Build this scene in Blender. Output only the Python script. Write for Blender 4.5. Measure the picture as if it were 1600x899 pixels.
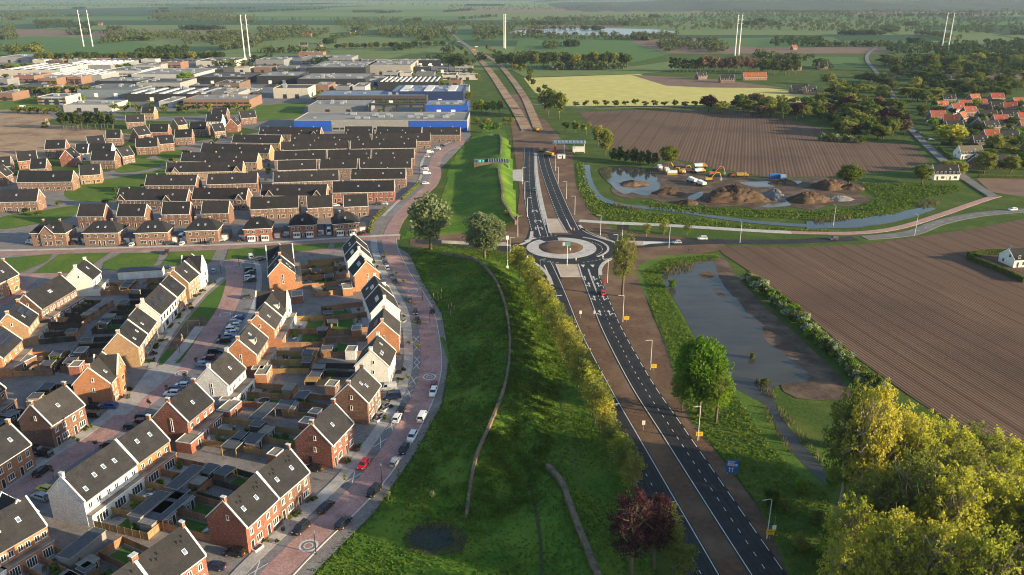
import bpy, math, random
import numpy as np
from mathutils import Vector, Matrix
R = math.radians
scene = bpy.context.scene
COL = scene.collection
for o in list(bpy.data.objects): bpy.data.objects.remove(o)

# ---------------------------------------------------------------- camera
CAM_H, PITCH, FPX, CX, CY = 105.0, R(20.4), 1244.0, 800.0, 449.5
cd = bpy.data.cameras.new('camera'); cam = bpy.data.objects.new('camera', cd); COL.objects.link(cam)
cam.location = (0, 0, CAM_H); cam.rotation_euler = (R(90) - PITCH, 0, 0)
cd.sensor_width = 36; cd.lens = FPX * 36 / 1600; cd.clip_start = 1; cd.clip_end = 60000
scene.camera = cam
# ---------------------------------------------------------------- sky and sun
SUN_EL, SUN_AZ = R(12.5), R(-19)            # azimuth measured from +x, counter-clockwise
world = bpy.data.worlds.new('World'); scene.world = world; world.use_nodes = True
wn = world.node_tree.nodes; wl = world.node_tree.links
sky = wn.new('ShaderNodeTexSky'); sky.sky_type = 'NISHITA'; sky.sun_disc = False
sky.sun_elevation = SUN_EL; sky.sun_rotation = R(90) - SUN_AZ
sky.air_density = 1.0; sky.dust_density = 0.8; sky.ozone_density = 1.5
wl.new(sky.outputs[0], wn['Background'].inputs[0]); wn['Background'].inputs[1].default_value = 0.12
sd = bpy.data.lights.new('sun', 'SUN'); sun = bpy.data.objects.new('sun', sd); COL.objects.link(sun)
sd.energy = 5.0; sd.angle = R(0.6); sd.color = (1.0, 0.80, 0.50)
sv = Vector((math.cos(SUN_AZ) * math.cos(SUN_EL), math.sin(SUN_AZ) * math.cos(SUN_EL), math.sin(SUN_EL)))
sun.rotation_euler = sv.to_track_quat('Z', 'Y').to_euler(); sun.location = sv * 300
vs = scene.view_settings; vs.view_transform = 'Standard'; vs.look = 'None'; vs.gamma = 1.0
vs.use_curve_mapping = False; vs.exposure = 1.2
scene.cycles.use_denoising = True; scene.cycles.filter_width = 1.1
scene.cycles.max_bounces = 5; scene.cycles.diffuse_bounces = 2; scene.cycles.glossy_bounces = 2
scene.cycles.transmission_bounces = 2; scene.cycles.volume_bounces = 0; scene.cycles.transparent_max_bounces = 4
scene.cycles.caustics_reflective = False; scene.cycles.caustics_refractive = False

rnd = random.Random(7); nrg = np.random.default_rng(7)
ORD = ['first','second','third','fourth','fifth','sixth','seventh','eighth','ninth','tenth','eleventh','twelfth','thirteenth','fourteenth','fifteenth','sixteenth','seventeenth','eighteenth','nineteenth','twentieth']
TENS = {20:'twenty', 30:'thirty', 40:'forty', 50:'fifty'}
def ordn(i):
    if i < 20: return ORD[i]
    t = (i + 1) // 10 * 10; r = (i + 1) % 10
    if r == 0: return {30:'thirtieth', 40:'fortieth', 50:'fiftieth'}[t]
    return TENS[t] + ' ' + ORD[r - 1]

# ---------------------------------------------------------------- survey helper: a spot read off the photograph -> metres on the ground plan
SP, CP = math.sin(PITCH), math.cos(PITCH)
def at(px, py, z=0.0):
    dx = (px - CX) / FPX; dy = (py - CY) / FPX
    t = (CAM_H - z) / (SP + dy * CP)
    return Vector((dx * t, (CP - dy * SP) * t, z))
def pts(lst, z=0.0): return [at(x, y, z) for x, y in lst]

# ---------------------------------------------------------------- tags
def tag(o, label=None, cat=None, group=None, kind=None):
    if label: o['label'] = label
    if cat: o['category'] = cat
    if group: o['group'] = group
    if kind: o['kind'] = kind
    return o
def empty(name, loc, rz=0.0, label=None, cat=None, group=None):
    o = bpy.data.objects.new(name, None); COL.objects.link(o)
    o.location = loc; o.rotation_euler = (0, 0, rz); o.empty_display_size = 0.3
    return tag(o, label, cat, group)
def link(name, me, parent=None, loc=None, rot=None, scale=None, mat=None):
    o = bpy.data.objects.new(name, me); COL.objects.link(o)
    if parent is not None: o.parent = parent
    if loc is not None: o.location = loc
    if rot is not None: o.rotation_euler = rot
    if scale is not None: o.scale = scale
    if mat is not None:
        o.material_slots[0].link = 'OBJECT'; o.material_slots[0].material = mat
    return o

# ---------------------------------------------------------------- mesh builder
class MB:
    def __init__(s): s.v = []; s.f = []; s.m = []
    def face(s, ps, m=0):
        n = len(s.v); s.v += [tuple(p) for p in ps]; s.f.append(tuple(range(n, n + len(ps)))); s.m.append(m); return s
    def hexa(s, p, m=0):            # 8 points: bottom 0-3 ccw, top 4-7
        n = len(s.v); s.v += [tuple(q) for q in p]
        for f in ((3,2,1,0),(4,5,6,7),(0,1,5,4),(1,2,6,5),(2,3,7,6),(3,0,4,7)):
            s.f.append(tuple(n + i for i in f)); s.m.append(m)
        return s
    def box(s, x0, x1, y0, y1, z0, z1, m=0):
        return s.hexa([(x0,y0,z0),(x1,y0,z0),(x1,y1,z0),(x0,y1,z0),(x0,y0,z1),(x1,y0,z1),(x1,y1,z1),(x0,y1,z1)], m)
    def prism(s, poly, axis, a, b, m=0):  # poly in the plane normal to axis, extruded a..b
        def P(u, v, w): return {'x': (w,u,v), 'y': (u,w,v), 'z': (u,v,w)}[axis]
        n = len(s.v); k = len(poly)
        s.v += [P(u, v, a) for u, v in poly] + [P(u, v, b) for u, v in poly]
        s.f += [tuple(n + i for i in range(k))[::-1], tuple(n + k + i for i in range(k))]; s.m += [m, m]
        for i in range(k):
            j = (i + 1) % k; s.f.append((n+i, n+j, n+k+j, n+k+i)); s.m.append(m)
        return s
    def tube(s, path, radii, n=6, m=0, cap=True):
        path = [Vector(p) for p in path]; rings = []
        for i, p in enumerate(path):
            d = (path[min(i+1, len(path)-1)] - path[max(i-1, 0)])
            d = d.normalized() if d.length > 1e-6 else Vector((0,0,1))
            a = d.cross(Vector((0,0,1))) if abs(d.z) < 0.95 else d.cross(Vector((1,0,0)))
            a.normalize(); b = d.cross(a)
            r = radii[i] if isinstance(radii, (list, tuple)) else radii
            st = len(s.v); rings.append(st)
            for k in range(n):
                t = 2 * math.pi * k / n
                s.v.append(tuple(p + a * (r * math.cos(t)) + b * (r * math.sin(t))))
        for i in range(len(rings) - 1):
            for k in range(n):
                k2 = (k + 1) % n
                s.f.append((rings[i]+k, rings[i]+k2, rings[i+1]+k2, rings[i+1]+k)); s.m.append(m)
        if cap:
            s.f.append(tuple(rings[0]+k for k in range(n))[::-1]); s.f.append(tuple(rings[-1]+k for k in range(n))); s.m += [m, m]
        return s
    def cyl(s, c, r, h, n=12, axis='z', m=0):
        d = {'x': Vector((1,0,0)), 'y': Vector((0,1,0)), 'z': Vector((0,0,1))}[axis]
        return s.tube([Vector(c), Vector(c) + d * h], r, n, m)
    def mesh(s, name, mats, smooth=False):
        me = bpy.data.meshes.new(name); me.from_pydata(s.v, [], s.f)
        for mt in mats: me.materials.append(mt)
        if len(mats) > 1: me.polygons.foreach_set('material_index', s.m)
        if smooth: me.polygons.foreach_set('use_smooth', [True] * len(me.polygons))
        me.update(); return me
    def build(s, name, mats, parent=None, loc=None, rot=None, smooth=False):
        if not isinstance(mats, (list, tuple)): mats = [mats]
        return link(name, s.mesh(name, mats, smooth), parent, loc, rot)
def np_mesh(name, V, Q, mats, midx=None, smooth=False):
    me = bpy.data.meshes.new(name); V = np.asarray(V, np.float32); Q = np.asarray(Q, np.int32)
    k = Q.shape[1]
    me.vertices.add(len(V)); me.vertices.foreach_set('co', V.ravel())
    me.loops.add(Q.size); me.loops.foreach_set('vertex_index', Q.ravel())
    me.polygons.add(len(Q)); me.polygons.foreach_set('loop_start', np.arange(0, Q.size, k, dtype=np.int32))
    try: me.polygons.foreach_set('loop_total', np.full(len(Q), k, np.int32))
    except Exception: pass
    for m in mats: me.materials.append(m)
    if midx is not None: me.polygons.foreach_set('material_index', np.asarray(midx, np.int32))
    if smooth: me.polygons.foreach_set('use_smooth', np.ones(len(Q), bool))
    me.update(calc_edges=True); me.validate(); return me
CACHE = {}
def cached(key, fn):
    if key not in CACHE: CACHE[key] = fn()
    return CACHE[key]

# ---------------------------------------------------------------- materials
def nodes(name):
    m = bpy.data.materials.new(name); m.use_nodes = True
    nt = m.node_tree; return m, nt, nt.nodes, nt.links, nt.nodes['Principled BSDF']
def mix(nt, a, b, f, mode='MIX'):
    n = nt.nodes.new('ShaderNodeMix'); n.data_type = 'RGBA'; n.blend_type = mode
    for inp, v in ((n.inputs[0], f), (n.inputs[6], a), (n.inputs[7], b)):
        if hasattr(v, 'links'): nt.links.new(v, inp)
        elif isinstance(v, (int, float)): inp.default_value = v
        else: inp.default_value = (*v, 1)
    return n.outputs[2]
def ramp(nt, src, lo, hi):
    n = nt.nodes.new('ShaderNodeMapRange'); nt.links.new(src, n.inputs[0])
    n.inputs[1].default_value = lo; n.inputs[2].default_value = hi; return n.outputs[0]
def coord(nt, kind='Object', scale=None, rot=None):
    tc = nt.nodes.new('ShaderNodeTexCoord'); out = tc.outputs[kind]
    if kind == 'World':
        pass
    if scale or rot:
        mp = nt.nodes.new('ShaderNodeMapping'); nt.links.new(out, mp.inputs[0])
        if scale: mp.inputs['Scale'].default_value = scale
        if rot: mp.inputs['Rotation'].default_value = rot
        out = mp.outputs[0]
    return out
def noise(nt, vec, scale, detail=4, rough=0.6):
    n = nt.nodes.new('ShaderNodeTexNoise'); n.inputs['Scale'].default_value = scale
    n.inputs['Detail'].default_value = detail; n.inputs['Roughness'].default_value = rough
    nt.links.new(vec, n.inputs['Vector']); return n.outputs[0]
def bump(nt, h, strength, dist, bs):
    b = nt.nodes.new('ShaderNodeBump'); b.inputs['Strength'].default_value = strength; b.inputs['Distance'].default_value = dist
    nt.links.new(h, b.inputs['Height']); nt.links.new(b.outputs[0], bs.inputs['Normal'])
def M_noise(name, c1, c2, scale=2.0, rough=0.85, bumpd=0.0, c3=None, s3=0.2, detail=5, lo=0.3, hi=0.7, spec=0.3, rand=0.0, metal=0.0):
    m, nt, N, Lk, bs = nodes(name); v = coord(nt)
    n1 = noise(nt, v, scale, detail); col = mix(nt, c1, c2, ramp(nt, n1, lo, hi))
    if c3 is not None: col = mix(nt, col, c3, ramp(nt, noise(nt, v, s3, 3), 0.45, 0.7))
    if rand:
        oi = N.new('ShaderNodeObjectInfo'); hv = N.new('ShaderNodeHueSaturation'); Lk.new(col, hv.inputs['Color'])
        mr = N.new('ShaderNodeMapRange'); Lk.new(oi.outputs['Random'], mr.inputs[0]); mr.inputs[3].default_value = 1 - rand; mr.inputs[4].default_value = 1 + rand
        Lk.new(mr.outputs[0], hv.inputs['Value']); col = hv.outputs[0]
    Lk.new(col, bs.inputs['Base Color']); bs.inputs['Roughness'].default_value = rough
    bs.inputs['Specular IOR Level'].default_value = spec; bs.inputs['Metallic'].default_value = metal
    if bumpd: bump(nt, noise(nt, v, scale * 2.2, 4), 0.8, bumpd, bs)
    return m
def M_plain(name, c, rough=0.6, spec=0.4, metal=0.0, var=0.12, coat=0.0):
    m = M_noise(name, tuple(x * (1 - var) for x in c), tuple(min(1, x * (1 + var)) for x in c), 1.3, rough, 0, spec=spec, metal=metal)
    if coat: m.node_tree.nodes['Principled BSDF'].inputs['Coat Weight'].default_value = coat
    return m
def M_brick(name, c, mortar=(0.34, 0.31, 0.28)):
    m, nt, N, Lk, bs = nodes(name); v = coord(nt)
    # bricks as courses: speckle of single stones plus big firing differences
    sc = N.new('ShaderNodeMapping'); Lk.new(v, sc.inputs[0]); sc.inputs['Scale'].default_value = (4.6, 4.6, 13)
    vo = N.new('ShaderNodeTexVoronoi'); Lk.new(sc.outputs[0], vo.inputs[0]); vo.inputs['Scale'].default_value = 1.0
    sp = N.new('ShaderNodeSeparateColor'); Lk.new(vo.outputs['Color'], sp.inputs[0])
    dark = tuple(x * 0.62 for x in c); light = tuple(min(1, x * 1.32 + 0.02) for x in c)
    col = mix(nt, dark, light, sp.outputs[0])
    col = mix(nt, col, mortar, ramp(nt, sp.outputs[1], 0.86, 1.0))
    col = mix(nt, col, tuple(x * 0.75 for x in c), ramp(nt, noise(nt, v, 0.35, 3), 0.5, 0.8))
    Lk.new(col, bs.inputs['Base Color']); bs.inputs['Roughness'].default_value = 0.9; bs.inputs['Specular IOR Level'].default_value = 0.2
    bump(nt, vo.outputs['Distance'], 0.4, 0.01, bs); return m
def M_tiles(name, c):
    m, nt, N, Lk, bs = nodes(name); v = coord(nt)
    w = N.new('ShaderNodeTexWave'); w.wave_type = 'BANDS'; w.bands_direction = 'Z'; w.wave_profile = 'SAW'
    w.inputs['Scale'].default_value = 1.45; w.inputs['Distortion'].default_value = 0.25; Lk.new(v, w.inputs[0])
    sp_ = N.new('ShaderNodeMapping'); Lk.new(v, sp_.inputs[0]); sp_.inputs['Scale'].default_value = (3.3, 3.3, 4.2)
    vo = N.new('ShaderNodeTexVoronoi'); Lk.new(sp_.outputs[0], vo.inputs[0]); vo.inputs['Scale'].default_value = 1
    se = N.new('ShaderNodeSeparateColor'); Lk.new(vo.outputs['Color'], se.inputs[0])
    col = mix(nt, tuple(x * 0.8 for x in c), tuple(x * 1.22 for x in c), se.outputs[0])
    col = mix(nt, col, tuple(x * 1.35 + 0.004 for x in c), ramp(nt, noise(nt, v, 0.4, 4), 0.45, 0.75))
    col = mix(nt, col, tuple(x * 0.45 for x in c), ramp(nt, w.outputs[1], 0.75, 1.0))
    oi = N.new('ShaderNodeObjectInfo'); hv = N.new('ShaderNodeHueSaturation'); Lk.new(col, hv.inputs['Color'])
    mr = N.new('ShaderNodeMapRange'); Lk.new(oi.outputs['Random'], mr.inputs[0]); mr.inputs[3].default_value = .85; mr.inputs[4].default_value = 1.18
    Lk.new(mr.outputs[0], hv.inputs['Value'])
    Lk.new(hv.outputs[0], bs.inputs['Base Color']); bs.inputs['Roughness'].default_value = 0.85; bs.inputs['Specular IOR Level'].default_value = 0.18
    bump(nt, w.outputs[1], 0.5, 0.03, bs); return m
def M_leaf(name, c1, c2, trans=0.35, rand=0.25):
    m = bpy.data.materials.new(name); m.use_nodes = True; nt = m.node_tree; N = nt.nodes; Lk = nt.links
    N.remove(N['Principled BSDF']); out = N['Material Output']
    v = coord(nt); col = mix(nt, c1, c2, ramp(nt, noise(nt, v, 0.6, 4), 0.3, 0.7))
    col = mix(nt, col, tuple(x * 1.5 for x in c2), ramp(nt, noise(nt, v, 3.0, 2), 0.55, 0.8))
    oi = N.new('ShaderNodeObjectInfo'); hv = N.new('ShaderNodeHueSaturation'); Lk.new(col, hv.inputs['Color'])
    mr = N.new('ShaderNodeMapRange'); Lk.new(oi.outputs['Random'], mr.inputs[0]); mr.inputs[3].default_value = 1 - rand; mr.inputs[4].default_value = 1 + rand
    Lk.new(mr.outputs[0], hv.inputs['Value'])
    mr2 = N.new('ShaderNodeMapRange'); Lk.new(oi.outputs['Random'], mr2.inputs[0]); mr2.inputs[3].default_value = .52; mr2.inputs[4].default_value = .48
    Lk.new(mr2.outputs[0], hv.inputs['Hue'])
    d = N.new('ShaderNodeBsdfDiffuse'); t = N.new('ShaderNodeBsdfTranslucent'); mx = N.new('ShaderNodeMixShader'); mx.inputs[0].default_value = trans
    Lk.new(hv.outputs[0], d.inputs[0]); Lk.new(hv.outputs[0], t.inputs[0]); Lk.new(d.outputs[0], mx.inputs[1]); Lk.new(t.outputs[0], mx.inputs[2])
    Lk.new(mx.outputs[0], out.inputs[0]); return m
def M_glass(name, c=(0.02, 0.025, 0.03), rough=0.06, spec=0.8):
    m, nt, N, Lk, bs = nodes(name); v = coord(nt)
    Lk.new(mix(nt, c, tuple(x * 2.2 for x in c), ramp(nt, noise(nt, v, 0.8, 2), 0.4, 0.7)), bs.inputs['Base Color'])
    bs.inputs['Roughness'].default_value = rough; bs.inputs['Specular IOR Level'].default_value = spec; return m
def M_water(name, c, rough=0.06, bs_=0.012, scale=1.2):
    m, nt, N, Lk, bs = nodes(name); v = coord(nt, scale=(1, 2.2, 1))
    Lk.new(mix(nt, c, tuple(x * 1.5 for x in c), ramp(nt, noise(nt, v, 0.06, 3), 0.35, 0.7)), bs.inputs['Base Color'])
    bs.inputs['Roughness'].default_value = rough; bs.inputs['IOR'].default_value = 1.33; bs.inputs['Specular IOR Level'].default_value = 0.4
    bump(nt, noise(nt, v, scale, 4), 0.5, bs_, bs); return m
def M_plough(name, c, ang, spacing=0.9, spacing2=4.5, depth=0.07, soft=1.0):
    m, nt, N, Lk, bs = nodes(name); v = coord(nt, rot=(0, 0, ang))
    def wave(sp, dist):
        w = N.new('ShaderNodeTexWave'); w.wave_type = 'BANDS'; w.bands_direction = 'X'; w.inputs['Scale'].default_value = math.pi * 2 / 20 / sp * 1.0
        w.inputs['Distortion'].default_value = dist; w.inputs['Detail'].default_value = 2; w.inputs['Detail Scale'].default_value = 0.3
        Lk.new(v, w.inputs[0]); return w.outputs[1]
    w1 = wave(spacing, 0.5); w2 = wave(spacing2, 1.0); n1 = noise(nt, v, 0.9, 6, 0.7)
    vs_ = N.new('ShaderNodeMapping'); Lk.new(v, vs_.inputs[0]); vs_.inputs['Scale'].default_value = (0.35, 0.012, 1)
    n2 = noise(nt, vs_.outputs[0], 1.0, 4)
    col = mix(nt, tuple(x * (1-.30*soft) for x in c), tuple(x * (1+.22*soft) for x in c), ramp(nt, w1, 0.15, 0.85))
    col = mix(nt, col, tuple(x * (1-.45*soft) for x in c), ramp(nt, w2, 0.86, 1.0))
    col = mix(nt, col, tuple(x * (1+.55*soft) for x in c), ramp(nt, n2, 0.52, 0.8))
    col = mix(nt, col, tuple(x * .55 for x in c), ramp(nt, noise(nt, v, 0.014, 5), 0.5, 0.8))
    col = mix(nt, col, tuple(x * .5 for x in c), ramp(nt, n1, 0.55, 0.8))
    Lk.new(col, bs.inputs['Base Color']); bs.inputs['Roughness'].default_value = 0.95; bs.inputs['Specular IOR Level'].default_value = 0.1
    ad = N.new('ShaderNodeMath'); ad.operation = 'ADD'; Lk.new(w1, ad.inputs[0]); Lk.new(n1, ad.inputs[1])
    bump(nt, ad.outputs[0], 0.9, depth, bs); return m
def M_grass(name, c1, c2, c3, dry=(0.16, 0.13, 0.05), bd=0.25, scale=0.9):
    m, nt, N, Lk, bs = nodes(name); v = coord(nt)
    n1 = noise(nt, v, scale, 6, 0.7); col = mix(nt, c1, c2, ramp(nt, n1, 0.35, 0.68))
    col = mix(nt, col, c3, ramp(nt, noise(nt, v, 0.07, 5), 0.48, 0.7))
    col = mix(nt, col, dry, ramp(nt, noise(nt, v, 0.21, 5, 0.7), 0.66, 0.86))
    Lk.new(col, bs.inputs['Base Color']); bs.inputs['Roughness'].default_value = 0.95; bs.inputs['Specular IOR Level'].default_value = 0.1
    bump(nt, noise(nt, v, scale * 1.7, 6, 0.75), 0.9, bd, bs); return m
def M_paver(name, c, c2, sx=0.9):
    m, nt, N, Lk, bs = nodes(name); v = coord(nt)
    vo = N.new('ShaderNodeTexVoronoi'); vo.inputs['Scale'].default_value = 3.6; Lk.new(v, vo.inputs[0])
    se = N.new('ShaderNodeSeparateColor'); Lk.new(vo.outputs['Color'], se.inputs[0])
    col = mix(nt, c, c2, se.outputs[0]); col = mix(nt, col, tuple(x * 0.7 for x in c), ramp(nt, noise(nt, v, 0.25, 5), 0.5, 0.8))
    col = mix(nt, col, tuple(min(1, x * 1.3) for x in c2), ramp(nt, noise(nt, v, 0.09, 4), 0.55, 0.8))
    Lk.new(col, bs.inputs['Base Color']); bs.inputs['Roughness'].default_value = 0.85; bs.inputs['Specular IOR Level'].default_value = 0.25; return m

HAZE = 3.4e-5
MT = {}
MT['white'] = M_plain('white_paint', (.74, .73, .70), .5)
MT['coping'] = M_plain('coping_stone', (.62, .61, .59), .7)
MT['frame'] = M_plain('window_frame_white', (.78, .77, .74), .4)
MT['darkframe'] = M_plain('window_frame_dark', (.03, .032, .036), .4)
MT['glass'] = M_glass('window_glass')
MT['skyglass'] = M_glass('skylight_glass', (.10, .15, .24), .04, 1.0)
MT['solar'] = M_glass('solar_cell', (.012, .015, .028), .18, .6)
MT['b_orange'] = M_brick('brick_orange', (.40, .165, .07))
MT['b_mid'] = M_brick('brick_russet', (.205, .112, .075))
MT['b_red'] = M_brick('brick_red', (.25, .085, .052))
MT['b_brown'] = M_brick('brick_brown', (.17, .082, .052))
MT['b_tan'] = M_brick('brick_tan', (.34, .205, .105))
MT['b_white'] = M_brick('brick_whitewashed', (.66, .64, .61), (.50, .46, .42))
MT['b_cream'] = M_plain('render_cream', (.72, .68, .60), .8, .2)
MT['t_dark'] = M_tiles('roof_tile_anthracite', (.0235, .0235, .0265))
MT['t_grey'] = M_tiles('roof_tile_grey', (.038, .0355, .0355))
MT['t_black'] = M_tiles('roof_tile_black', (.016, .017, .020))
MT['t_brown'] = M_tiles('roof_tile_brown', (.0245, .0225, .0240))
MT['t_red'] = M_tiles('roof_tile_red', (.24, .062, .036))
MT['t_orange'] = M_tiles('roof_tile_orange', (.33, .105, .045))
MT['thatch'] = M_noise('thatch', (.09, .075, .055), (.15, .125, .09), 3, .95, .05)
MT['gravel'] = M_noise('roof_gravel', (.20, .175, .14), (.30, .265, .22), 6, .95, .02, (.13, .115, .09), .3)
MT['felt'] = M_noise('roof_felt', (.055, .06, .068), (.095, .10, .11), 1.4, .8, .01)
MT['wood'] = M_noise('fence_wood', (.27, .135, .070), (.40, .22, .115), 1.2, .85, .01, (.18, .10, .062), .4, rand=.25)
MT['woodgold'] = M_noise('fence_wood_new', (.30, .19, .075), (.38, .25, .105), 1.2, .85, .01, rand=.15)
MT['wooddark'] = M_noise('fence_wood_dark', (.045, .038, .034), (.075, .062, .052), 1.2, .85, .01, rand=.25)
MT['shedgrey'] = M_noise('shed_board_grey', (.20, .185, .17), (.27, .25, .23), 1.5, .8, .01)
MT['asphalt'] = M_noise('asphalt_new', (.008, .0085, .011), (.016, .0165, .019), 1.1, .75, .004, (.030, .029, .029), .16, detail=8, spec=.35)
MT['asphalt_old'] = M_noise('asphalt_old', (.11, .11, .115), (.155, .15, .15), 3, .85, .004, (.19, .18, .17), .1)
MT['track'] = M_noise('asphalt_wheel_track', (.022, .022, .023), (.034, .033, .033), 1.5, .7, 0, (.014, .014, .016), .5)
MT['paint'] = M_noise('road_paint', (.52, .52, .50), (.72, .72, .69), 1.6, .65, 0, (.36, .36, .35), 2.5)
MT['pinkpave'] = M_paver('street_clinker_red', (.29, .165, .145), (.43, .275, .25))
MT['darkpink'] = M_paver('street_clinker_dark', (.25, .155, .135), (.36, .235, .205))
MT['pave'] = M_paver('pavement_slab', (.30, .28, .26), (.42, .40, .375))
MT['bay'] = M_paver('parking_bay_paver', (.13, .13, .135), (.21, .205, .21))
MT['bluepave'] = M_paver('driveway_paver', (.155, .138, .126), (.245, .222, .205))
MT['concrete'] = M_noise('concrete', (.40, .385, .36), (.52, .50, .47), 1.5, .85, .004, (.33, .31, .29), .3)
MT['sandpave'] = M_paver('median_paver_sand', (.37, .295, .225), (.48, .40, .32))
MT['kerb'] = M_plain('kerb_stone', (.48, .46, .43), .8)
MT['soil'] = M_noise('bare_soil', (.080, .044, .027), (.145, .084, .050), .8, .95, .14, (.185, .118, .072), .07, detail=8)
MT['soil_light'] = M_noise('bare_sand', (.25, .16, .095), (.40, .28, .17), .3, .95, .2, (.17, .10, .062), .05, detail=8)
MT['mud'] = M_noise('wet_mud', (.042, .027, .019), (.095, .060, .038), .5, .8, .14, (.16, .108, .070), .13, detail=8)
MT['heap'] = M_noise('earth_heap', (.045, .028, .018), (.115, .07, .042), 1.3, .95, .5, (.15, .095, .055), .18, detail=8)
MT['gravelheap'] = M_noise('grey_gravel', (.13, .13, .135), (.22, .215, .21), 2.0, .95, .1)
MT['grass'] = M_grass('grass_rough', (.034, .066, .012), (.075, .120, .020), (.100, .125, .026))
MT['berm'] = M_grass('grass_bank', (.040, .105, .011), (.100, .185, .018), (.150, .215, .024), (.17, .18, .045), bd=.18, scale=.5)
MT['lawn'] = M_grass('garden_lawn', (.045, .115, .018), (.070, .150, .026), (.075, .14, .03), bd=.05)
MT['verge'] = M_grass('grass_verge', (.055, .110, .018), (.110, .180, .028), (.14, .175, .035), (.17, .13, .07), bd=.25)
MT['fieldgreen'] = M_grass('meadow', (.060, .125, .034), (.085, .160, .044), (.10, .165, .05), bd=.1, scale=.08)
MT['fieldgreen2'] = M_grass('pasture', (.115, .160, .055), (.15, .195, .065), (.09, .14, .045), bd=.1, scale=.05)
MT['fielddark'] = M_grass('meadow_dark', (.022, .060, .025), (.036, .080, .032), (.045, .085, .03), bd=.1, scale=.08)
MT['fieldpale'] = M_grass('stubble_pale', (.44, .39, .13), (.56, .50, .18), (.40, .40, .13), (.34, .32, .11), bd=.1, scale=.06)
MT['fieldbrown'] = M_grass('ploughed_far', (.17, .115, .085), (.22, .15, .11), (.14, .095, .075), (.24, .17, .12), bd=.1, scale=.08)
MT['bark'] = M_noise('bark', (.10, .075, .05), (.17, .13, .09), 5, .95, .02)
MT['barkpale'] = M_noise('bark_pale', (.24, .20, .14), (.36, .31, .22), 4, .95, .02)
MT['l_mid'] = M_leaf('leaf_mid', (.075, .105, .018), (.165, .200, .034), 0.42)
MT['l_dark'] = M_leaf('leaf_dark', (.036, .060, .020), (.082, .110, .030), 0.35)
MT['l_bright'] = M_leaf('leaf_bright', (.115, .210, .020), (.220, .330, .034), 0.45)
MT['l_yellow'] = M_leaf('leaf_yellow', (.29, .30, .035), (.50, .48, .075), 0.5, .12)
MT['l_olive'] = M_leaf('leaf_olive', (.155, .175, .036), (.270, .285, .064), 0.48)
MT['l_silver'] = M_leaf('leaf_silver', (.160, .200, .085), (.330, .365, .180), 0.45)
MT['l_purple'] = M_leaf('leaf_purple', (.034, .014, .017), (.075, .030, .033), 0.3)
MT['l_brown'] = M_leaf('leaf_brown', (.15, .105, .055), (.24, .175, .10), 0.35)
MT['l_blossom'] = M_leaf('leaf_blossom', (.11, .17, .05), (.50, .52, .36), .35)
MT['l_reed'] = M_leaf('reed', (.13, .115, .06), (.20, .175, .10), .3)
MT['l_far'] = M_leaf('leaf_far', (.050, .074, .024), (.100, .120, .040), 0.25)
MT['l_tuft'] = M_leaf('grass_tuft', (.045, .100, .012), (.150, .195, .022), 0.35)
MT['l_tuft2'] = M_leaf('bank_tuft', (.065, .120, .014), (.150, .200, .026), 0.35)
MT['metal'] = M_plain('galvanised_steel', (.50, .50, .50), .4, .5, .6)
MT['polewhite'] = M_plain('pole_white', (.66, .65, .62), .45)
MT['tyre'] = M_plain('tyre_rubber', (.012, .012, .013), .9)
MT['carglass'] = M_glass('car_glass', (.010, .012, .014), .05, .9)
MT['lamp_w'] = M_plain('headlight_glass', (.6, .6, .6), .15)
MT['lamp_r'] = M_plain('taillight_red', (.30, .01, .01), .2)
MT['plate'] = M_plain('plate_yellow', (.65, .42, .02), .5)
MT['yellow'] = M_plain('sign_yellow', (.75, .45, .015), .5)
MT['machine'] = M_plain('machine_yellow', (.40, .235, .04), .5)
MT['orange'] = M_plain('machine_orange', (.40, .11, .035), .5)
MT['red'] = M_plain('paint_red', (.45, .02, .02), .4)
MT['signblue'] = M_plain('sign_blue', (.02, .13, .42), .4)
MT['signgreen'] = M_plain('sign_teal', (.05, .33, .24), .5)
MT['black'] = M_plain('black_plastic', (.02, .02, .022), .5)
MT['water'] = M_water('pond_water', (.044, .043, .036), .03, .010)
MT['darkwater'] = M_water('pool_water', (.022, .026, .024), .05, .006)
MT['marsh'] = M_grass('marsh_grass', (.045, .06, .02), (.08, .09, .035), (.06, .055, .03), (.10, .08, .05), bd=.2)
MT['canal'] = M_water('canal_water', (.030, .033, .028), .05, .006)
MT['lake'] = M_water('lake_water', (.12, .14, .16), .25, .02, .05)
MT['puddle'] = M_water('puddle_water', (.085, .070, .055), .12, .004)
MT['gabion'] = M_noise('stone_wall', (.11, .08, .055), (.25, .185, .13), 2.2, .95, .08, (.08, .06, .045), .5, detail=6)
CARPAINT = {
 'black': (.012, .013, .015), 'dark grey': (.045, .048, .052), 'navy blue': (.012, .022, .06), 'white': (.74, .74, .73),
 'silver': (.40, .42, .44), 'red': (.50, .012, .02), 'dark red': (.16, .012, .022), 'light blue': (.20, .32, .44), 'yellow': (.60, .48, .06), 'blue': (.03, .10, .30), 'pale grey': (.30, .31, .32)}
for k, c in CARPAINT.items(): MT['car_' + k] = M_plain('car_paint_' + k.replace(' ', '_'), c, .28, .4, 0, .04, .3)

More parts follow.
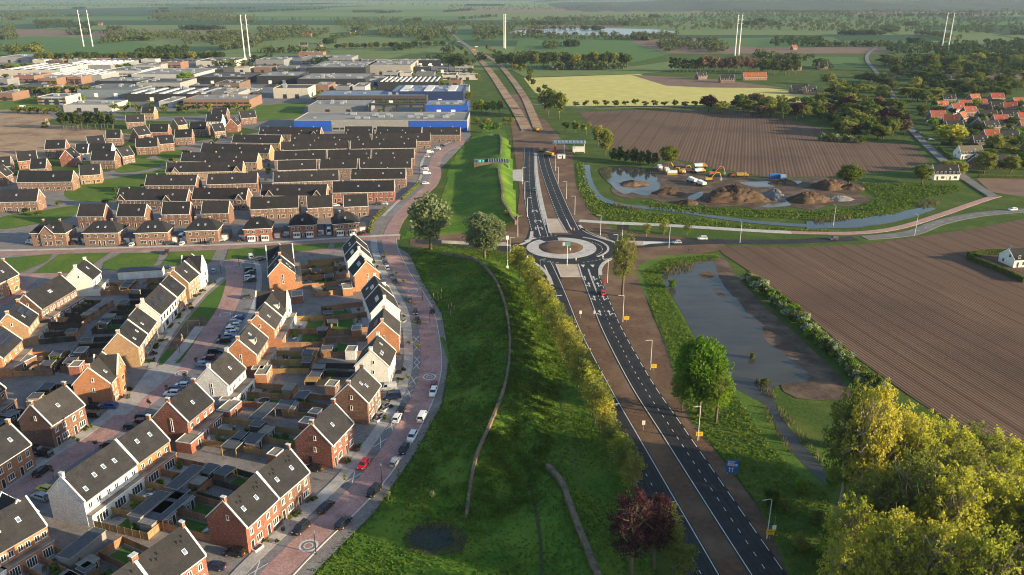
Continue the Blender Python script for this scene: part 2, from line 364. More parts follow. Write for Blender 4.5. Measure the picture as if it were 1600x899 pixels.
# ================================================================ ground plan helpers
def catmull(P, step=2.0):
    P = [Vector(p) for p in P]
    if len(P) == 2: Q = [P[0] + (P[0]-P[1]), *P, P[1] + (P[1]-P[0])]
    else: Q = [2*P[0]-P[1], *P, 2*P[-1]-P[-2]]
    out = []
    for i in range(1, len(Q) - 2):
        a, b, c, d = Q[i-1:i+3]; n = max(1, int((c-b).length / step))
        for k in range(n):
            t = k / n
            out.append(0.5 * ((2*b) + (c-a)*t + (2*a-5*b+4*c-d)*t*t + (3*b-a-3*c+d)*t**3))
    out.append(P[-1]); return out
def offset(P, d):       # d > 0 to the right of travel
    o = []
    for i, p in enumerate(P):
        t = (P[min(i+1, len(P)-1)] - P[max(i-1, 0)]); t.z = 0; t.normalize()
        o.append(p + Vector((t.y, -t.x, 0)) * d)
    return o
def arclen(P):
    s = [0.0]
    for a, b in zip(P, P[1:]): s.append(s[-1] + (b-a).length)
    return s
def along(P, s, S=None):
    S = S or arclen(P); s = max(0, min(S[-1], s))
    lo = int(np.searchsorted(S, s)); lo = max(1, min(lo, len(P)-1))
    t = (s - S[lo-1]) / max(1e-6, S[lo]-S[lo-1]); p = P[lo-1].lerp(P[lo], t); d = (P[lo]-P[lo-1]).normalized()
    return p, d
def nearest(P, q):
    q = Vector((q[0], q[1], 0)); best = (1e18, 0)
    for i, p in enumerate(P):
        d = (p.x-q.x)**2 + (p.y-q.y)**2
        if d < best[0]: best = (d, i)
    i = best[1]; d = P[min(i+1, len(P)-1)] - P[max(i-1, 0)]
    return i, d.normalized(), math.sqrt(best[0])
def strip_mesh(mb, A, B, z, m=0):
    n = len(mb.v); k = len(A)
    for a, b in zip(A, B): mb.v += [(a.x, a.y, z), (b.x, b.y, z)]
    for i in range(k - 1):
        mb.f.append((n+2*i, n+2*i+1, n+2*i+3, n+2*i+2)); mb.m.append(m)
def solid_strip(name, A, B, z, mat, z0=-0.2, parent=None):
    mb = MB(); n = 0; k = len(A)
    for a, b in zip(A, B): mb.v += [(a.x, a.y, z0), (a.x, a.y, z), (b.x, b.y, z), (b.x, b.y, z0)]
    for i in range(k - 1):
        for j in range(3):
            mb.f.append((4*i+j, 4*i+j+1, 4*i+4+j+1, 4*i+4+j)); mb.m.append(0)
    mb.f += [(0, 1, 2, 3), (4*k-1, 4*k-2, 4*k-3, 4*k-4)]; mb.m += [0, 0]
    o = mb.build(name, mat, parent)
    if parent is None: tag(o, kind='structure')
    return o
def road(name, line, half, z, mat, off=0.0):
    o = solid_strip(name, offset(line, off - half), offset(line, off + half), z, mat); return o
SHEETN = [0]
def sheet(name, poly, z, mat, px=True, kind='structure', parent=None):
    SHEETN[0] += 1; z += (SHEETN[0] % 41) * .0002
    P = pts(poly) if px else [Vector((*p[:2], 0)) for p in poly]
    me = bpy.data.meshes.new(name); me.from_pydata([(p.x, p.y, z) for p in P], [], [tuple(range(len(P)))])
    me.update()
    if me.polygons[0].normal.z < 0: me.flip_normals()
    me.materials.append(mat); o = link(name, me, parent)
    if parent is None: tag(o, kind=kind)
    return o
def smoothpoly(poly, step=3.0): 
    P = pts(poly); Q = P + P[:3]; c = catmull(Q, step)
    # keep one full turn: from P[1] round to P[1]
    n = len(c); i0 = nearest(c[:n//2], P[1])[0]; i1 = n//2 + nearest(c[n//2:], P[1])[0]
    return [(p.x, p.y) for p in c[i0:i1]]
def blob(name, poly, z, mat, step=3.0, kind='structure'): return sheet(name, smoothpoly(poly, step), z, mat, px=False, kind=kind)
def dashes(mb, line, s0, s1, on, off, w, z):
    S = arclen(line); s = s0
    while s < min(s1, S[-1]):
        e = min(s + on, s1, S[-1]); n = max(1, int((e - s) / 4)); A, B = [], []
        for i in range(n + 1):
            p, d = along(line, s + (e - s) * i / n, S); q = Vector((d.y, -d.x, 0)) * (w / 2); A.append(p - q); B.append(p + q)
        strip_mesh(mb, A, B, z); s += on + off
def solid(mb, line, s0, s1, w, z): dashes(mb, line, s0, s1, 1e6, 1, w, z)

# ================================================================ terrain
sheet('ground', [(-14000, -300), (14000, -300), (14000, 13500), (-14000, 13500)], -0.12, MT['grass'], px=False)

CREST1 = catmull(pts([(728,781),(736,741),(746,707),(766,663),(781,627),(790,598),(796,560),(796,520),(790,480),(778,446),(765,426),(745,407),(716,393),(690,386)], 4.6), 2.0)
CREST2 = catmull(pts([(856,720),(876,747),(889,784),(906,829),(934,899),(958,955)], 2.8), 2.0)
CREST3 = catmull(pts([(773,206),(782,214),(783,232),(780,252),(779,263),(780,274),(785,299),(785,314),(795,330),(806,341)], 5.0), 3.0)
def poly_dist(X, Y, line):
    best = np.full(X.shape, 1e9); side = np.zeros(X.shape); tt = np.zeros(X.shape); S = arclen(line)
    for i in range(len(line) - 1):
        a, b = line[i], line[i+1]; dx, dy = b.x-a.x, b.y-a.y; L2 = dx*dx+dy*dy + 1e-9
        t = np.clip(((X-a.x)*dx + (Y-a.y)*dy) / L2, 0, 1); px_, py_ = a.x+t*dx, a.y+t*dy
        d = np.hypot(X-px_, Y-py_); cr = dx*(Y-a.y) - dy*(X-a.x); m = d < best
        best = np.where(m, d, best); side = np.where(m, cr, side); tt = np.where(m, S[i] + t*(S[i+1]-S[i]), tt)
    return best, side, tt, S[-1]
def sm(t): t = np.clip(t, 0, 1); return t*t*(3-2*t)
def berm_h(X, Y):
    X = np.asarray(X, float); Y = np.asarray(Y, float)
    d, sd_, t, L = poly_dist(X, Y, CREST1)      # travelling away from the camera: left is side > 0
    w = np.where(sd_ > 0, 17.0, 15.0); h = 4.2 * sm(1 - d / w) * (0.35 + 0.65 * sm((t + 4) / 30)) * (0.3 + 0.7 * sm((L - t) / 25))
    d, sd_, t, L = poly_dist(X, Y, CREST2)      # travelling towards the camera: left of travel is image right
    w = np.where(sd_ > 0, 8.0, 13.0); h = np.maximum(h, 2.4 * sm(1 - d / w) * (0.4 + 0.6 * sm(t / 14)))
    d, sd_, t, L = poly_dist(X, Y, CREST3)      # towards the camera: right of travel is image left
    w = np.where(sd_ > 0, 9.0, 27.0); h = np.maximum(h, 4.6 * sm(1 - d / w) * (0.4 + 0.6 * sm(t / 20)) * (0.5 + 0.5 * sm((L - t) / 20)))
    pc = at(680, 845); h = h * sm((np.hypot(X - pc.x, Y - pc.y) - 9) / 8)
    bumps = 0.16 * (np.sin(X*0.9 + Y*0.31) * np.sin(Y*0.77 - X*0.2)) + 0.10 * np.sin(X*2.1 + 1.3) * np.sin(Y*1.7)
    return h + bumps * sm(h / 1.2) - 0.03
def zat(p): return float(berm_h(np.array([p.x]), np.array([p.y]))[0])
def heightfield(name, poly, step, mat):
    P = pts(poly); xs = [p.x for p in P]; ys = [p.y for p in P]
    gx = np.arange(min(xs), max(xs) + step, step); gy = np.arange(min(ys), max(ys) + step, step)
    X, Y = np.meshgrid(gx, gy); Z = berm_h(X, Y)
    inside = np.zeros(X.shape, bool); n = len(P); j = n - 1
    for i in range(n):
        c = ((P[i].y > Y) != (P[j].y > Y)) & (X < (P[j].x - P[i].x) * (Y - P[i].y) / (P[j].y - P[i].y + 1e-12) + P[i].x)
        inside ^= c; j = i
    idx = np.arange(X.size).reshape(X.shape)
    q = inside[:-1, :-1] & inside[1:, :-1] & inside[:-1, 1:] & inside[1:, 1:]
    Q = np.stack([idx[:-1, :-1][q], idx[:-1, 1:][q], idx[1:, 1:][q], idx[1:, :-1][q]], 1)
    me = np_mesh(name, np.stack([X.ravel(), Y.ravel(), Z.ravel()], 1), Q, [mat], smooth=True)
    return tag(link(name, me), kind='structure'), (X, Y, inside)
NEAR_BERM = [(430,960),(500,885),(585,800),(650,705),(690,630),(702,560),(690,490),(660,440),(640,398),(690,380),(800,392),(840,455),(862,500),(900,580),(945,670),(985,745),(1010,830),(1040,960)]
FAR_BERM = [(620,375),(650,350),(690,305),(700,262),(712,240),(735,215),(768,198),(790,203),(800,235),(806,300),(812,345),(790,362),(700,368)]
berm, BG = heightfield('grass_embankment', NEAR_BERM, 1.0, MT['berm'])
berm2, BG2 = heightfield('grass_embankment_far', FAR_BERM, 1.5, MT['berm'])
berm2.name = 'grass_embankment'

def berm_strip(name, line, w, mat, lift=.07):
    L_ = catmull(pts(line, 1.5), .8); A, B = offset(L_, -w/2), offset(L_, w/2); mb = MB()
    Q = [a.lerp(b, t) for a, b in zip(A, B) for t in (0, .5, 1)]; zz = berm_h([q.x for q in Q], [q.y for q in Q]); mb.v = [(q.x, q.y, z + lift) for q, z in zip(Q, zz)]
    for i in range(len(L_)-1):
        for k in (0, 1): mb.f.append((3*i+k, 3*i+k+1, 3*i+4+k, 3*i+3+k)); mb.m.append(0)
    return tag(mb.build(name, mat, smooth=True), kind='structure')
berm_strip('mown_track', [(835,500),(858,560),(878,620),(892,690),(900,760)], 1.0, MT['verge']); berm_strip('mown_track', [(690,520),(715,600),(705,680),(680,740),(650,790)], 1.1, MT['berm'])
berm_strip('mown_track', [(842,505),(864,562),(884,622),(899,690),(908,760)], .8, MT['verge']); berm_strip('worn_track', [(830,760),(838,800),(845,850),(848,930)], .7, MT['marsh'])
# ---------------------------------------------------------------- streets (clinker, pavements)
STREET = {}
STREET['east'] = catmull(pts([(395,940),(430,899),(482,846),(551,781),(597,728),(644,655),(669,595),(673,550),(664,490),(649,460),(632,435),(619,410),(610,388),(608,374)]), 2)
STREET['north'] = catmull(pts([(608,374),(619,347),(637,325),(659,303),(675,287),(681,271),(679,258),(685,243),(701,231),(722,223),(735,219)]), 3)
STREET['mid'] = catmull(pts([(-60,820),(0,785),(45,758),(112,712),(155,684),(201,647),(250,606),(283,576),(312,543),(333,514),(350,490),(361,465),(366,442),(366,422),(362,411)]), 2)
STREET['main'] = catmull(pts([(-300,402),(0,396),(125,393),(250,389.5),(400,384.5),(525,376.5),(600,372),(625,371)]), 3)
STREET['second'] = catmull(pts([(-120,436),(50,430),(190,425),(300,416),(362,410),(430,402),(500,393.5),(545,388.5),(612,384)]), 3)
STREET['west'] = catmull(pts([(-60,510),(0,472),(35,447),(52,431)]), 3)
sheet('town_ground', [(-420,960),(440,960),(500,885),(585,800),(650,705),(690,630),(702,560),(690,490),(660,440),(640,398),(600,372),(0,396),(-420,410)], -0.05, MT['bluepave'])
sheet('town_ground', [(-500,410),(0,398),(600,374),(640,330),(690,262),(735,215),(735,206),(420,205),(300,222),(170,268),(-500,300)], -0.055, MT['bluepave'])
road('street', STREET['east'], 3.1, .02, MT['pinkpave'])
road('street', STREET['north'], 3.4, .018, MT['darkpink'])
road('street', STREET['mid'], 3.3, .016, MT['pinkpave'])
road('street', STREET['main'], 3.0, .014, MT['darkpink'])
road('street', STREET['second'], 2.6, .012, MT['darkpink'])
road('street', STREET['west'], 3.0, .010, MT['darkpink'])
solid_strip('pavement', offset(STREET['east'], -8.3), offset(STREET['east'], -5.4), .06, MT['pave'])
solid_strip('parking_strip', offset(STREET['east'], -5.35), offset(STREET['east'], -3.15), .03, MT['bay'])
solid_strip('kerb', offset(STREET['east'], 3.1), offset(STREET['east'], 3.35), .09, MT['kerb'])
mi = nearest(STREET['mid'], at(340,505))[0]
solid_strip('pavement', offset(STREET['mid'][:mi], -6.6), offset(STREET['mid'][:mi], -3.35), .06, MT['pave'])
solid_strip('parking_strip', offset(STREET['mid'], 3.35), offset(STREET['mid'], 8.2), .028, MT['bay'])
solid_strip('pavement', offset(STREET['mid'][mi-20:], 8.25), offset(STREET['mid'][mi-20:], 10.3), .06, MT['pave'])
solid_strip('pavement', offset(STREET['main'], -5.1), offset(STREET['main'], -3.05), .07, MT['concrete'])
solid_strip('pavement', offset(STREET['north'], -9.5)[12:], offset(STREET['north'], -7.8)[12:], .06, MT['pave'])
solid_strip('parking_strip', offset(STREET['north'], -7.75)[12:], offset(STREET['north'], -3.45)[12:], .028, MT['bay'])
# play lawn with its footpath and paved mouth
sheet('play_lawn', [(354,437),(350,455),(345,470),(334,490),(320,510),(302,538),(281,567),(250,570),(249,562),(268,537),(287,507),(325,462)], .05, MT['lawn'])
fp = catmull(pts([(236,575),(250,548),(270,516),(296,483),(322,454),(348,434)]), 3)
solid_strip('footpath', offset(fp, -1.0), offset(fp, 1.0), .07, MT['pave'])
blob('paved_square', [(168,640),(205,612),(232,578),(250,571),(283,569),(262,592),(225,622),(195,650)], .055, MT['pave'])
sheet('bare_patch', smoothpoly([(300,498),(318,495),(322,505),(305,530),(285,545),(262,548),(275,525)]), .056, MT['mud'], px=False)
# verge lawns between the two cross streets
for poly in ([(0,404),(82,397),(75,408),(30,427),(0,425)], [(95,397),(172,395),(150,410),(125,427),(52,427)],
             [(190,396),(250,395),(246,408),(235,420),(180,423),(160,420),(163,410)], [(268,394),(338,391),(330,408),(322,415),(250,417),(258,405)],
             [(357,390),(417,386),(416,399),(385,404),(352,406)], [(450,384),(515,380),(512,388),(452,395)], [(523,380),(540,379),(540,386),(522,388)]):
    sheet('verge_lawn', poly, .05, MT['verge'])
# ring marks set in the clinker
def ring(name, c, r0, r1, z, mat, parent=None, n=40):
    mb = MB(); A = [c + Vector((math.cos(2*math.pi*i/n), math.sin(2*math.pi*i/n), 0)) * r0 for i in range(n+1)]; B = [c + (a - c) * (r1 / r0) for a in A]
    strip_mesh(mb, B, A, z); o = mb.build(name, mat, parent)
    if parent is None: tag(o, kind='structure')
    return o
for (x, y) in ((482,853),(671,589),(645,454.5),(283,583.5),(352,491.5)):
    c = at(x, y); ring('ring_marking', c, 1.55, 1.95, .032, MT['paint']); ring('ring_marking', c, 1.0, 1.53, .030, MT['bay']); ring('ring_marking', c, .8, .98, .034, MT['paint'])
ring('ring_marking', at(362,411), 4.2, 4.7, .036, MT['concrete'])
# crossed bays painted beside the curving street
mb = MB(); S = arclen(STREET['east'])
for (x, y) in ((402,894),(552,745),(597,690),(609,667),(640,612),(645,597),(655,570),(656,560),(655,545),(654,530)):
    i, d, _ = nearest(STREET['east'], at(x, y)); c = offset(STREET['east'], -4.25)[i]; nrm = Vector((d.y, -d.x, 0))
    for s in (1, -1):
        a = c - d*2.4 - nrm*s*.95; b = c + d*2.4 + nrm*s*.95; u = (b-a).normalized(); w = Vector((u.y, -u.x, 0))*.09
        strip_mesh(mb, [a-w, b-w], [a+w, b+w], .036 + .003*s)
tag(mb.build('bay_marking', MT['paint']), kind='structure')

# ---------------------------------------------------------------- dual carriageway
LC = catmull(pts([(858,404),(866,418),(884,457),(910,520),(952,600),(1000,683),(1060,786),(1126,899),(1172,980)]), 3)      # right edge line of the left carriageway
RC = catmull(pts([(903,413),(909,433),(923,472),(942,520),(983,600),(1030,675),(1096,780),(1172,899),(1225,980)]), 3)      # left edge line of the right one
NL = catmull(pts([(845,371),(831,318),(827,272),(827,231)]), 3)      # north of the roundabout, centre of left carriageway
NR = catmull(pts([(893,360),(874,318),(855,268),(848,240)]), 3)
soil = sheet('bare_soil', [(700,366),(806,352),(812,300),(803,235),(800,205),(795,185),(850,185),(895,240),(900,290),(925,335),(960,360),(1080,372),(1130,378),(1135,388),(1100,396),(1030,404),(1008,420),(1000,440),(1018,490),(1040,540),(1062,570),(1075,650),(1130,720),(1190,800),(1250,899),(1290,980),(1130,980),(1020,800),(960,690),(905,585),(862,505),(836,452),(800,398),(690,392),(640,384),(640,374)], -.03, MT['soil'])
L_l = offset(LC, 7.1)      # travelling towards the camera, the left of the picture is to the right of travel
solid_strip('road_carriageway', LC, L_l, .03, MT['asphalt'])
R_r = offset(RC, -7.2)
solid_strip('road_carriageway', R_r, RC, .03, MT['asphalt'])
road('road_carriageway', NL, 3.7, .032, MT['asphalt'], 0.0)
road('road_carriageway', NR, 3.9, .032, MT['asphalt'], 0.0)
buslane = catmull(pts([(859,371),(846,318),(838,272),(836,240)]), 3)
road('bus_lane', buslane, 1.2, .025, MT['concrete'])
RBC = at(876.5, 387); RB2 = at(886, 388.5)
def disc(name, c, r, z, mat, n=56, sx=1.0):
    mb = MB(); mb.face([(c.x + r*sx*math.cos(2*math.pi*i/n), c.y + r*math.sin(2*math.pi*i/n), z) for i in range(n)]); return tag(mb.build(name, mat), kind='structure')
disc('road_roundabout', RB2, 21.0, .040, MT['asphalt'], sx=1.03)
# approach flares
for poly in ([(817,392),(846,408),(868,420),(880,436),(866,440),(852,425),(838,410)], [(905,408),(935,408),(946,404),(938,418),(936,432),(912,436)],
             [(829,352),(856,352),(862,372),(836,376),(815,384),(824,370)], [(880,348),(902,348),(918,362),(950,372),(930,378),(900,372)],
             [(950,366),(1000,370),(1060,374),(1130,374),(1130,381),(1050,384),(990,388),(958,392)], [(820,380),(818,396),(780,392),(700,386),(650,380),(650,374),(720,377),(780,380)]):
    sheet('road_approach', poly, .036, MT['asphalt'])
mb = MB(); n = 60; c = RBC
ring_o = []
a0, a1 = R(128), R(128 + 325)      # the paved apron is a broad spiral with its mouth at the top left
A = [c + Vector((math.cos(a0+(a1-a0)*i/n), math.sin(a0+(a1-a0)*i/n), 0)) * 9.8 for i in range(n+1)]
B = [c + Vector((math.cos(a0+(a1-a0)*i/n), math.sin(a0+(a1-a0)*i/n), 0)) * (14.6 + 1.0*math.sin(math.pi*i/n)) for i in range(n+1)]
solid_strip('roundabout_apron', A, B, .12, MT['concrete'], z0=0.0)
mb = MB(); n = 30                                                # low earth mound on the island
for k, (r, z) in enumerate(((9.9, .05), (9.6, .22), (6, .32), (3, .38), (.01, .40))):
    for i in range(n):
        t = 2*math.pi*i/n; rr = r*(1 + .02*math.sin(5*t+k)); mb.v.append((c.x+rr*math.cos(t), c.y+rr*math.sin(t), z + (.05*math.sin(3*t+k) if 0 < k < 4 else 0)))
for k in range(4):
    for i in range(n): mb.f.append((k*n+i, k*n+(i+1) % n, (k+1)*n+(i+1) % n, (k+1)*n+i)); mb.m.append(0)
tag(mb.build('roundabout_island', MT['soil'], smooth=True), kind='structure')
# kerbed lips and separators
def kerbline(line, w, z=.14, name='kerb', mat='kerb'): return solid_strip(name, offset(line, -w/2), offset(line, w/2), z, MT[mat], z0=0)
def arc(c, r, d0, d1, n=40, sx=1.0): return [c + Vector((r*sx*math.cos(R(d0+(d1-d0)*i/n)), r*math.sin(R(d0+(d1-d0)*i/n)), 0)) for i in range(n+1)]
kerbline(arc(RBC, 9.85, 0, 360), .3)
kerbline(arc(RBC + Vector((2.2, 0, 0)), 17.3, -48, 62, 40, 1.06), 1.0, .13, 'lane_divider', 'concrete')
kerbline(arc(RBC + Vector((1.0, 0, 0)), 18.2, 128, 150, 20, 1.06), .9, .13, 'lane_divider', 'concrete')
for l in ([(938,430),(938,420),(944,411),(956,404)], [(862,445),(857,432),(847,420),(833,410),(822,402)], [(812,383),(826,377),(830,370),(831,362)], [(905,352),(915,362),(935,371),(958,378),(964,385)], [(908,357),(925,366),(946,373)]):
    kerbline(catmull(pts(l), 2), 1.5, .12, 'kerb', 'concrete')
# paved median ends and painted lead islands
sheet('median_paving', [(869,413),(903,413),(909,432),(877,433)], .05, MT['sandpave'])
sheet('median_paving', [(853,342),(873,342),(886,364),(858,364)], .05, MT['sandpave'])
for (a, b) in (((868.5,413),(876.5,433)), ((903.5,413),(909.5,433)), ((876.5,433),(909.5,433)), ((853,342),(858,364)), ((873,342),(886,364))):
    kerbline(pts([a, b]), .4, .15)
sheet('median_paving', [(962,376),(1005,377),(1020,380),(1005,384),(962,384)], .06, MT['sandpave'])
sheet('road_marking', [(1005,377.4),(1068,378.6),(1020,381.2),(1005,383)], .064, MT['paint'])
sheet('median_paving', [(690,376),(790,379),(800,385),(690,381)], .05, MT['sandpave'])
mb = MB()
def rev(l): return list(reversed(l))
Ll, Rl = LC, RC; SL, SR = arclen(LC)[-1], arclen(RC)[-1]
Z = .042
solid(mb, offset(LC, .35), 3, SL, .22, Z); dashes(mb, offset(LC, 3.6), 34, SL, 1.1, 2.6, .16, Z); dashes(mb, offset(LC, 6.75), 10, SL, 3.0, 3.0, .16, Z)
solid(mb, offset(LC, 3.6), 8, 30, .45, Z); solid(mb, offset(LC, 4.0), 14, 26, .2, Z)
solid(mb, offset(RC, -.35), 3, SR, .22, Z); dashes(mb, offset(RC, -3.6), 36, SR, 1.3, 2.4, .18, Z); dashes(mb, offset(RC, -6.85), 14, SR, 3.6, 2.0, .2, Z)
solid(mb, offset(RC, -3.5), 6, 33, .30, Z); solid(mb, offset(RC, -3.85), 6, 30, .18, Z)
for ln, w in ((NL, 3.35), (NR, 3.5)):
    Ln = arclen(ln)[-1]; dashes(mb, offset(ln, -w), 0, Ln, 2.5, 1.6, .25, Z); solid(mb, offset(ln, w), 0, Ln, .22, Z); dashes(mb, ln, 22, Ln, 1.6, 2.2, .22, Z); solid(mb, ln, 2, 20, .4, Z)
for (d0, d1, r) in ((-75, -42, 19.6), (-128, -100, 20.2), (100, 150, 19.8), (-40, 45, 14.9)): dashes(mb, arc(RB2, r, d0, d1, 40, 1.03), 0, 99, 1.0, 1.0, .3, .048)
def arrow(mb, p, d, s=1.0, kind=1):      # painted lane arrow: stem, bent foot, head
    n = Vector((d.y, -d.x, 0)); P = lambda u, v: p + d*(u*s) + n*(v*s)
    def q(a, b, c_, e): mb.face([(x.x, x.y, Z+.002) for x in (P(*a), P(*b), P(*c_), P(*e))])
    q((-2.2,-.16),(-2.2,.16),(.9,.16),(.9,-.16)); q((.7,-.55),(.7,.55),(2.2,.05),(2.2,-.05))
    q((-1.9,.1*kind),(-1.0,.85*kind),(-.75,.65*kind),(-1.55,.0)); q((-1.2,.55*kind),(-1.0,1.2*kind),(-.2,1.0*kind),(-.6,.5*kind))
for y, xs in ((435,(914,928)), (445,(920.5,934.5)), (466,(929,943)), (489,(937.5,952))):
    for k, x in enumerate(xs):
        p = at(x, y); i, d, _ = nearest(RC, p); arrow(mb, p, -d, 1.15, 1 if k else -1)
for y, xs in ((330,(832,839)), (346,(836,845)), (357,(837,847))):
    for k, x in enumerate(xs):
        p = at(x, y); i, d, _ = nearest(NL, p); arrow(mb, p, -d, 1.1, 1 if k else -1)
for x, y in ((911,416),(926,416)):
    p = at(x, y); mb.face([(p.x-.9, p.y+1.6, Z+.01), (p.x, p.y-1.8, Z+.01), (p.x+.9, p.y+1.6, Z+.01)])
mk = mb.build('road_marking', MT['paint']); tag(mk, kind='structure')

mb = MB()
for ln, offs in ((LC, (1.2, 2.7, 4.5, 6.0)), (RC, (-1.2, -2.7, -4.5, -6.0))):
    for o_ in offs: solid(mb, offset(ln, o_), 0, 999, .42, .036)
for ln in (NL, NR):
    for o_ in (-2.6, -1.1, 1.1, 2.6): solid(mb, offset(ln, o_), 0, 999, .42, .037)
for r_ in (17.2, 18.8): solid(mb, arc(RB2, r_, 0, 360, 80, 1.03), 0, 999, .45, .044)
tag(mb.build('wheel_tracks', MT['track']), kind='structure')
# dirt road northwards, then the finished dual carriageway far off
tag(road('dirt_road', catmull(pts([(835,238),(832,212),(826,188),(815,165),(800,146)]), 6), 10, .0, MT['soil']), kind='structure')
FR1 = catmull(pts([(824,205),(808,175),(790,148),(770,118),(752,95),(735,76),(716,62),(706,52),(700,44)]), 10)
FR2 = catmull(pts([(842,205),(832,180),(818,150),(795,118),(775,97),(752,84),(735,76)]), 10)
road('dirt_road', FR1[:len(FR1)*2//3], 4.6, .38, MT['soil_light']); road('road_far', FR1[len(FR1)//2:], 3.6, .45, MT['asphalt_old']); road('road_far', FR2, 3.8, .40, MT['soil_light'])
# east road, cycle path, rural lane
EAST = catmull(pts([(1120,378),(1231,377.5),(1337,372.5),(1420,365),(1464,349),(1512,338),(1565,331.5),(1650,326)]), 4)
road('road_east', EAST[:len(EAST)//3], 3.3, .03, MT['asphalt']); road('road_east', EAST[len(EAST)//3:], 3.2, .028, MT['asphalt_old'])
CYC = catmull(pts([(905,345),(960,348.5),(1031,351.5),(1162,359.5),(1250,363.5),(1337,364),(1403,356),(1469,336),(1512,321),(1545,310),(1560,306)]), 4)
road('cycle_path', CYC, 2.0, .03, MT['pinkpave']); road('cycle_path', CYC[:len(CYC)*2//5], 2.2, .035, MT['concrete'])
LANE = catmull(pts([(1552,308),(1512,282),(1469,247),(1425,204),(1410,178),(1395,150),(1375,120),(1355,95),(1358,82),(1372,72)]), 8)
road('country_lane', LANE, 2.8, .42, MT['asphalt_old'])
mb = MB(); dashes(mb, EAST, 100, 999, 3, 5, .15, .045); dashes(mb, offset(CYC, 0), 0, 999, 1, 2.5, .1, .048); tag(mb.build('road_marking', MT['paint']), kind='structure')
hr = catmull(pts([(800,160),(905,168.5),(1000,168),(1180,165),(1380,161),(1400,160)]), 12); road('country_lane', hr, 2.2, .03, MT['asphalt_old'])

# ---------------------------------------------------------------- fields, water and banks on the right
dn_ = at(1400,563) - at(1143,397); DIRN = R(90) - math.atan2(dn_.y, dn_.x)
sheet('ploughed_field', [(1120,384),(1240,386),(1350,382),(1450,368),(1530,356),(1600,342),(1720,340),(1800,800),(1680,740),(1600,712),(1500,668),(1420,618),(1340,560),(1250,482),(1180,430),(1130,398)], -.02, M_plough('plough_near', (.135, .086, .060), DIRN, 1.1, 7.0, soft=.7))
sheet('ploughed_field', [(905,176),(1010,171),(1160,174),(1230,186),(1290,203),(1360,222),(1425,226),(1452,252),(1420,264),(1300,276),(1200,277),(1110,262),(1060,250),(1000,246),(955,235),(930,205)], -.02, M_plough('plough_mid', (.140, .090, .062), R(90) - math.atan2(1, .28), 2.2, 11, soft=.4))
sheet('ploughed_field', [(1525,279),(1600,278),(1700,285),(1700,312),(1600,308),(1548,300)], -.02, MT['fieldbrown'])
sheet('stubble_field', [(818,122),(1000,116),(1045,134),(1200,138),(1330,150),(1360,157),(1180,163),(1000,166),(880,167),(835,144)], -.02, MT['fieldpale'])
sheet('ploughed_field', [(985,117),(1120,124),(1230,138),(1100,137),(1040,134)], -.015, MT['fieldbrown'])
blob('grass_bank', [(996,420),(1040,400),(1120,398),(1130,412),(1100,425),(1120,520),(1180,600),(1250,680),(1330,740),(1330,899),(1300,980),(1260,960),(1190,800),(1130,715),(1075,650),(1040,540),(1016,480)], -.01, MT['verge'])
blob('muddy_shore', [(1045,428),(1080,412),(1128,402),(1150,430),(1200,482),(1262,540),(1310,588),(1330,620),(1270,625),(1225,612),(1205,560),(1120,450)], .0, MT['mud'])
blob('pond', [(1034,430),(1062,418),(1095,412),(1112,408),(1118,415),(1122,430),(1137,455),(1155,472),(1168,490),(1190,505),(1195,530),(1228,555),(1265,585),(1262,596),(1215,602),(1205,610),(1212,632),(1220,650),(1252,692),(1290,735),(1300,752),(1288,756),(1246,716),(1212,668),(1196,634),(1140,600),(1100,550),(1060,480)], .02, MT['water'])
blob('islet', [(1092,428),(1105,424),(1119,430),(1108,436),(1095,434)], .05, MT['heap']); blob('sandbar', [(1115,450),(1126,456),(1136,466),(1124,464)], .05, MT['mud'])
# canal loop round the building yard
CAN = catmull(pts([(915,258),(918,280),(932,305),(960,318),(1000,324),(1060,330),(1130,341),(1200,349),(1280,353),(1360,350),(1410,340),(1455,325)]), 4)
road('canal', CAN, 2.6, .03, MT['canal']); sheet('canal', [(1260,346),(1350,341),(1400,332),(1450,323),(1462,326),(1400,346),(1340,356),(1260,358)], .034, MT['canal'])
blob('basin', [(936,265),(960,260),(1000,262),(1025,275),(1030,295),(1010,305),(985,300),(950,285)], .02, MT['water'])
sheet('building_yard', smoothpoly([(1020,262),(1048,252),(1075,258),(1110,272),(1150,276),(1230,279),(1290,277),(1335,284),(1352,292),(1342,303),(1362,312),(1330,322),(1298,320),(1270,328),(1225,322),(1190,328),(1150,322),(1110,324),(1080,314),(1040,316),(1005,309),(975,310),(955,298),(965,286),(995,279),(1012,284)]), .0, MT['mud'], px=False)
for pl in ([(1155,285),(1180,284),(1250,283),(1235,290),(1180,292)], [(1180,318),(1230,316),(1232,322),(1190,324)], [(955,285),(985,281),(1000,292),(980,303),(965,298)], [(1075,308),(1095,300),(1098,305),(1082,314)], [(1215,312),(1250,308),(1262,312),(1230,318)]):
    blob('puddle', pl, .03, MT['puddle'], 1.5)
sheet('hedge_strip', smoothpoly([(1165,430),(1200,452),(1300,535),(1400,610),(1500,670),(1600,718),(1600,760),(1450,690),(1330,610),(1260,545),(1190,480)]), -.005, MT['grass'], px=False)
sheet('village_ground', [(1400,130),(1700,120),(1700,280),(1540,275),(1470,245),(1420,190)], -.03, MT['grass'])
blob('lake', [(800,49),(880,45),(960,45),(1030,47),(1055,52),(980,56),(900,56),(810,55)], .6, MT['lake'])
blob('garden_pond', [(640,836),(662,826),(698,827),(714,840),(704,854),(672,860),(644,852)], .12, MT['darkwater'])
sheet('marsh_ground', smoothpoly([(628,842),(655,820),(710,818),(732,838),(722,862),(678,870),(638,862)]), .05, MT['marsh'], px=False)
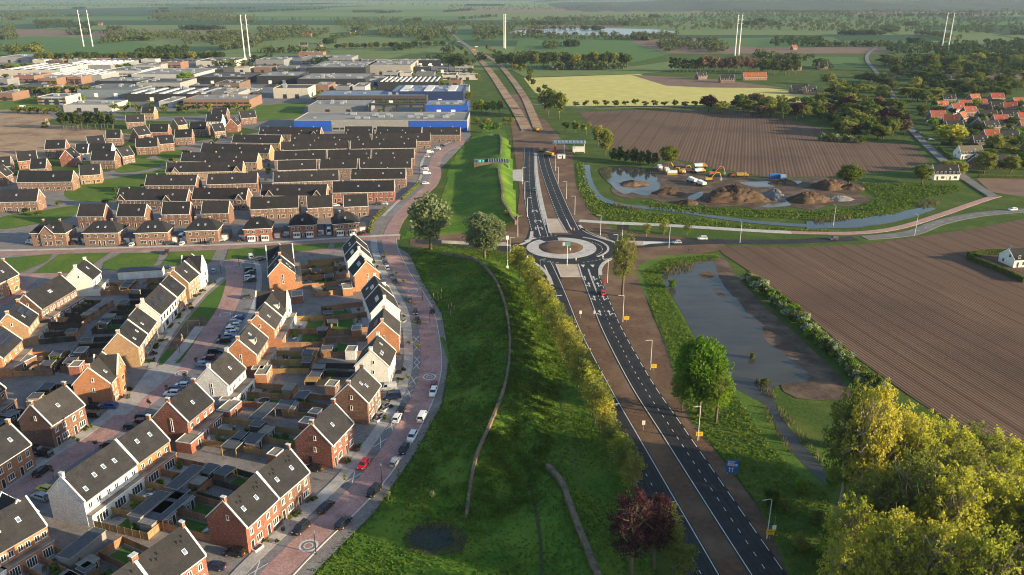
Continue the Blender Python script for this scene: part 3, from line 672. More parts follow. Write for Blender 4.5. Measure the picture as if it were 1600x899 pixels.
sheet('sand_lot', [(-200,205),(0,190),(120,198),(205,210),(200,222),(130,232),(90,246),(40,250),(-200,262)], -.02, MT['soil_light'])
sheet('sand_lot', [(-100,165),(60,166),(85,185),(60,195),(-100,200)], -.02, MT['soil_light'])
for pl in ([(110,290),(180,278),(230,270),(262,262),(262,278),(225,285),(215,310),(150,315),(105,310)], [(0,340),(60,330),(120,322),(110,340),(60,350),(0,358)], [(190,248),(250,250),(262,256),(215,268),(180,268)], [(250,232),(300,238),(265,250),(245,244)]):
    blob('village_green', pl, -.02, MT['verge'])
sheet('industry_ground', [(-300,180),(-300,98),(100,95),(480,88),(700,98),(735,140),(735,205),(420,205),(300,190)], -.04, MT['asphalt_old'])
for pl in ([(400,165),(480,160),(470,185),(400,190)], [(0,150),(120,152),(80,170),(0,172)], [(640,112),(715,112),(735,150),(690,160),(640,125)], [(180,176),(400,170),(400,178),(200,184)]):
    sheet('industry_lawn', pl, -.02, MT['verge'])
# far patchwork of fields
frng = random.Random(5)
ys = [900, 1040, 1180, 1330, 1500, 1690, 1900, 2150, 2450, 2800, 3250, 3800, 4500, 5400, 6600, 8200, 10400]
kinds = ['fieldgreen', 'fieldgreen2', 'fielddark', 'fieldbrown', 'fieldbrown', 'fieldgreen2', 'fielddark', 'fieldgreen', 'fieldpale']
FIELD_EDGES = []
for r in range(len(ys) - 1):
    y0, y1 = ys[r], ys[r+1]; hw = y1 * 0.72 + 100; x = -hw
    while x < hw:
        w = frng.uniform(0.5, 1.6) * (y1 - y0) * frng.choice((0.9, 1.6, 2.2)); k = frng.choice(kinds)
        if k == 'fieldpale': k = 'fieldgreen2'
        sk = (y1 - y0) * 0.25; j = lambda: frng.uniform(-.06, .06) * (y1 - y0)
        P = [(x + j(), y0 + j()), (x + w + j(), y0 + j()), (x + w + sk + j(), y1 + j()), (x + sk + j(), y1 + j())]
        inspec = y0 < 1500 and x + w > 0 and x < 520
        if not (y0 < 1250 and x < 0 and x + w > -700 and y0 < 1100) and not inspec: sheet('field', P, -.10 + .0011 * len(FIELD_EDGES) / 2, MT[k], px=False)
        FIELD_EDGES.append((P[0], P[1])); FIELD_EDGES.append((P[0], P[3])); x += w
for fi, (pl, k) in enumerate((([(0,60),(60,57),(190,62),(270,75),(200,84),(90,88),(0,84)], 'fieldgreen'), ([(0,45),(110,48),(200,53),(200,58),(60,57),(0,56)], 'fieldbrown'), ([(400,80),(440,58),(500,52),(700,66),(700,70),(560,76)], 'fieldgreen2'),
              ([(810,62),(1000,58),(1040,64),(1000,72),(1050,84),(990,98),(820,112),(800,90)], 'fieldgreen'), ([(800,110),(990,104),(1050,96),(1060,110),(1000,116),(820,121)], 'fieldgreen2'), ([(1120,60),(1300,58),(1330,72),(1200,76),(1130,70)], 'fieldgreen'),
              ([(980,62),(1100,60),(1120,68),(1000,70)], 'fieldbrown'), ([(1560,14),(1640,12),(1640,26),(1565,26)], 'fieldgreen2'), ([(1370,74),(1640,62),(1640,80),(1400,86)], 'fieldgreen2'), ([(1240,88),(1340,90),(1350,105),(1240,104)], 'fieldgreen'))):
    sheet('field', pl, .12 + .02 * fi, MT[k])
# wooded ridge on the far right and low hills along the skyline
def ridge(x0, x1, y0, y1, hgt, seed, n=70, m=14):
    g = np.random.default_rng(seed); X, Y = np.meshgrid(np.linspace(x0, x1, n), np.linspace(y0, y1, m)); u = (X-x0)/(x1-x0); v = (Y-y0)/(y1-y0)
    Zz = hgt * np.sin(np.pi*np.clip(u, 0, 1))**.6 * np.sin(np.pi*np.clip(v, 0, 1)) * (1 + .2*np.sin(u*17+seed) + .12*np.sin(u*41)) + g.normal(0, hgt*.05, X.shape) * (v > .05)*(v < .95)
    idx = np.arange(X.size).reshape(X.shape); Q = np.stack([idx[:-1,:-1], idx[:-1,1:], idx[1:,1:], idx[1:,:-1]], -1).reshape(-1, 4)
    return tag(link('hill', np_mesh('hill', np.stack([X.ravel(), Y.ravel(), Zz.ravel()-1], 1), Q, [MT['hill']], smooth=True)), kind='structure')
MT['hill'] = M_noise('wooded_hill', (.016, .032, .016), (.035, .055, .022), .02, .95, 4.0, (.05, .075, .03), .003)
ridge(300, 6200, 4600, 8600, 62, 3); ridge(-9000, 9500, 9800, 13300, 95, 4, 140)

# ================================================================ houses
PI = math.pi
def window_mesh(w, h, nx, ny, dark=False):
    def mk():
        mb = MB(); t = .09 if w < 2.5 else .1; d = -.09
        mb.box(-w/2, w/2, d, 0, 0, t); mb.box(-w/2, w/2, d, 0, h-t, h); mb.box(-w/2, -w/2+t, d+.004, 0, t, h-t); mb.box(w/2-t, w/2, d+.004, 0, t, h-t)
        for i in range(1, nx): x = -w/2 + w*i/nx; mb.box(x-.045, x+.045, d+.01, 0, t, h-t)
        for i in range(1, ny): z = h*i/ny; mb.box(-w/2+t, w/2-t, d+.016, 0, z-.035, z+.035)
        mb.box(-w/2-.08, w/2+.08, -.14, 0, -.09, -.004)
        p = MB(); p.box(-w/2+.05, w/2-.05, -.035, 0, .05, h-.05)
        return mb.mesh('window', [MT['darkframe' if dark else 'frame']]), p.mesh('pane', [MT['glass']])
    return cached(('win', round(w, 2), round(h, 2), nx, ny, dark), mk)
def add_window(par, loc, rz, w=1.0, h=1.3, nx=2, ny=1, dark=False, name='window', pane=True):
    a, b = window_mesh(w, h, nx, ny, dark)
    if pane: o = link(name, a, par, loc, (0, 0, rz)); link('pane', b, o)
    else:
        def mk():
            mb = MB(); mb.box(-w/2, w/2, -.05, 0, 0, h, 0); n = nx
            for i in range(n): mb.box(-w/2+.09+i*(w-.09)/n, -w/2+(i+1)*(w-.09)/n, -.07, -.05, .09, h-.09, 1)
            return mb.mesh('window', [MT['darkframe' if dark else 'frame'], MT['glass']])
        o = link(name, cached(('winf', round(w, 1), round(h, 1), nx, dark), mk), par, loc, (0, 0, rz))
    return o
def add_door(par, loc, rz, dark=True):
    def mk():
        mb = MB(); mb.box(-.5, -.42, -.1, 0, 0, 2.25); mb.box(.42, .5, -.1, 0, 0, 2.25); mb.box(-.42, .42, -.1, 0, 2.17, 2.25); mb.box(-.42, .42, -.05, 0, 0, 2.17, 1); mb.box(-.2, .2, -.07, -.05, 1.2, 1.95, 2)
        return mb.mesh('door', [MT['frame'], MT['black'], MT['glass']])
    return link('door', cached('door', mk), par, loc, (0, 0, rz))
def prism_roof(L, hw, eave, rid, over=.28, th=.2, end=0.0):
    # two slabs in one skin, along x
    mb = MB(); sl = (rid - eave) / hw; ye = hw + over; ze = eave - over*sl
    prof = [(-ye, ze), (0, rid), (ye, ze), (ye, ze+th), (0, rid+th*1.25), (-ye, ze+th)]
    n = 0
    for x in (-L/2-end, L/2+end): mb.v += [(x, y, z) for y, z in prof]
    for i in range(6):
        j = (i+1) % 6; mb.f.append((i, j, 6+j, 6+i)); mb.m.append(0)
    mb.f += [(0,5,4,1), (1,4,3,2), (6,7,10,11), (7,8,9,10)]; mb.m += [0]*4
    return mb
def coping_mb(hw, eave, rid, x, over=.3, w=.34, up=.34):
    mb = MB(); sl = (rid-eave)/hw; ye = hw+over; ze = eave-over*sl; b = .12
    for s in (-1, 1):
        p = [(s*ye, ze+b), (0, rid+b), (0, rid+b+up), (s*ye, ze+b+up)]
        if s > 0: p = p[::-1]
        mb.prism(p, 'x', x-w/2, x+w/2)
    return mb
def skylight(par, L, hw, eave, rid, u, v, side, w=.62, h=.95, kind='sky'):
    sl = math.atan2(rid-eave, hw); 
    def mk():
        mb = MB(); mb.box(-w/2-.07, w/2+.07, -h/2-.07, h/2+.07, 0, .09, 0); mb.box(-w/2, w/2, -h/2, h/2, .09, .115, 1)
        return mb.mesh('skylight', [MT['frame'], MT['skyglass']])
    me = cached(('sky', w, h), mk)
    y = side*hw*(1-v); z = eave + (rid-eave)*v + .24/math.cos(sl)*.92
    return link('skylight', me, par, (u*L/2, y, z), (-sl*side, 0, 0))
def solar(par, L, hw, eave, rid, u0, n, v, side, w=1.0, h=1.65):
    sl = math.atan2(rid-eave, hw)
    def mk():
        mb = MB(); mb.box(-w/2, w/2, -h/2, h/2, .04, .085, 0); mb.box(-w/2+.04, w/2-.04, -h/2+.04, h/2-.04, .085, .092, 1); return mb.mesh('solar_panel', [MT['black'], MT['solar']])
    me = cached('solar', mk)
    for i in range(n):
        x = u0*L/2 + i*(w+.04); y = side*hw*(1-v); z = eave+(rid-eave)*v+.24/math.cos(sl)
        link('solar_panel', me, par, (x, y, z), (-sl*side, 0, 0))
def roof_vents(par, L, hw, eave, rid, us, side):
    def mk():
        mb = MB(); mb.cyl((0, 0, -.2), .08, .55, 6); mb.cyl((0, 0, .35), .13, .12, 6); return mb.mesh('roof_vent', [MT['black']])
    me = cached('vent', mk)
    for u, v in us: link('roof_vent', me, par, (u*L/2, side*hw*(1-v), eave+(rid-eave)*v+.35))
def chimney(par, x, rid, mat, w=.62, d=.95, h=.95):
    def mk():
        mb = MB(); mb.box(-w/2, w/2, -d/2, d/2, -.7, h, 0); mb.box(-w/2-.07, w/2+.07, -d/2-.07, d/2+.07, h, h+.12, 1); return mb.mesh('chimney', [mat, MT['coping']])
    return link('chimney', cached(('chim', mat.name, w, d, h), mk), par, (x, 0, rid+.1))

HOUSES = []
def house(A, B, front, brick, roofm, units, label, group, W=9.4, eave=6.2, rid=11.0, ext=2.3, sky=(), solarp=(), vents=True, gables='white', chim=(1, 1), tallwin=True, cat='house', cross=None, frontstyle='brick', ridge_px=True, extwin=True, name='brick_house', dormer=None, pane=True, dark=False, rear=True):
    a = at(*A, rid) if ridge_px else Vector(A); b = at(*B, rid) if ridge_px else Vector(B)
    if front == 'L': a, b = b, a
    d = b - a; L = Vector((d.x, d.y)).length; rz = math.atan2(d.y, d.x); c = (a + b) / 2; c.z = 0
    e = empty(name, c, rz, label, cat, group); hw = W / 2; bm = MT[brick]; tm = MT[roofm]
    mb = MB(); mb.prism([(-hw, -.3), (hw, -.3), (hw, eave), (0, rid - .02), (-hw, eave)], 'x', -L/2, L/2); mb.build('wall', bm, e)
    prism_roof(L, hw, eave, rid, end=-.04).build('roof', tm, e)
    if gables:
        for k, s in enumerate((-1, 1)):
            coping_mb(hw, eave, rid, s*(L/2-.13)).build('gable_coping', MT['coping' if gables == 'white' else 'b_orange'], e)
            if chim[k]: chimney(e, s*(L/2-.33), rid, bm)
    # gutters
    for s in (-1, 1):
        mb = MB(); ye = hw + .3; ze = eave - .3*(rid-eave)/hw + .05; mb.box(-L/2+.1, L/2-.1, min(s*ye, s*(ye+.14)), max(s*ye, s*(ye+.14)), ze-.08, ze+.08); mb.build('gutter', MT['frame' if s < 0 else 'metal'], e)
    # front
    u = L / units
    for i in range(units):
        x0 = -L/2 + u*i; 
        ws = [.28, .72] if u < 7.5 else [.18, .5, .82]
        for t in ws: add_window(e, (x0+u*t, -hw, 3.65), 0, 1.0 if u > 4.6 else .85, 1.45, 2 if frontstyle != 'tall' else 1, 1, dark, pane=pane)
        add_door(e, (x0+u*.26, -hw, .05), 0); add_window(e, (x0+u*.68, -hw, .75), 0, min(2.0, u*.36), 1.6, 3, 1, dark, pane=pane)
        if i: 
            mb = MB(); mb.cyl((x0, -hw-.06, 0), .05, eave-.3, 5); mb.build('downpipe', MT['metal'], e)
        if not rear: continue
        for t in ws: add_window(e, (x0+u*t, hw, 3.75), PI, 1.05, 1.35, 2, 1, dark, pane=pane)
        if ext: add_window(e, (x0+u*.5, hw+ext, .12), PI, min(3.4, u*.62), 2.15, 4, 1, False, 'french_window', pane=pane)
        else: add_window(e, (x0+u*.5, hw, .12), PI, min(3.0, u*.55), 2.15, 4, 1, False, 'french_window', pane=pane)
    if ext:
        x = MB(); x.box(-L/2+.05, L/2-.05, hw-.05, hw+ext, -.3, 2.85); ex = x.build('extension', bm, e)
        r = MB(); r.box(-L/2, L/2, hw+.02, hw+ext+.12, 2.852, 3.0); r.build('flat_roof', MT['gravel'], ex)
        t = MB(); t.box(-L/2-.01, L/2+.01, hw+ext+.121, hw+ext+.2, 2.8, 3.06); t.build('roof_trim', MT['frame' if brick in ('b_white', 'b_cream') else 'metal'], ex)
    # gable windows
    if tallwin:
        for s in (-1, 1):
            if tallwin == 'tall': add_window(e, (s*L/2, 0.3*s, 2.9), s*PI/2, .62, 3.7, 1, 3, dark, pane=pane)
            else:
                add_window(e, (s*L/2, .6*s, 7.0), s*PI/2, .62, 1.15, 1, 1, dark, pane=pane)
                if tallwin == 'two': add_window(e, (s*L/2, .4*s, 3.9), s*PI/2, .62, 1.25, 1, 1, dark, pane=pane); add_window(e, (s*L/2, -1.0*s, .6), s*PI/2, 1.0, 1.9, 1, 1, True, pane=pane)
    for (su, sv_, ss) in sky: skylight(e, L, hw, eave, rid, su, sv_, ss)
    for (su, n, sv_, ss) in solarp: solar(e, L, hw, eave, rid, su, n, sv_, ss)
    if vents:
        for i in range(units):
            uc = (-1 + (2*i+1)/units); roof_vents(e, L, hw, eave, rid, ((uc-.18/units, .66), (uc+.12/units, .6), (uc+.34/units, .72)), 1 if front == 'L' else -1)
    if dormer:
        for (du, ds) in dormer:
            mb = MB(); y0 = ds*hw*.72; z0 = eave + (rid-eave)*.30; mb.hexa([(du*L/2-1.1, min(y0, ds*.6), z0), (du*L/2+1.1, min(y0, ds*.6), z0), (du*L/2+1.1, max(y0, ds*.6), z0), (du*L/2-1.1, max(y0, ds*.6), z0)] + [(du*L/2-1.1, min(y0, ds*.6), z0+1.9), (du*L/2+1.1, min(y0, ds*.6), z0+1.9), (du*L/2+1.1, max(y0, ds*.6), z0+1.9), (du*L/2-1.1, max(y0, ds*.6), z0+1.9)])
            dm = mb.build('dormer', MT['white'], e); r = MB(); r.box(du*L/2-1.25, du*L/2+1.25, min(y0+ds*.2, ds*.5), max(y0+ds*.2, ds*.5), z0+1.902, z0+2.05); r.build('dormer_roof', MT['felt'], dm)
            link('pane', cached('dpane', lambda: MB().box(-.8, .8, -.03, 0, 0, 1.1).mesh('pane', [MT['glass']])), dm, (du*L/2, y0+ds*.004, z0+.5), (0, 0, 0 if ds < 0 else PI))
    if cross:      # cross wing: position along the ridge, width, reach to front and rear
        cx_, cw, fr, re = cross; cx_ = cx_*L/2; wl = MB()
        hw2 = cw/2; y0, y1 = -hw-fr, hw+re
        wl.prism([(cx_-hw2, -.3), (cx_+hw2, -.3), (cx_+hw2, eave+.4), (cx_, rid+.3), (cx_-hw2, eave+.4)], 'y', y0, y1)
        wg = wl.build('cross_wing', bm, e)
        rb = prism_roof(y1-y0, hw2, eave+.4, rid+.3, over=.1, end=-.04); ro = rb.build('wing_roof', tm, wg, (cx_, (y0+y1)/2, .03), (0, 0, PI/2))
        for yy in (y0, y1):
            coping_mb(hw2, eave+.4, rid+.3, 0, .12, .4, .42).build('gable_coping', MT['coping'], wg, (cx_, yy + (.16 if yy == y0 else -.16), .02), (0, 0, PI/2))
        for zz, ww in ((.6, 1.8), (3.7, 1.6), (7.4, .7)):
            add_window(wg, (cx_, y0, zz), 0, ww, 1.5, 2 if ww > 1 else 1, 1, dark, pane=False); add_window(wg, (cx_, y1, zz), PI, ww, 1.5, 2 if ww > 1 else 1, 1, dark, pane=False)
    HOUSES.append(dict(e=e, L=L, W=W, c=c, rz=rz, units=units, ext=ext, front=front, label=label))
    return e

gE = 'houses along the curving street'; gM = 'houses backing onto the gardens from the middle street'; gW = 'houses facing the play lawn'; gV = 'houses on the west street'
EAST_H, MID_H, WEST_H = [], [], []
def E(*a, **k): h = house(*a, **k); EAST_H.append(HOUSES[-1]); return h
def Mh(*a, **k):
    k.setdefault('ext', 1.4 if len(MID_H) < 4 else 2.3); h = house(*a, **k); MID_H.append(HOUSES[-1]); return h
def Wh(*a, **k): h = house(*a, **k); WEST_H.append(HOUSES[-1]); return h
# east row, fronts to the right
E((131,930),(209,875), 'R', 'b_brown', 't_dark', 2, 'brown brick house cut by the bottom edge, bottom left', gE, ext=0, sky=((.3,.45,1),), tallwin='')
E((209,875),(287,821), 'R', 'b_red', 't_dark', 2, 'red brick house with chimney, nearest whole roof at bottom left', gE, ext=0, sky=((.2,.5,1),(-.5,.4,1),(.45,.35,-1)))
E((348,785),(401,740), 'R', 'b_red', 't_dark', 2, 'red brick house with plain gable beside black parked car, bottom of curving street', gE, ext=0, sky=((-.55,.42,-1),(.2,.42,-1)), chim=(1, 0))
E((401,740),(452,700), 'R', 'b_brown', 't_dark', 2, 'brown brick house joined to plain gabled red one, white party coping between', gE, ext=0, sky=((-.5,.42,-1),(.4,.42,-1)), chim=(0, 1))
E((486,664),(522,629), 'R', 'b_red', 't_dark', 2, 'detached red brick house above the red parked car', gE, ext=0, sky=((-.1,.45,-1),), vents=False, tallwin='two')
E((544,602),(566,574), 'R', 'b_brown', 't_grey', 2, 'dark brown brick house with two skylights and white planters in front', gE, ext=0, sky=((-.2,.62,-1),(.0,.4,-1)), vents=False, tallwin='two')
E((579,549),(591,524), 'R', 'b_cream', 't_grey', 2, 'white rendered house with four skylights on curving street', gE, ext=0, sky=((-.5,.5,-1),(-.25,.5,-1),(.35,.7,-1),(0,.5,1)), vents=False, tallwin='two', name='white_house')
E((597,504),(600,482), 'R', 'b_orange', 't_grey', 1, 'orange brick house with solar panels between two white houses', gE, ext=0, vents=False, solarp=((-.6,5,.55,1),), tallwin='tall')
E((601,467),(592,446), 'R', 'b_cream', 't_grey', 1, 'white gabled house with solar roof, nearer of joined pair', gE, ext=0, solarp=((-.5,4,.6,1),), chim=(1, 0), tallwin='', name='white_house')
E((592,446),(585,431), 'R', 'b_cream', 't_grey', 1, 'white house with roof dormer, farther of joined pair', gE, ext=0, solarp=((-.6,3,.6,1),), chim=(0, 1), sky=((.2,.3,1),), dormer=((.55,-1),), tallwin='', name='white_house')
E((572,410),(563,399), 'R', 'b_orange', 't_dark', 1, 'orange brick house with narrow tall gable window, right row near the corner', gE, ext=0, solarp=((-.5,4,.6,1),), tallwin='tall')
E((561,390),(557,379), 'R', 'b_cream', 't_dark', 1, 'white gabled house second from the street corner', gE, ext=0, solarp=((-.5,4,.5,1),), chim=(1, 0), tallwin='', name='white_house')
E((557,379),(553,367), 'R', 'b_cream', 't_dark', 1, 'white house at the street corner, far end of right row', gE, ext=0, sky=((-.3,.5,1),(.2,.5,1)), chim=(0, 1), tallwin='', name='white_house')
# middle row, fronts to the left
Mh((-110,862),(-38,820), 'L', 'b_white', 't_dark', 2, 'white brick house cut by the left edge, bottom left', gM, chim=(0, 0))
Mh((-38,820),(42,777), 'L', 'b_orange', 't_dark', 3, 'orange brick house with blue skylight beside wooden garden shed, bottom left', gM, sky=((-.25,.5,1),(.55,.5,1)), cross=(-.62,6.5,.6,-4.5), chim=(0, 0), vents=False, tallwin='')
Mh((95,747),(181,689), 'L', 'b_white', 't_dark', 3, 'long whitewashed brick house with four skylights', gM, sky=((.72,.25,1),(.25,.45,1),(-.12,.5,1),(-.5,.45,1)), chim=(0, 1), vents=False, tallwin='', name='white_house')
Mh((181,689),(234,654), 'L', 'b_orange', 't_dark', 2, 'orange brick house joined to the far end of long white one', gM, sky=((.3,.55,1),(-.4,.5,1)), chim=(1, 0), vents=False)
Mh((261,629),(304,597), 'L', 'b_red', 't_dark', 2, 'red brick house with narrow tall gable window beside flat roofed annexe', gM, sky=((.0,.4,1),), vents=False, tallwin='tall')
Mh((325,576),(355,549), 'L', 'b_white', 't_grey', 2, 'whitewashed house with one skylight and slit gable window', gM, sky=((-.1,.4,1),), vents=False, tallwin='tall', name='white_house')
Mh((371,532),(391,505), 'L', 'b_orange', 't_grey', 2, 'orange brick house with white box dormer', gM, sky=((-.1,.7,1),), dormer=((.2,1),), vents=False, tallwin='tall')
Mh((401,494),(414,474), 'L', 'b_orange', 't_grey', 1, 'orange brick house with two small gable windows before the cross winged one', gM, sky=((.1,.5,1),), chim=(0, 1), vents=False)
Mh((414,474),(426,455), 'L', 'b_cream', 't_grey', 1, 'house with steep cross wing and small dormer, middle of garden block', gM, cross=(-.7,6.0,.5,.6), dormer=((.35,1),), chim=(0, 0), vents=False, tallwin='')
Mh((438,411),(437,399), 'L', 'b_orange', 't_dark', 1, 'orange brick house with tall slit window near the white van', gM, sky=((.2,.3,1),(0,.5,1),(.2,.6,-1)), solarp=(), vents=False, tallwin='tall')
Mh((437.5,399),(436,382), 'L', 'b_orange', 't_dark', 2, 'orange brick house with tall cross gables at its far end, by the cross street', gM, cross=(-.62,6.0,.5,.5), sky=((.3,.5,-1),), chim=(0, 1), vents=False, tallwin='')
# row facing the play lawn
Wh((47,634),(102,602), 'R', 'b_brown', 't_grey', 2, 'dark brown brick house with square skylight at left, below the orange one', gW, ext=0, sky=((-.05,.45,-1),), vents=False)
Wh((137,576),(160,551), 'R', 'b_orange', 't_grey', 2, 'bright orange brick house with tall front cross gable by the paved square', gW, ext=0, sky=((-.35,.4,-1),), cross=(.45,5.4,.7,-3.5), vents=False, chim=(1, 0), tallwin='two')
Wh((184,522),(200,501), 'R', 'b_tan', 't_dark', 2, 'tan brick house with broad blank gable facing the paved square', gW, ext=0, sky=((-.4,.3,-1),(.5,.4,-1)), chim=(1, 0), tallwin='')
Wh((200,501),(216,481), 'R', 'b_tan', 't_dark', 2, 'tan brick house, farther of the pair beside the play lawn', gW, ext=0, sky=((-.4,.4,-1),), chim=(0, 1), tallwin='')
Wh((222,472),(250,445), 'R', 'b_cream', 't_dark', 2, 'white house with black windows and solar panels facing the play lawn', gW, ext=0, solarp=((-.6,2,.5,-1),(0,2,.5,-1)), chim=(1, 0), dark=True, tallwin='', name='white_house')
Wh((250,445),(265,430), 'R', 'b_orange', 't_dark', 2, 'orange brick house joined beyond the white one with black windows', gW, ext=0, solarp=((-.3,2,.5,-1),), chim=(0, 1), tallwin='')
Wh((270,423),(288,409), 'R', 'b_tan', 't_dark', 2, 'brown brick house with small roof vents, before the white stepped end house', gW, ext=0, sky=((0,.5,-1),), chim=(1, 0), tallwin='')
Wh((288,409),(300,398), 'R', 'b_cream', 't_dark', 1, 'white end house with pointed front gable at the ring in the street', gW, ext=0, cross=(.2,6.0,.4,-2), chim=(0, 0), tallwin='', name='white_house')
# west street
gg = gV
house((117,419),(133,406), 'L', 'b_cream', 't_dark', 2, 'white house with dark roof standing by the verge lawns', gV, sky=((-.1,.55,1),), vents=False, name='white_house')
house((37,462),(95,430), 'L', 'b_brown', 't_dark', 5, 'long brown brick terrace with paired skylights at left', gV, sky=((0,.5,1),(.08,.5,1)), vents=False, chim=(1, 1))
house((11,492),(29,472), 'L', 'b_tan', 't_dark', 2, 'tan brick house with solar strip below the long brown terrace', gV, sky=((.2,.4,1),), solarp=((-.5,4,.65,1),(-.7,4,.3,1)), vents=False)
house((-32,538),(2,509), 'L', 'b_orange', 't_dark', 2, 'brick house with wide solar roof at the left edge', gV, solarp=((-.6,8,.65,1),(-.6,6,.35,1)), vents=False)
house((-45,697),(15,661), 'R', 'b_orange', 't_dark', 2, 'orange brick house with blue skylight cut by the left edge', gV, ext=0, sky=((.4,.45,-1),), vents=False)
house((-45,431),(6,408), 'R', 'b_orange', 't_dark', 2, 'orange and white house at the left edge by the verge', gV, ext=0, sky=((.4,.45,-1),), vents=False)
house((-70,610),(-25,580), 'L', 'b_brown', 't_dark', 2, 'brown brick house just reaching in at the left edge', gV, vents=False, pane=False)

# ================================================================ terraces in rows, hipped pairs, detached houses
def terrace(el, er, label, group, brick='b_brown', roofm='t_brown', W=9.0, eave=5.6, rid=10.2, gab=None, gables=None, verge=True, **k):
    a, b = at(*el, eave), at(*er, eave); d = (b - a); d.z = 0; d.normalize(); n = Vector((-d.y, d.x, 0)); A = a + n*W/2; B = b + n*W/2
    L = (B - A).length; units = max(1, round(L / 5.6))
    e = house(A, B, 'R', brick, roofm, units, label, group, W=W, eave=eave, rid=rid, ext=0, gables=gables, chim=(0, 0), tallwin='', vents=False, ridge_px=False, pane=False, rear=False, cat='house', name='terrace_row' if units > 2 else 'brick_house', **k)
    # pale verge boards on both ends
    for s in (-1, 1):
        mb = MB(); hw = W/2; sl = (rid-eave)/hw
        for q in (-1, 1):
            p = [(q*(hw+.3), eave-.3*sl-.12), (0, rid-.12), (0, rid+.3), (q*(hw+.3), eave-.3*sl+.26)]
            if q > 0: p = p[::-1]
            mb.prism(p, 'x', s*(L/2) - (.02 if s > 0 else .1), s*(L/2) + (.1 if s > 0 else .02))
        mb.build('verge_board', MT['frame'], e)
    for g in (gab or ()):      # small front gables
        mb = MB(); x = g*L/2; y = -W/2-.25; mb.prism([(x-1.9, 3.2), (x+1.9, 3.2), (x+1.9, eave), (x, eave+2.6), (x-1.9, eave)], 'y', y, -W/4); gb = mb.build('front_gable', MT[brick], e)
        ro = prism_roof(W/4+2.6, 1.9, eave, eave+2.6, over=.25, th=.14); ro.build('gable_roof', MT[roofm], gb, (x, (y-W/4)/2 + .9, .02), (0, 0, PI/2))
        vb = coping_mb(1.9, eave, eave+2.6, 0, .25, .14, .2); vb.build('verge_board', MT['frame'], gb, (x, y-.42, .0), (0, 0, PI/2))
        add_window(gb, (x, y, 3.5), 0, 1.2, 1.7, 2, 1, pane=False)
    for i in range(units):
        if (i*7 + int(L)) % 5 < 2: skylight(e, L, W/2, eave, rid, -1+(2*i+1)/units, .5, -1, .62, .8)
    if units > 3:
        for i in range(1, units, 3): chimney(e, -L/2 + L*i/units, rid, MT[brick], .5, .7, .6)
    return e
g1 = 'dark roofed terraces behind the cross street'
ROWS = [
 [((181.6,312),(291,314),dict(gab=(-.85,.45))), ((299,311),(384.5,312),dict(gab=(.75,),brick='b_mid')), ((406.7,305.5),(509.6,305.5),dict(gab=(-.72,.72),brick='b_mid')), ((519,301),(616,299),dict(brick='b_red',roofm='t_black'))],
 [((226,289.5),(305.5,289.5),{}), ((323,288),(401.5,286),{}), ((426.8,285),(529.6,281.5),dict(brick='b_mid')), ((548,280),(633.7,279),dict(brick='b_mid'))],
 [((259,269.5),(379,267),dict(gab=(-.75,.85),brick='b_tan')), ((433.5,266),(495,264),{}), ((499.4,263.6),(557.6,263),dict(brick='b_mid')), ((561.6,263),(643,262),{})],
 [((281.7,252),(401,253.5),dict(brick='b_tan')), ((428,250),(509.5,248),dict(brick='b_mid')), ((511.5,248),(579,247.6),dict(brick='b_mid')), ((581,247.6),(647,246.8),{})],
 [((313,237.5),(420,240),dict(brick='b_tan')), ((438.8,234.8),(544,232),dict(brick='b_mid')), ((548,232.6),(651,230.8),{})],
 [((362,222.7),(437,224),dict(brick='b_tan')), ((454,222.7),(577.6,220.9),dict(brick='b_mid')), ((581.6,221.4),(672.4,220),dict(brick='b_mid'))],
 [((404,210),(500,211),dict(gab=(.8,))), ((537.6,209.4),(581.6,209.4),{}), ((587,209.4),(657.7,210.7),{}), ((660,210.7),(719,210.7),dict(brick='b_mid'))],
]
for ri, row in enumerate(ROWS):
    for ci, (l, r, k) in enumerate(row):
        terrace(l, r, f"dark roofed brick terrace, {ORD[ci]} from the left in the {ORD[ri]} long row back", g1, **k)
g2 = 'gabled houses behind the hipped pairs'
for i, (l, r, k) in enumerate([((120,338),(161.5,338),{}), ((181.6,338),(225.6,338),{}), ((252,335),(296,334),{}), ((314,333.6),(356.5,333),{}), ((390.7,327),(466.8,324),dict(brick='b_mid')), ((480,325),(520,323),dict(brick='b_mid')), ((537,323),(575,321.5),dict(brick='b_mid'))]):
    terrace(l, r, f"gabled brick house behind the hipped pairs, {ORD[i]} from the left", g2, **k)
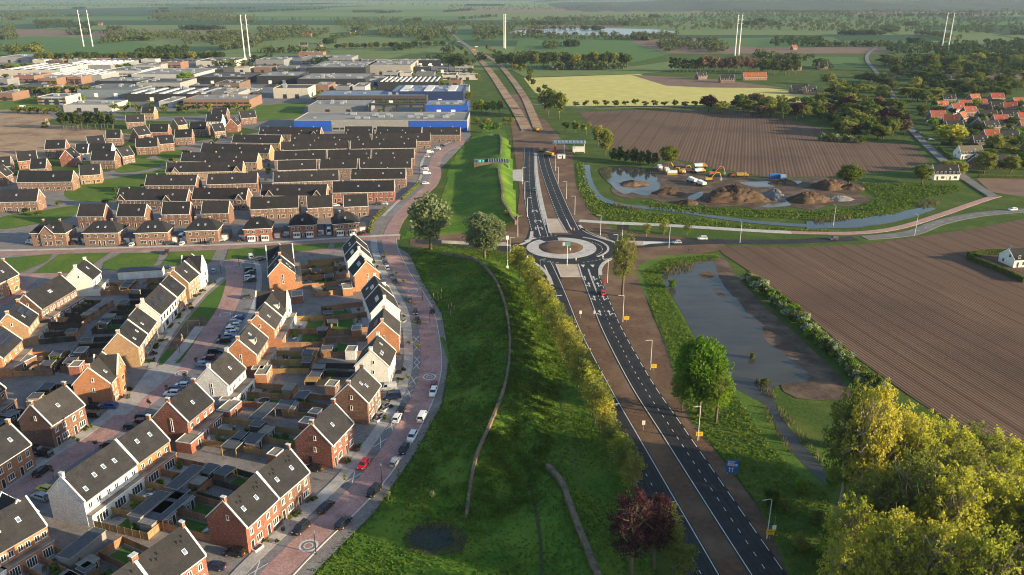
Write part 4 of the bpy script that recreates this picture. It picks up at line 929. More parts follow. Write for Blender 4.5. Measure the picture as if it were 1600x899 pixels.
# hipped pairs along the cross street
def hip_house(bl, br, label, brick, roofm, W=10.0, eave=5.6, rid=10.0, gable=False, bayw=True):
    a, b = at(*bl), at(*br); d = b - a; L = d.length; rz = math.atan2(d.y, d.x); n = Vector((-d.y, d.x, 0)).normalized(); c = (a+b)/2 + n*W/2
    e = empty('hipped_house', c, rz, label, 'house', 'hipped pairs along the cross street'); hw = W/2
    MB().box(-L/2, L/2, -hw, hw, -.3, eave).build('wall', MT[brick], e)
    o = .45; z0 = eave+.02; rl = L/2 - hw*.72; th = .22; mb = MB()
    P = [(-L/2-o, -hw-o, z0), (L/2+o, -hw-o, z0), (L/2+o, hw+o, z0), (-L/2-o, hw+o, z0)]; Q = [(x, y, z+th) for x, y, z in P]; t0, t1 = (-rl, 0, rid), (rl, 0, rid)
    mb.face(P[::-1], 1)
    for i in range(4): j = (i+1) % 4; mb.face([P[i], P[j], Q[j], Q[i]], 1)
    mb.face([Q[0], Q[1], t1, t0]); mb.face([Q[2], Q[3], t0, t1]); mb.face([Q[1], Q[2], t1]); mb.face([Q[3], Q[0], t0])
    mb.build('roof', [MT[roofm], MT['frame']], e)
    for s in (-1, 1): chimney(e, s*rl*.95, rid-.1, MT[brick], .7, .7, .7)
    for s in (-1, 1):
        u = L/2
        for t in (.3, .72): add_window(e, (s*u*t, -hw, 3.6), 0, 1.35, 1.4, 2, 1, pane=False)
        if bayw:
            mb = MB(); x = s*u*.5; mb.box(x-1.5, x+1.5, -hw-.7, -hw, 0, 2.7); by = mb.build('bay_window', MT['frame'], e)
            for i in range(4): link('pane', cached('bpane', lambda: MB().box(-.28, .28, -.03, 0, 0, 1.3).mesh('pane', [MT['glass']])), by, (x-1.08+.72*i, -hw-.7, .95))
        else:
            add_window(e, (s*u*.55, -hw, .7), 0, 2.6, 1.6, 4, 1, pane=False)
        add_door(e, (s*u*.14, -hw, 0), 0)
        for k in (-.4, .35): add_window(e, (s*L/2, k*W*.6, 3.6), s*PI/2, 1.0, 1.3, 2, 1, pane=False)
        g = MB(); x0 = s*(L/2+.05); x1 = s*(L/2+3.6); g.box(min(x0,x1), max(x0,x1), -hw+3.5, hw+1, -.2, 2.7); ga = g.build('garage', MT[brick], e)
        r = MB(); r.box(min(x0,x1)-.1, max(x0,x1)+.1, -hw+3.4, hw+1.1, 2.702, 2.9); r.build('flat_roof', MT['felt'], ga)
        gd = MB(); xm = (x0+x1)/2; gd.box(xm-1.2, xm+1.2, -hw+3.44, -hw+3.5, 0, 2.2); gd.build('garage_door', MT['frame'], ga)
    sl = math.atan2(rid-eave-.2, hw+o)
    for x in ((-.22, .22) if L > 12 else (0,)):
        skylight(e, L, hw+o, eave+.05, rid-.05, x, .45, -1, .62, .8)
    if gable:
        mb = MB(); x = -L*.02; mb.prism([(x-3, 0), (x+3, 0), (x+3, eave), (x, eave+3.4), (x-3, eave)], 'y', -hw-.5, -hw/2); gb = mb.build('front_gable', MT[brick], e)
        ro = prism_roof(5, 3.0, eave, eave+3.4, over=.3, th=.15); ro.build('gable_roof', MT[roofm], gb, (x, -hw+1.7, .02), (0, 0, PI/2)); coping_mb(3.0, eave, eave+3.4, 0, .3, .16, .25).build('verge_board', MT['frame'], gb, (x, -hw-.75, 0), (0, 0, PI/2))
        for t in (-1.1, 1.1): add_window(gb, (x+t, -hw-.5, 3.5), 0, 1.2, 1.5, 2, 1, pane=False); add_window(gb, (x+t, -hw-.5, .3), 0, 1.3, 2.1, 2, 1, pane=False)
    return e
for bl, br, lab, br_, ro_, g in [((52,384.5),(105.5,384),'orange brick hipped pair with a pointed front gable','b_mid','t_dark',True), ((133.5,384),(187,383.5),'orange brick hipped pair right of the gabled one','b_mid','t_dark',False), ((213.6,384),(264,382.5),'orange brick hipped pair in front of the long dark row, left of the motorhome','b_mid','t_dark',False), ((292,380.5),(342,379),'orange brick hipped pair right of the motorhome','b_mid','t_dark',False),
                              ((382.7,377.8),(425.4,376),'dark red brick hipped pair with white bays, left of three','b_red','t_black',False), ((453.5,372.3),(495,370.3),'dark red brick hipped pair with white bays, middle of three','b_red','t_black',False), ((521.6,369.6),(561.6,366.6),'lighter brick hipped pair with white bays, right of three','b_mid','t_dark',False)]:
    hip_house(bl, br, lab, br_, ro_, gable=g, bayw=br_ == 'b_red' or 'lighter' in lab)
# detached houses on the left: base centre, ridge length, ridge angle
g3 = 'detached houses by the sand lot'
def detached(px, py, L, ang, label, brick='b_brown', roofm='t_dark', W=8.6, eave=5.4, rid=10.4, group=g3, units=None, gables=None, **k):
    c = at(px, py); d = Vector((math.cos(R(ang)), math.sin(R(ang)), 0)); k.setdefault('pane', False)
    e = house(c - d*L/2, c + d*L/2, 'R', brick, roofm, units or max(1, round(L/6)), label, group, W=W, eave=eave, rid=rid, ext=0, gables=gables, chim=(0, 0), tallwin='one', vents=False, ridge_px=False, rear=False, cat='house', **k)
    hw = W/2; sl = (rid-eave)/hw
    for s in (-1, 1):
        mb = MB()
        for q in (-1, 1):
            p = [(q*(hw+.3), eave-.3*sl-.1), (0, rid-.1), (0, rid+.3), (q*(hw+.3), eave-.3*sl+.26)]
            if q > 0: p = p[::-1]
            mb.prism(p, 'x', s*(L/2) - (.02 if s > 0 else .1), s*(L/2) + (.1 if s > 0 else .02))
        mb.build('verge_board', MT['frame'], e)
        add_window(e, (s*L/2, 1.6, .8), s*PI/2, 1.2, 1.5, 2, 1, pane=False); add_window(e, (s*L/2, -1.6, 3.5), s*PI/2, 1.2, 1.4, 2, 1, pane=False)
    skylight(e, L, hw, eave, rid, .3, .5, -1)
    return e
for i, (px, py, L, an, br_, ro_, txt) in enumerate([
 (20,328,30,4,'b_mid','t_dark','long orange brick terrace with white doors at the left edge'), (78,296,30,3,'b_mid','t_black','orange brick terrace with black roof and walled gardens, left'),
 (145,285,11,20,'b_tan','t_dark','low tan house beside the village green'), (5,272,12,20,'b_mid','t_dark','orange brick house with hayloft roof at the left edge'), (5,288,10,100,'b_brown','t_dark','brown house with rounded gable, left edge below another'),
 (46,262,11,30,'b_red','t_dark','red brick house by the sand lot with two white gables'), (66,275,9,10,'b_brown','t_black','low black roofed barn by red brick house'), (92,243,13,8,'b_brown','t_black','brown house with twin roofs by the sand lot, rear'), (112,258,10,95,'b_red','t_black','dark red brick house with front gable, middle of the cluster'),
 (133,250,8,5,'b_white','t_black','small pale house with black roof between dark ones'), (152,236,11,35,'b_cream','t_black','white rendered house standing out among dark roofs'), (162,249,15,2,'b_white','t_black','white walled house with long black roof'), (167,262,15,0,'b_brown','t_dark','brown house with four roof windows'), (196,255,9,60,'b_brown','t_dark','brown gabled house at the bend by the green'),
 (181,226,10,15,'b_brown','t_black','brown house with black roof beside the sand lot edge'), (222,221,11,60,'b_brown','t_dark','brown house with pointed gable at the sand lot end'), (233,240,14,15,'b_brown','t_black','wide black roofed house above the green, left'), (258,235,13,25,'b_mid','t_black','orange brick house above the green, right'), (252,216,14,5,'b_red','t_black','red house with black hipped roof behind the green'),
 (290,225,12,10,'b_mid','t_black','orange brick house nearest the long rows'), (313,212,13,0,'b_brown','t_black','brown house with cream windows left of the rows'), (342,215,9,40,'b_brown','t_dark','small gabled house left of the top row'), (338,199,13,0,'b_cream','t_dark','cream house with dark roof behind the top row'), (366,205,12,95,'b_red','t_dark','red brick house with tall gable behind the top row'), (346,188,13,0,'b_brown','t_dark','brown house with wide roof near the road bend'), (388,193,13,30,'b_brown','t_dark','brown house with swept roof near the road bend'),
 (214,200,14,20,'b_mid','t_brown','orange farmhouse in front of the pine clump'), (235,186,11,0,'b_tan','t_brown','low tan house behind the pine clump'), (281,205,9,60,'b_tan','t_brown','tan bungalow with steep gable by the trees')]):
    detached(px, py, L, an, txt, br_, ro_)
# small white garage by the cross street
c0 = at(222,432); g_ = empty('garage', c0, R(12), 'white flat roofed garage beside the verge street', 'garage')
MB().box(-8, 8, -2.6, 2.6, -.1, 3.0).build('wall', MT['b_cream'], g_); MB().box(-8.1, 8.1, -2.7, 2.7, 3.002, 3.2).build('flat_roof', MT['felt'], g_)
for s in (-5, 0, 5): MB().box(s-1.3, s+1.3, -2.66, -2.6, 0, 2.2).build('garage_door', MT['frame'], g_)

# ================================================================ village on the right
g4 = 'village houses on the right'
VILL = [(1462,190,13,0,'t_red','red roofed house nearest the country lane'), (1484,197,12,-20,'t_red','red roofed barn house behind the lane houses'), (1488,205,14,5,'t_black','long bungalow with pale framed gable by the lane'), (1470,172,11,10,'t_orange','orange tiled house in the village back row, left'), (1493,178,13,15,'t_red','red tiled house with white front beside orange one'), (1505,172,12,0,'t_red','red tiled house with white dormer band'), (1528,170,13,0,'t_red','wide red tiled house in the back row, middle'), (1480,160,13,0,'t_black','dark roofed house furthest back on the left'),
 (1556,172,13,0,'t_black','dark roofed house with pale eaves in the back row'), (1588,168,12,10,'t_red','red tiled house in the back row, right'), (1600,178,10,30,'t_orange','orange tiled house at right edge, back row'), (1540,187,16,0,'t_brown','long brown roofed terrace in the village middle'), (1575,187,15,0,'t_black','dark roofed terrace at the right of the village'), (1525,200,10,60,'t_brown','brown gabled house with dark hedge'), (1545,205,13,10,'t_dark','dark tiled house behind round green tree'),
 (1568,262,14,0,'t_brown','brown brick farmhouse near the right edge'), (1520,262,11,60,'t_black','black roofed annexe left of brown farmhouse'), (1512,247,16,5,'thatch','thatched house with white front behind garden lawn'), (1527,229,10,0,'t_brown','small pointed house behind the thatched one'), (1572,222,15,0,'t_dark','long low dark roofed house beside the hedge'), (1602,205,12,0,'t_orange','orange brick house at the right edge among trees'), (1473,279,15,0,'t_brown','brown roofed white farmhouse by the lane junction'),
 (1512,183,12,10,'t_red','red tiled house in the village middle, left'), (1555,160,13,0,'t_red','red tiled house on the far row behind dark roofs'), (1575,176,12,-10,'t_red','red tiled house between two dark terraces'), (1598,193,13,0,'t_red','red tiled house at the right edge, middle row'), (1520,160,11,15,'t_orange','orange tiled house on the far row'), (1560,197,12,0,'t_red','red tiled house behind the long dark terrace'), (1590,215,12,5,'t_brown','brown tiled house at right edge above the hedge'), (1545,222,11,0,'t_red','red tiled house left of the long low one'), (1612,240,12,0,'t_red','red tiled house at right edge below the hedge'), (1500,190,10,40,'t_orange','orange tiled annexe by the bungalow')]
for i, (px, py, L, an, ro_, txt) in enumerate(VILL):
    detached(px, py, L, an, txt, 'b_cream' if 'white' in txt else ('b_mid' if i % 2 else 'b_brown'), ro_, group=g4, eave=3.6 if ro_ != 't_red' else 4.6, rid=8.2 if ro_ != 't_red' else 9.2)
detached(1595,412,14,8,'white bungalow behind the clipped hedge at right edge','b_cream','t_dark',group=g4,eave=3.2,rid=6.5)
for (px, py, L, an, txt, ro_) in ((1095,124,13,20,'farmhouse with pointed gable beside the pale field','t_dark'), (1135,129,18,5,'low farm shed with brown roof left of the barn','t_brown'), (1178,125,30,3,'long orange brick barn beside the pale field','t_orange'), (1248,146,20,8,'blue roofed farm building by the hedge trees','t_black'), (1265,148,12,10,'small orange gabled farmhouse by the blue roofed one','t_dark'), (1316,147,16,0,'dark farmhouse half hidden in trees beyond pale field','t_brown'),
                              (1243,110,14,0,'orange roofed farmhouse behind the grove','t_orange'), (1285,108,12,0,'grey farmhouse right of the orange roofed one','t_dark'), (1240,78,10,20,'tiny red roofed farmhouse in the green field','t_red'), (157,40,14,0,'small red roofed farm at top left','t_red'), (480,58,22,0,'red barn among trees beyond the estate','t_red'), (475,74,16,10,'dark farmhouse among trees beyond the estate','t_brown'), (552,53,14,0,'white fronted farmhouse beyond the estate','t_brown'), (500,74,10,60,'pointed gable house left of the far meadow','t_brown'), (340,67,16,0,'farmhouse among trees left of the tall pylons','t_brown'), (1480,128,20,0,'pale roofed barn behind the village trees','t_dark')):
    detached(px, py, L, an, txt, 'b_orange' if 'orange' in txt else 'b_cream' if 'white' in txt else 'b_brown', ro_, group='farmhouses in the fields', eave=3.6, rid=9)

# ================================================================ industrial estate
C = {}
def wallmat(c):
    if c not in C: C[c] = M_noise('cladding', tuple(x*.88 for x in c), tuple(min(1, x*1.1) for x in c), .4, .6, 0)
    return C[c]
GREY, PALE, DARK, WHITE, BEIGE, BLUE, BRK, DBLUE = (.20,.205,.21), (.26,.26,.255), (.03,.032,.035), (.38,.38,.37), (.46,.42,.36), (.02,.085,.42), (.27,.13,.08), (.02,.035,.10)
ROOFP = M_noise('roof_membrane_pale', (.20,.196,.19), (.265,.26,.25), .08, .8, 0, (.15,.147,.143), .02)
ROOFG = M_noise('roof_membrane_grey', (.12,.12,.12), (.17,.167,.163), .08, .8, 0, (.13,.13,.13), .02)
ROOFD = M_noise('roof_membrane_dark', (.045,.045,.048), (.075,.075,.078), .08, .8, 0, (.15,.15,.15), .02)
ROOFB = M_noise('roof_membrane_blue', (.12,.17,.24), (.17,.23,.31), .08, .7, 0)
def hall(x0, x1, y, h, dep, wc, rm, label, ang=None, bands=0, strips=0, units=3, doors=2, seed=0, name='warehouse', brickwork=False, cap=None, split=None):
    a, b = at(x0, y), at(x1, y); d = b - a
    if ang is not None: Lx = d.length; d = Vector((math.cos(R(ang)), math.sin(R(ang)), 0))*Lx
    L = d.length; rz = math.atan2(d.y, d.x); n = Vector((-d.y, d.x, 0)).normalized(); c = a + d/2 + n*dep/2; g = random.Random(seed + int(x0))
    e = empty(name, c, rz, label, 'building', 'industrial estate'); hd = dep/2; wm = MT['b_mid'] if brickwork else wallmat(wc)
    MB().box(-L/2, L/2, -hd, hd, -.3, h).build('wall', wm, e)
    if split:      # coloured cladding fields on the front, each a panel
        for (u0, u1, cc) in split:
            MB().box(-L/2+u0*L, -L/2+u1*L, -hd-.25, -hd-.02, .02, h-.02).build('cladding_panel', wallmat(cc), e)
    mb = MB(); mb.box(-L/2+.4, L/2-.4, -hd+.4, hd-.4, h, h+.05, 0); ro = mb.build('roof', [rm], e)
    mb = MB(); t = .4; z1 = h+.55
    mb.box(-L/2, L/2, -hd, -hd+t, h+.001, z1); mb.box(-L/2, L/2, hd-t, hd, h+.001, z1); mb.box(-L/2, -L/2+t, -hd+t, hd-t, h+.001, z1); mb.box(L/2-t, L/2, -hd+t, hd-t, h+.001, z1)
    mb.build('parapet', cap or wm, ro)
    for i in range(strips):
        x = -L/2 + L*(i+.5)/strips; MB().box(x-L/strips*.16, x+L/strips*.16, -hd*.8, hd*.8, h+.06, h+.9).build('roof_light', MT['coping'], ro)
    for i in range(units + int(L*dep/900)):
        x = g.uniform(-.42, .42)*L; y_ = g.uniform(-.35, .35)*dep; s = g.uniform(1, 2.6); MB().box(x-s, x+s, y_-s*.7, y_+s*.7, h+.06, h+g.uniform(1, 2.2)).build('roof_unit', MT['metal'], ro)
    for k in range(bands):
        z = 1.2 + k*3.2
        if z + 1.4 < h:
            nseg = max(2, int(L/6))
            for i in range(nseg):
                x = -L/2 + L*(i+.5)/nseg; w = L/nseg*.86
                link('window', cached(('bw', round(w, 1)), lambda: MB().box(-w/2, w/2, -.32 if split else -.06, 0, 0, 1.5).mesh('window', [MT['glass']])), e, (x, -hd, z))
    for i in range(doors):
        x = (-.35 + .7*(i+.5)/max(1, doors))*L; MB().box(x-2, x+2, -hd-.08 - (.3 if split else 0), -hd, 0, min(4.2, h*.6)).build('loading_door', MT['frame'] if wc[0] < .2 else MT['darkframe'], e)
    return e
HALLS = [
 (0,46,98,8,60,PALE,ROOFP,'pale low warehouse, furthest back at the left edge',{}), (0,96,120,8,110,BEIGE,ROOFD,'beige warehouse with long dark roof at the left edge',dict(strips=5)), (88,174,112,8,90,GREY,ROOFG,'wide grey roofed warehouse behind the beige one',dict(strips=9)),
 (18,55,131.5,9,40,BRK,ROOFG,'orange brick office block with window bands, left',dict(brickwork=True,bands=2,name='office_block')), (61,160,128.5,7.5,90,PALE,ROOFP,'large pale roofed warehouse behind the brick offices',dict(strips=7)), (61,90,135,8.5,30,BRK,ROOFP,'orange brick office with two window bands, middle left',dict(brickwork=True,bands=2,name='office_block')), (106,128,132,8,30,BRK,ROOFP,'narrow orange brick office with dark glass bay',dict(brickwork=True,bands=2,name='office_block')),
 (162,222,122.5,9,60,WHITE,ROOFG,'white striped warehouse in the left middle',dict(bands=2)), (207,305,128,8.5,80,WHITE,ROOFP,'long white walled warehouse behind the round tree',{}), (150,218,137,7,45,DARK,ROOFP,'dark walled hall in front of the white striped one',{}), (215,283,144,9.5,50,PALE,ROOFD,'light grey block with stepped front near the round tree',dict(bands=2)),
 (122,210,152,7,60,(.16,.20,.22),ROOFG,'blue grey low hall behind the street trees',{}), (195,327,159,7,60,DARK,ROOFD,'long dark roofed hall left of orange brick one',dict(strips=6)), (288,391,170,8,40,BRK,ROOFP,'long orange brick hall with window band by the road',dict(brickwork=True,bands=2)), (60,104,163.5,7,30,WHITE,ROOFG,'white office block with orange end walls',dict(bands=2,split=((0,.16,BRK),(.9,1,BRK)),name='office_block')), (100,175,175,6,35,WHITE,ROOFP,'low white hall by the pine clump',{}),
 (307,367,106,9,60,BEIGE,ROOFD,'beige warehouse with black roof near the tall pylons',{}), (292,350,119,8,50,DARK,ROOFD,'dark hall behind the round tree, right',{}), (307,385,132,8,60,DARK,ROOFD,'dark clad hall with low office fronts',dict(bands=2)), (337,375,144,9,40,(.16,.11,.085),ROOFD,'dark brown louvred office block',dict(bands=2,name='office_block')), (372,402,149.5,5,20,WHITE,ROOFP,'low white tank building',{}), (330,350,148.5,7,30,(.12,.085,.07),ROOFD,'small brown office with pale sign',dict(name='office_block')), (209,252,111,8,50,PALE,ROOFG,'pale hall among others at the estate back',{}), (255,283,108.5,9,30,BRK,ROOFG,'orange and white office at the estate back',dict(brickwork=True,bands=2,name='office_block')),
 (467,505,90,8,25,BRK,ROOFG,'orange brick hall at the far edge of the estate',dict(brickwork=True)), (472,550,101.5,10,55,GREY,ROOFP,'grey hall with pale ribbed roof at the far edge',dict(bands=2)), (400,444,104,9,50,GREY,ROOFG,'grey hall beside the trees at the far edge',dict(bands=1)), (481,572,121,12,110,DARK,ROOFP,'largest warehouse of the estate, pale roof and dark front',dict(units=14,cap=None)), (572.5,642,117,12,95,(.30,.28,.25),ROOFP,'pale long wing of the largest warehouse',dict(units=8)),
 (402,465,131.5,9,60,DARK,ROOFP,'dark hall with pale roof, left of the trucks',{}), (465,572,138,10,70,DARK,ROOFP,'dark hall with pale roof and loading doors, centre',dict(doors=6,units=8)), (571,620,134,7,30,WHITE,ROOFP,'white low office joined to centre hall',dict(name='office_block')), (591,685,142,9,65,DARK,ROOFD,'black hall with rows of roof lights',dict(strips=12)), (428,482,154,10,35,BEIGE,ROOFD,'beige block with rounded corner',{}),
 (495,667,164,8.5,45,(.07,.06,.055),ROOFB,'long dark brown office with blue grey roof',dict(bands=2,name='office_block')), (612,724,161.5,11,60,DBLUE,ROOFB,'dark blue hall with three white roof lights',dict(strips=3)), (482,575,178.5,7,40,GREY,ROOFP,'grey hall behind the long blue fronted one, left',{}), (665,729,179,8,35,BLUE,ROOFP,'blue and white hall end behind the long blue fronted one',{}), (584,644,103.5,7,30,GREY,ROOFP,'low pale hall at the far edge, right',{}), (643,687,103.5,8,30,DARK,ROOFP,'dark hall with parked trucks at the far edge, right',{}),
 (461,730,205,8.2,46,PALE,ROOFP,'long hall with blue and grey front behind the terraces',dict(units=14,doors=0,bands=1,split=((0,.215,BLUE),(.665,1.0,BLUE)))) ]
for h in HALLS: hall(*h[:8], **h[8])
hr_ = random.Random(17); taken = [(h[0], h[1], h[2]) for h in HALLS]; cnt = 0
for ri_, yb in enumerate((168, 158, 147, 135, 125, 114, 103)):      # smaller sheds and offices in the gaps of the estate
    x = -5; cnt = 0
    while x < 720:
        w = hr_.uniform(14, 30); ok_ = all(not (x < b+2 and x+w > a-2 and abs(yb-y) < 8) for a, b, y in taken) and not (yb > 150 and (395 < x+w and x < 500)) and not (yb > 160 and x < 240)
        if ok_:
            col = hr_.choice((GREY, PALE, DARK, BEIGE, WHITE, (.13,.135,.14), (.20,.12,.085))); hall(x, x+w, yb, hr_.uniform(5, 9), hr_.uniform(18, 40), col, hr_.choice((ROOFP, ROOFG, ROOFD)), f"small {'dark' if col[0] < .15 else 'brown' if col[2] < .1 else 'pale' if col[0] > .3 else 'grey'} shed, {ordn(cnt)} from the left in {ORD[ri_]} shed line back, industrial estate", units=1, doors=1, bands=hr_.choice((0, 1, 2)), name='small_shed'); taken.append((x, x+w, yb)); cnt += 1
        x += w + hr_.uniform(2, 14)
# portico frame behind the long hall
a, b = at(577,180), at(664,180); pf = empty('portico', (a+b)/2, math.atan2((b-a).y, (b-a).x), 'dark open portico frame behind the long blue fronted hall', 'portico'); L = (b-a).length
MB().box(-L/2, L/2, 0, 6, 8.5, 10).build('beam', wallmat(DARK), pf)
for i in range(5): x = -L/2 + .6 + (L-1.2)*i/4; MB().box(x-.6, x+.6, 0.3, 5.7, -.1, 8.5).build('column', wallmat(DARK), pf)

# ================================================================ trees
def leaf_verts(C_, size, g, flat=.3, aspect=1.5):
    n = len(C_); nrm = g.normal(size=(n, 3)); nrm[:, 2] += flat; nrm /= np.linalg.norm(nrm, axis=1)[:, None]
    t = g.normal(size=(n, 3)); a = np.cross(nrm, t); a /= np.linalg.norm(a, axis=1)[:, None]; b = np.cross(nrm, a)
    s = (size * g.uniform(.6, 1.3, n))[:, None]; a = a*s*aspect*.5; b = b*s*.5
    V = np.stack([C_-a, C_-b*.9, C_+a, C_+b*.9], 1).reshape(-1, 3); Q = np.arange(4*n).reshape(n, 4); return V, Q
def crown_points(g, nclump, per, rad, cen, shell=.55, crad=.34, power=1.0, low=-1.0):
    out = []; k = 0
    while k < nclump:
        v = g.normal(size=3); v /= np.linalg.norm(v)
        if v[2] < low: continue
        r = shell + (1-shell)*g.random()**.6; c = cen + v*rad*r*(1-crad*.55); cr = rad.min()*crad*g.uniform(.65, 1.35)
        p = g.normal(size=(per, 3)); p /= np.linalg.norm(p, axis=1)[:, None]; p *= (g.random((per, 1))**.45)
        out.append(c + p*cr*np.array([1, 1, .85])); k += 1
    return np.concatenate(out)
KIND = {  # height, crown radius, crown centre, vertical radius, clumps, leaves per clump, leaf size, trunk radius, limbs, shell, clump size
 'broad': dict(H=12, r=4.6, c=7.2, v=4.8, cl=95, per=100, s=.34, tr=.28, limbs=9, shell=.45, cr=.30),
 'young': dict(H=10, r=2.6, c=5.6, v=4.4, cl=90, per=28, s=.25, tr=.13, limbs=8, shell=.15, cr=.30),
 'sparse': dict(H=18, r=5.0, c=11, v=7.2, cl=330, per=20, s=.30, tr=.40, limbs=34, shell=.25, cr=.15),
 'poplar': dict(H=18, r=2.2, c=9.6, v=8.6, cl=34, per=60, s=.6, tr=.25, limbs=6, shell=.4, cr=.5),
 'pine': dict(H=14, r=3.0, c=9.0, v=5.0, cl=24, per=60, s=.6, tr=.22, limbs=6, shell=.5, cr=.42),
 'bush': dict(H=2.6, r=1.7, c=1.25, v=1.4, cl=20, per=60, s=.26, tr=.06, limbs=6, shell=.45, cr=.42),
 'sapling': dict(H=4.5, r=.8, c=3.0, v=1.5, cl=9, per=26, s=.24, tr=.05, limbs=4, shell=.2, cr=.5),
 'lolly': dict(H=8, r=2.4, c=5.0, v=3.0, cl=20, per=45, s=.6, tr=.15, limbs=4, shell=.5, cr=.42)}
def tree_proto(kind, lod, var):
    def mk():
        K = KIND[kind]; g = np.random.default_rng(hash((kind, var)) % 9999 if False else (sum(map(ord, kind))*7 + var*131)); f = {0: 1.0, 1: .38, 2: .14}[lod]
        cl = max(9, int(K['cl']*(1, .8, .5)[lod])); per = max(6, int(K['per']*f/(1, .8, .5)[lod])); size = K['s']*(1, 1.55, 2.4)[lod]
        rad = np.array([K['r'], K['r'], K['v']]); cen = np.array([0, 0, K['c']]); rad = rad*np.array([g.uniform(.9, 1.1), g.uniform(.9, 1.1), 1])
        P = crown_points(g, cl, per, rad, cen, K['shell'], K['cr']); V, Q = leaf_verts(P, size, g)
        crown = np_mesh('crown', V, Q, [MT['l_mid']])
        mb = MB(); nf = (6, 5, 4)[lod]; H = K['H']; tr = K['tr']; bend = g.normal(0, .03*H, 2); zt = K['c'] + K['v']*.55
        path = [(0, 0, -.4), (bend[0]*.15, bend[1]*.15, H*.2), (bend[0]*.5, bend[1]*.5, zt*.65), (bend[0], bend[1], zt)]; mb.tube(path, [tr*1.25, tr, tr*.65, tr*.12], nf)
        if lod < 2:
            for i in range(int(K['limbs']*(1, .6)[lod])):
                t = g.uniform(.35, .9); z0 = zt*t; an = g.uniform(0, 2*PI); v = np.array([math.cos(an), math.sin(an)]); e = .98*g.uniform(.65, 1)
                x0 = np.array([bend[0], bend[1]])*t*.8; zz = K['c'] + K['v']*g.uniform(-.25, .65); k = math.sqrt(max(.1, 1-((zz-K['c'])/K['v'])**2))
                p1 = x0 + v*K['r']*e*k; pm = (x0+p1)/2; r0 = tr*.55*(1-t*.45); mb.tube([(x0[0], x0[1], z0), (pm[0], pm[1], (z0+zz)/2+.25), (p1[0], p1[1], zz)], [r0, r0*.6, r0*.15], 4 if lod else 5, cap=False)
                if lod == 0:
                    for _ in range(2):
                        w = g.normal(0, K['r']*.3, 2); mb.tube([(pm[0], pm[1], (z0+zz)/2+.25), (pm[0]+w[0], pm[1]+w[1], zz+K['v']*.12)], [r0*.4, r0*.1], 4, cap=False)
        return mb.mesh('trunk', [MT['bark']], True), crown
    return cached(('tree', kind, lod, var), mk)
def solve_h(p, y):
    k = (CY - y) / FPX; w = p.y*(k*CP - SP)/(CP + k*SP); return CAM_H + w
TREES = []
def tree(x, yb, yt, w, kind, leaf, label, group=None, cat='tree', name=None, bark='bark', lod=None, onberm=False, pos=None, H=None, D=None):
    p = pos if pos is not None else at(x, yb)
    if onberm:
        for _ in range(6): p = at(x, yb, max(0, zat(p)))
    K = KIND[kind]; dist = p.length
    if H is None: H = max(1.2, solve_h(p, yt))
    if D is None: D = w * (dist*.97) / FPX
    if lod is None: lod = 0 if dist < 330 else (1 if dist < 620 else 2)
    tm, cm = tree_proto(kind, lod, rnd.randrange(3 if lod < 2 else 4))
    e = empty(name or ('bush' if kind == 'bush' else {'lolly': 'roadside_tree', 'young': 'young_tree', 'sapling': 'sapling', 'poplar': 'poplar_tree', 'pine': 'pine_tree', 'sparse': 'tall_tree'}.get(kind, 'tree') if not group or 'garden' not in group else 'garden_tree'), p, rnd.uniform(0, 6.28), label, cat, group); s = H/K['H']; e.scale = (D/(2*K['r']), D/(2*K['r']), s)
    link('trunk' if kind != 'bush' else 'stem', tm, e, mat=MT[bark]); link('crown' if kind != 'bush' else 'foliage', cm, e, mat=MT[leaf]); TREES.append(e); return e
gT = 'young trees between embankment and carriageway'
def densify(l):
    o = []
    for a, b in zip(l, l[1:]): o += [a] + ([tuple((p+q)/2 for p, q in zip(a, b))] if b[1]-a[1] < 60 else [])
    return o + [l[-1]]
for i, (x, b, t, w) in enumerate(densify([(808,426,376,28),(820,446,390,30),(834,469,408,32),(846,493,428,34),(858,516,448,36),(870,541,468,38),(882,566,490,40),(896,593,513,42),(908,620,538,42),(922,649,565,44),(936,677,592,44),(950,707,640,44),(966,738,672,46),(986,772,700,50),(1042,868,785,52),(1062,912,835,56)])):
    tree(x + rnd.uniform(-2, 2), b, t+4-rnd.uniform(0, 10), w*rnd.uniform(1.0, 1.3), 'young', 'l_olive' if i % 3 else 'l_yellow', f"yellow green young tree, {ordn(i)} from the roundabout beside the left carriageway", gT, onberm=False)
tree(985,905,762,104,'sparse','l_purple','dark purple beech beside the left carriageway at the bottom, larger one'); tree(1022,890,768,74,'sparse','l_purple','dark purple beech, smaller one leaning over the road edge')
tree(1092,648,524,96,'broad','l_bright','big bright green tree on the pond bank'); tree(1118,660,572,58,'sparse','l_bright','bright green tree leaning over the pond, right of the big one'); tree(1066,640,570,48,'young','l_bright','slim bright green tree left of the big one by the pond')
tree(972,463,360,50,'sparse','l_olive','lone tall olive tree right of the roundabout approach')
for i, (x, b, t, w) in enumerate([(1010,370,346,16),(1037,368,340,18),(1073,368,345,15)]): tree(x, b, t, w, 'young', 'l_olive', f"stubby pollard willow beside the cycle path, {ORD[i]} from the roundabout", 'pollard willows', bark='barkpale')
tree(673,391,303,78,'broad','l_silver','tall silvery tree left of the roundabout, farther from it'); tree(757,407,331,74,'broad','l_silver','tall silvery tree left of the roundabout, nearer to it'); tree(791,347,327,15,'young','l_olive','small olive tree at the embankment end')
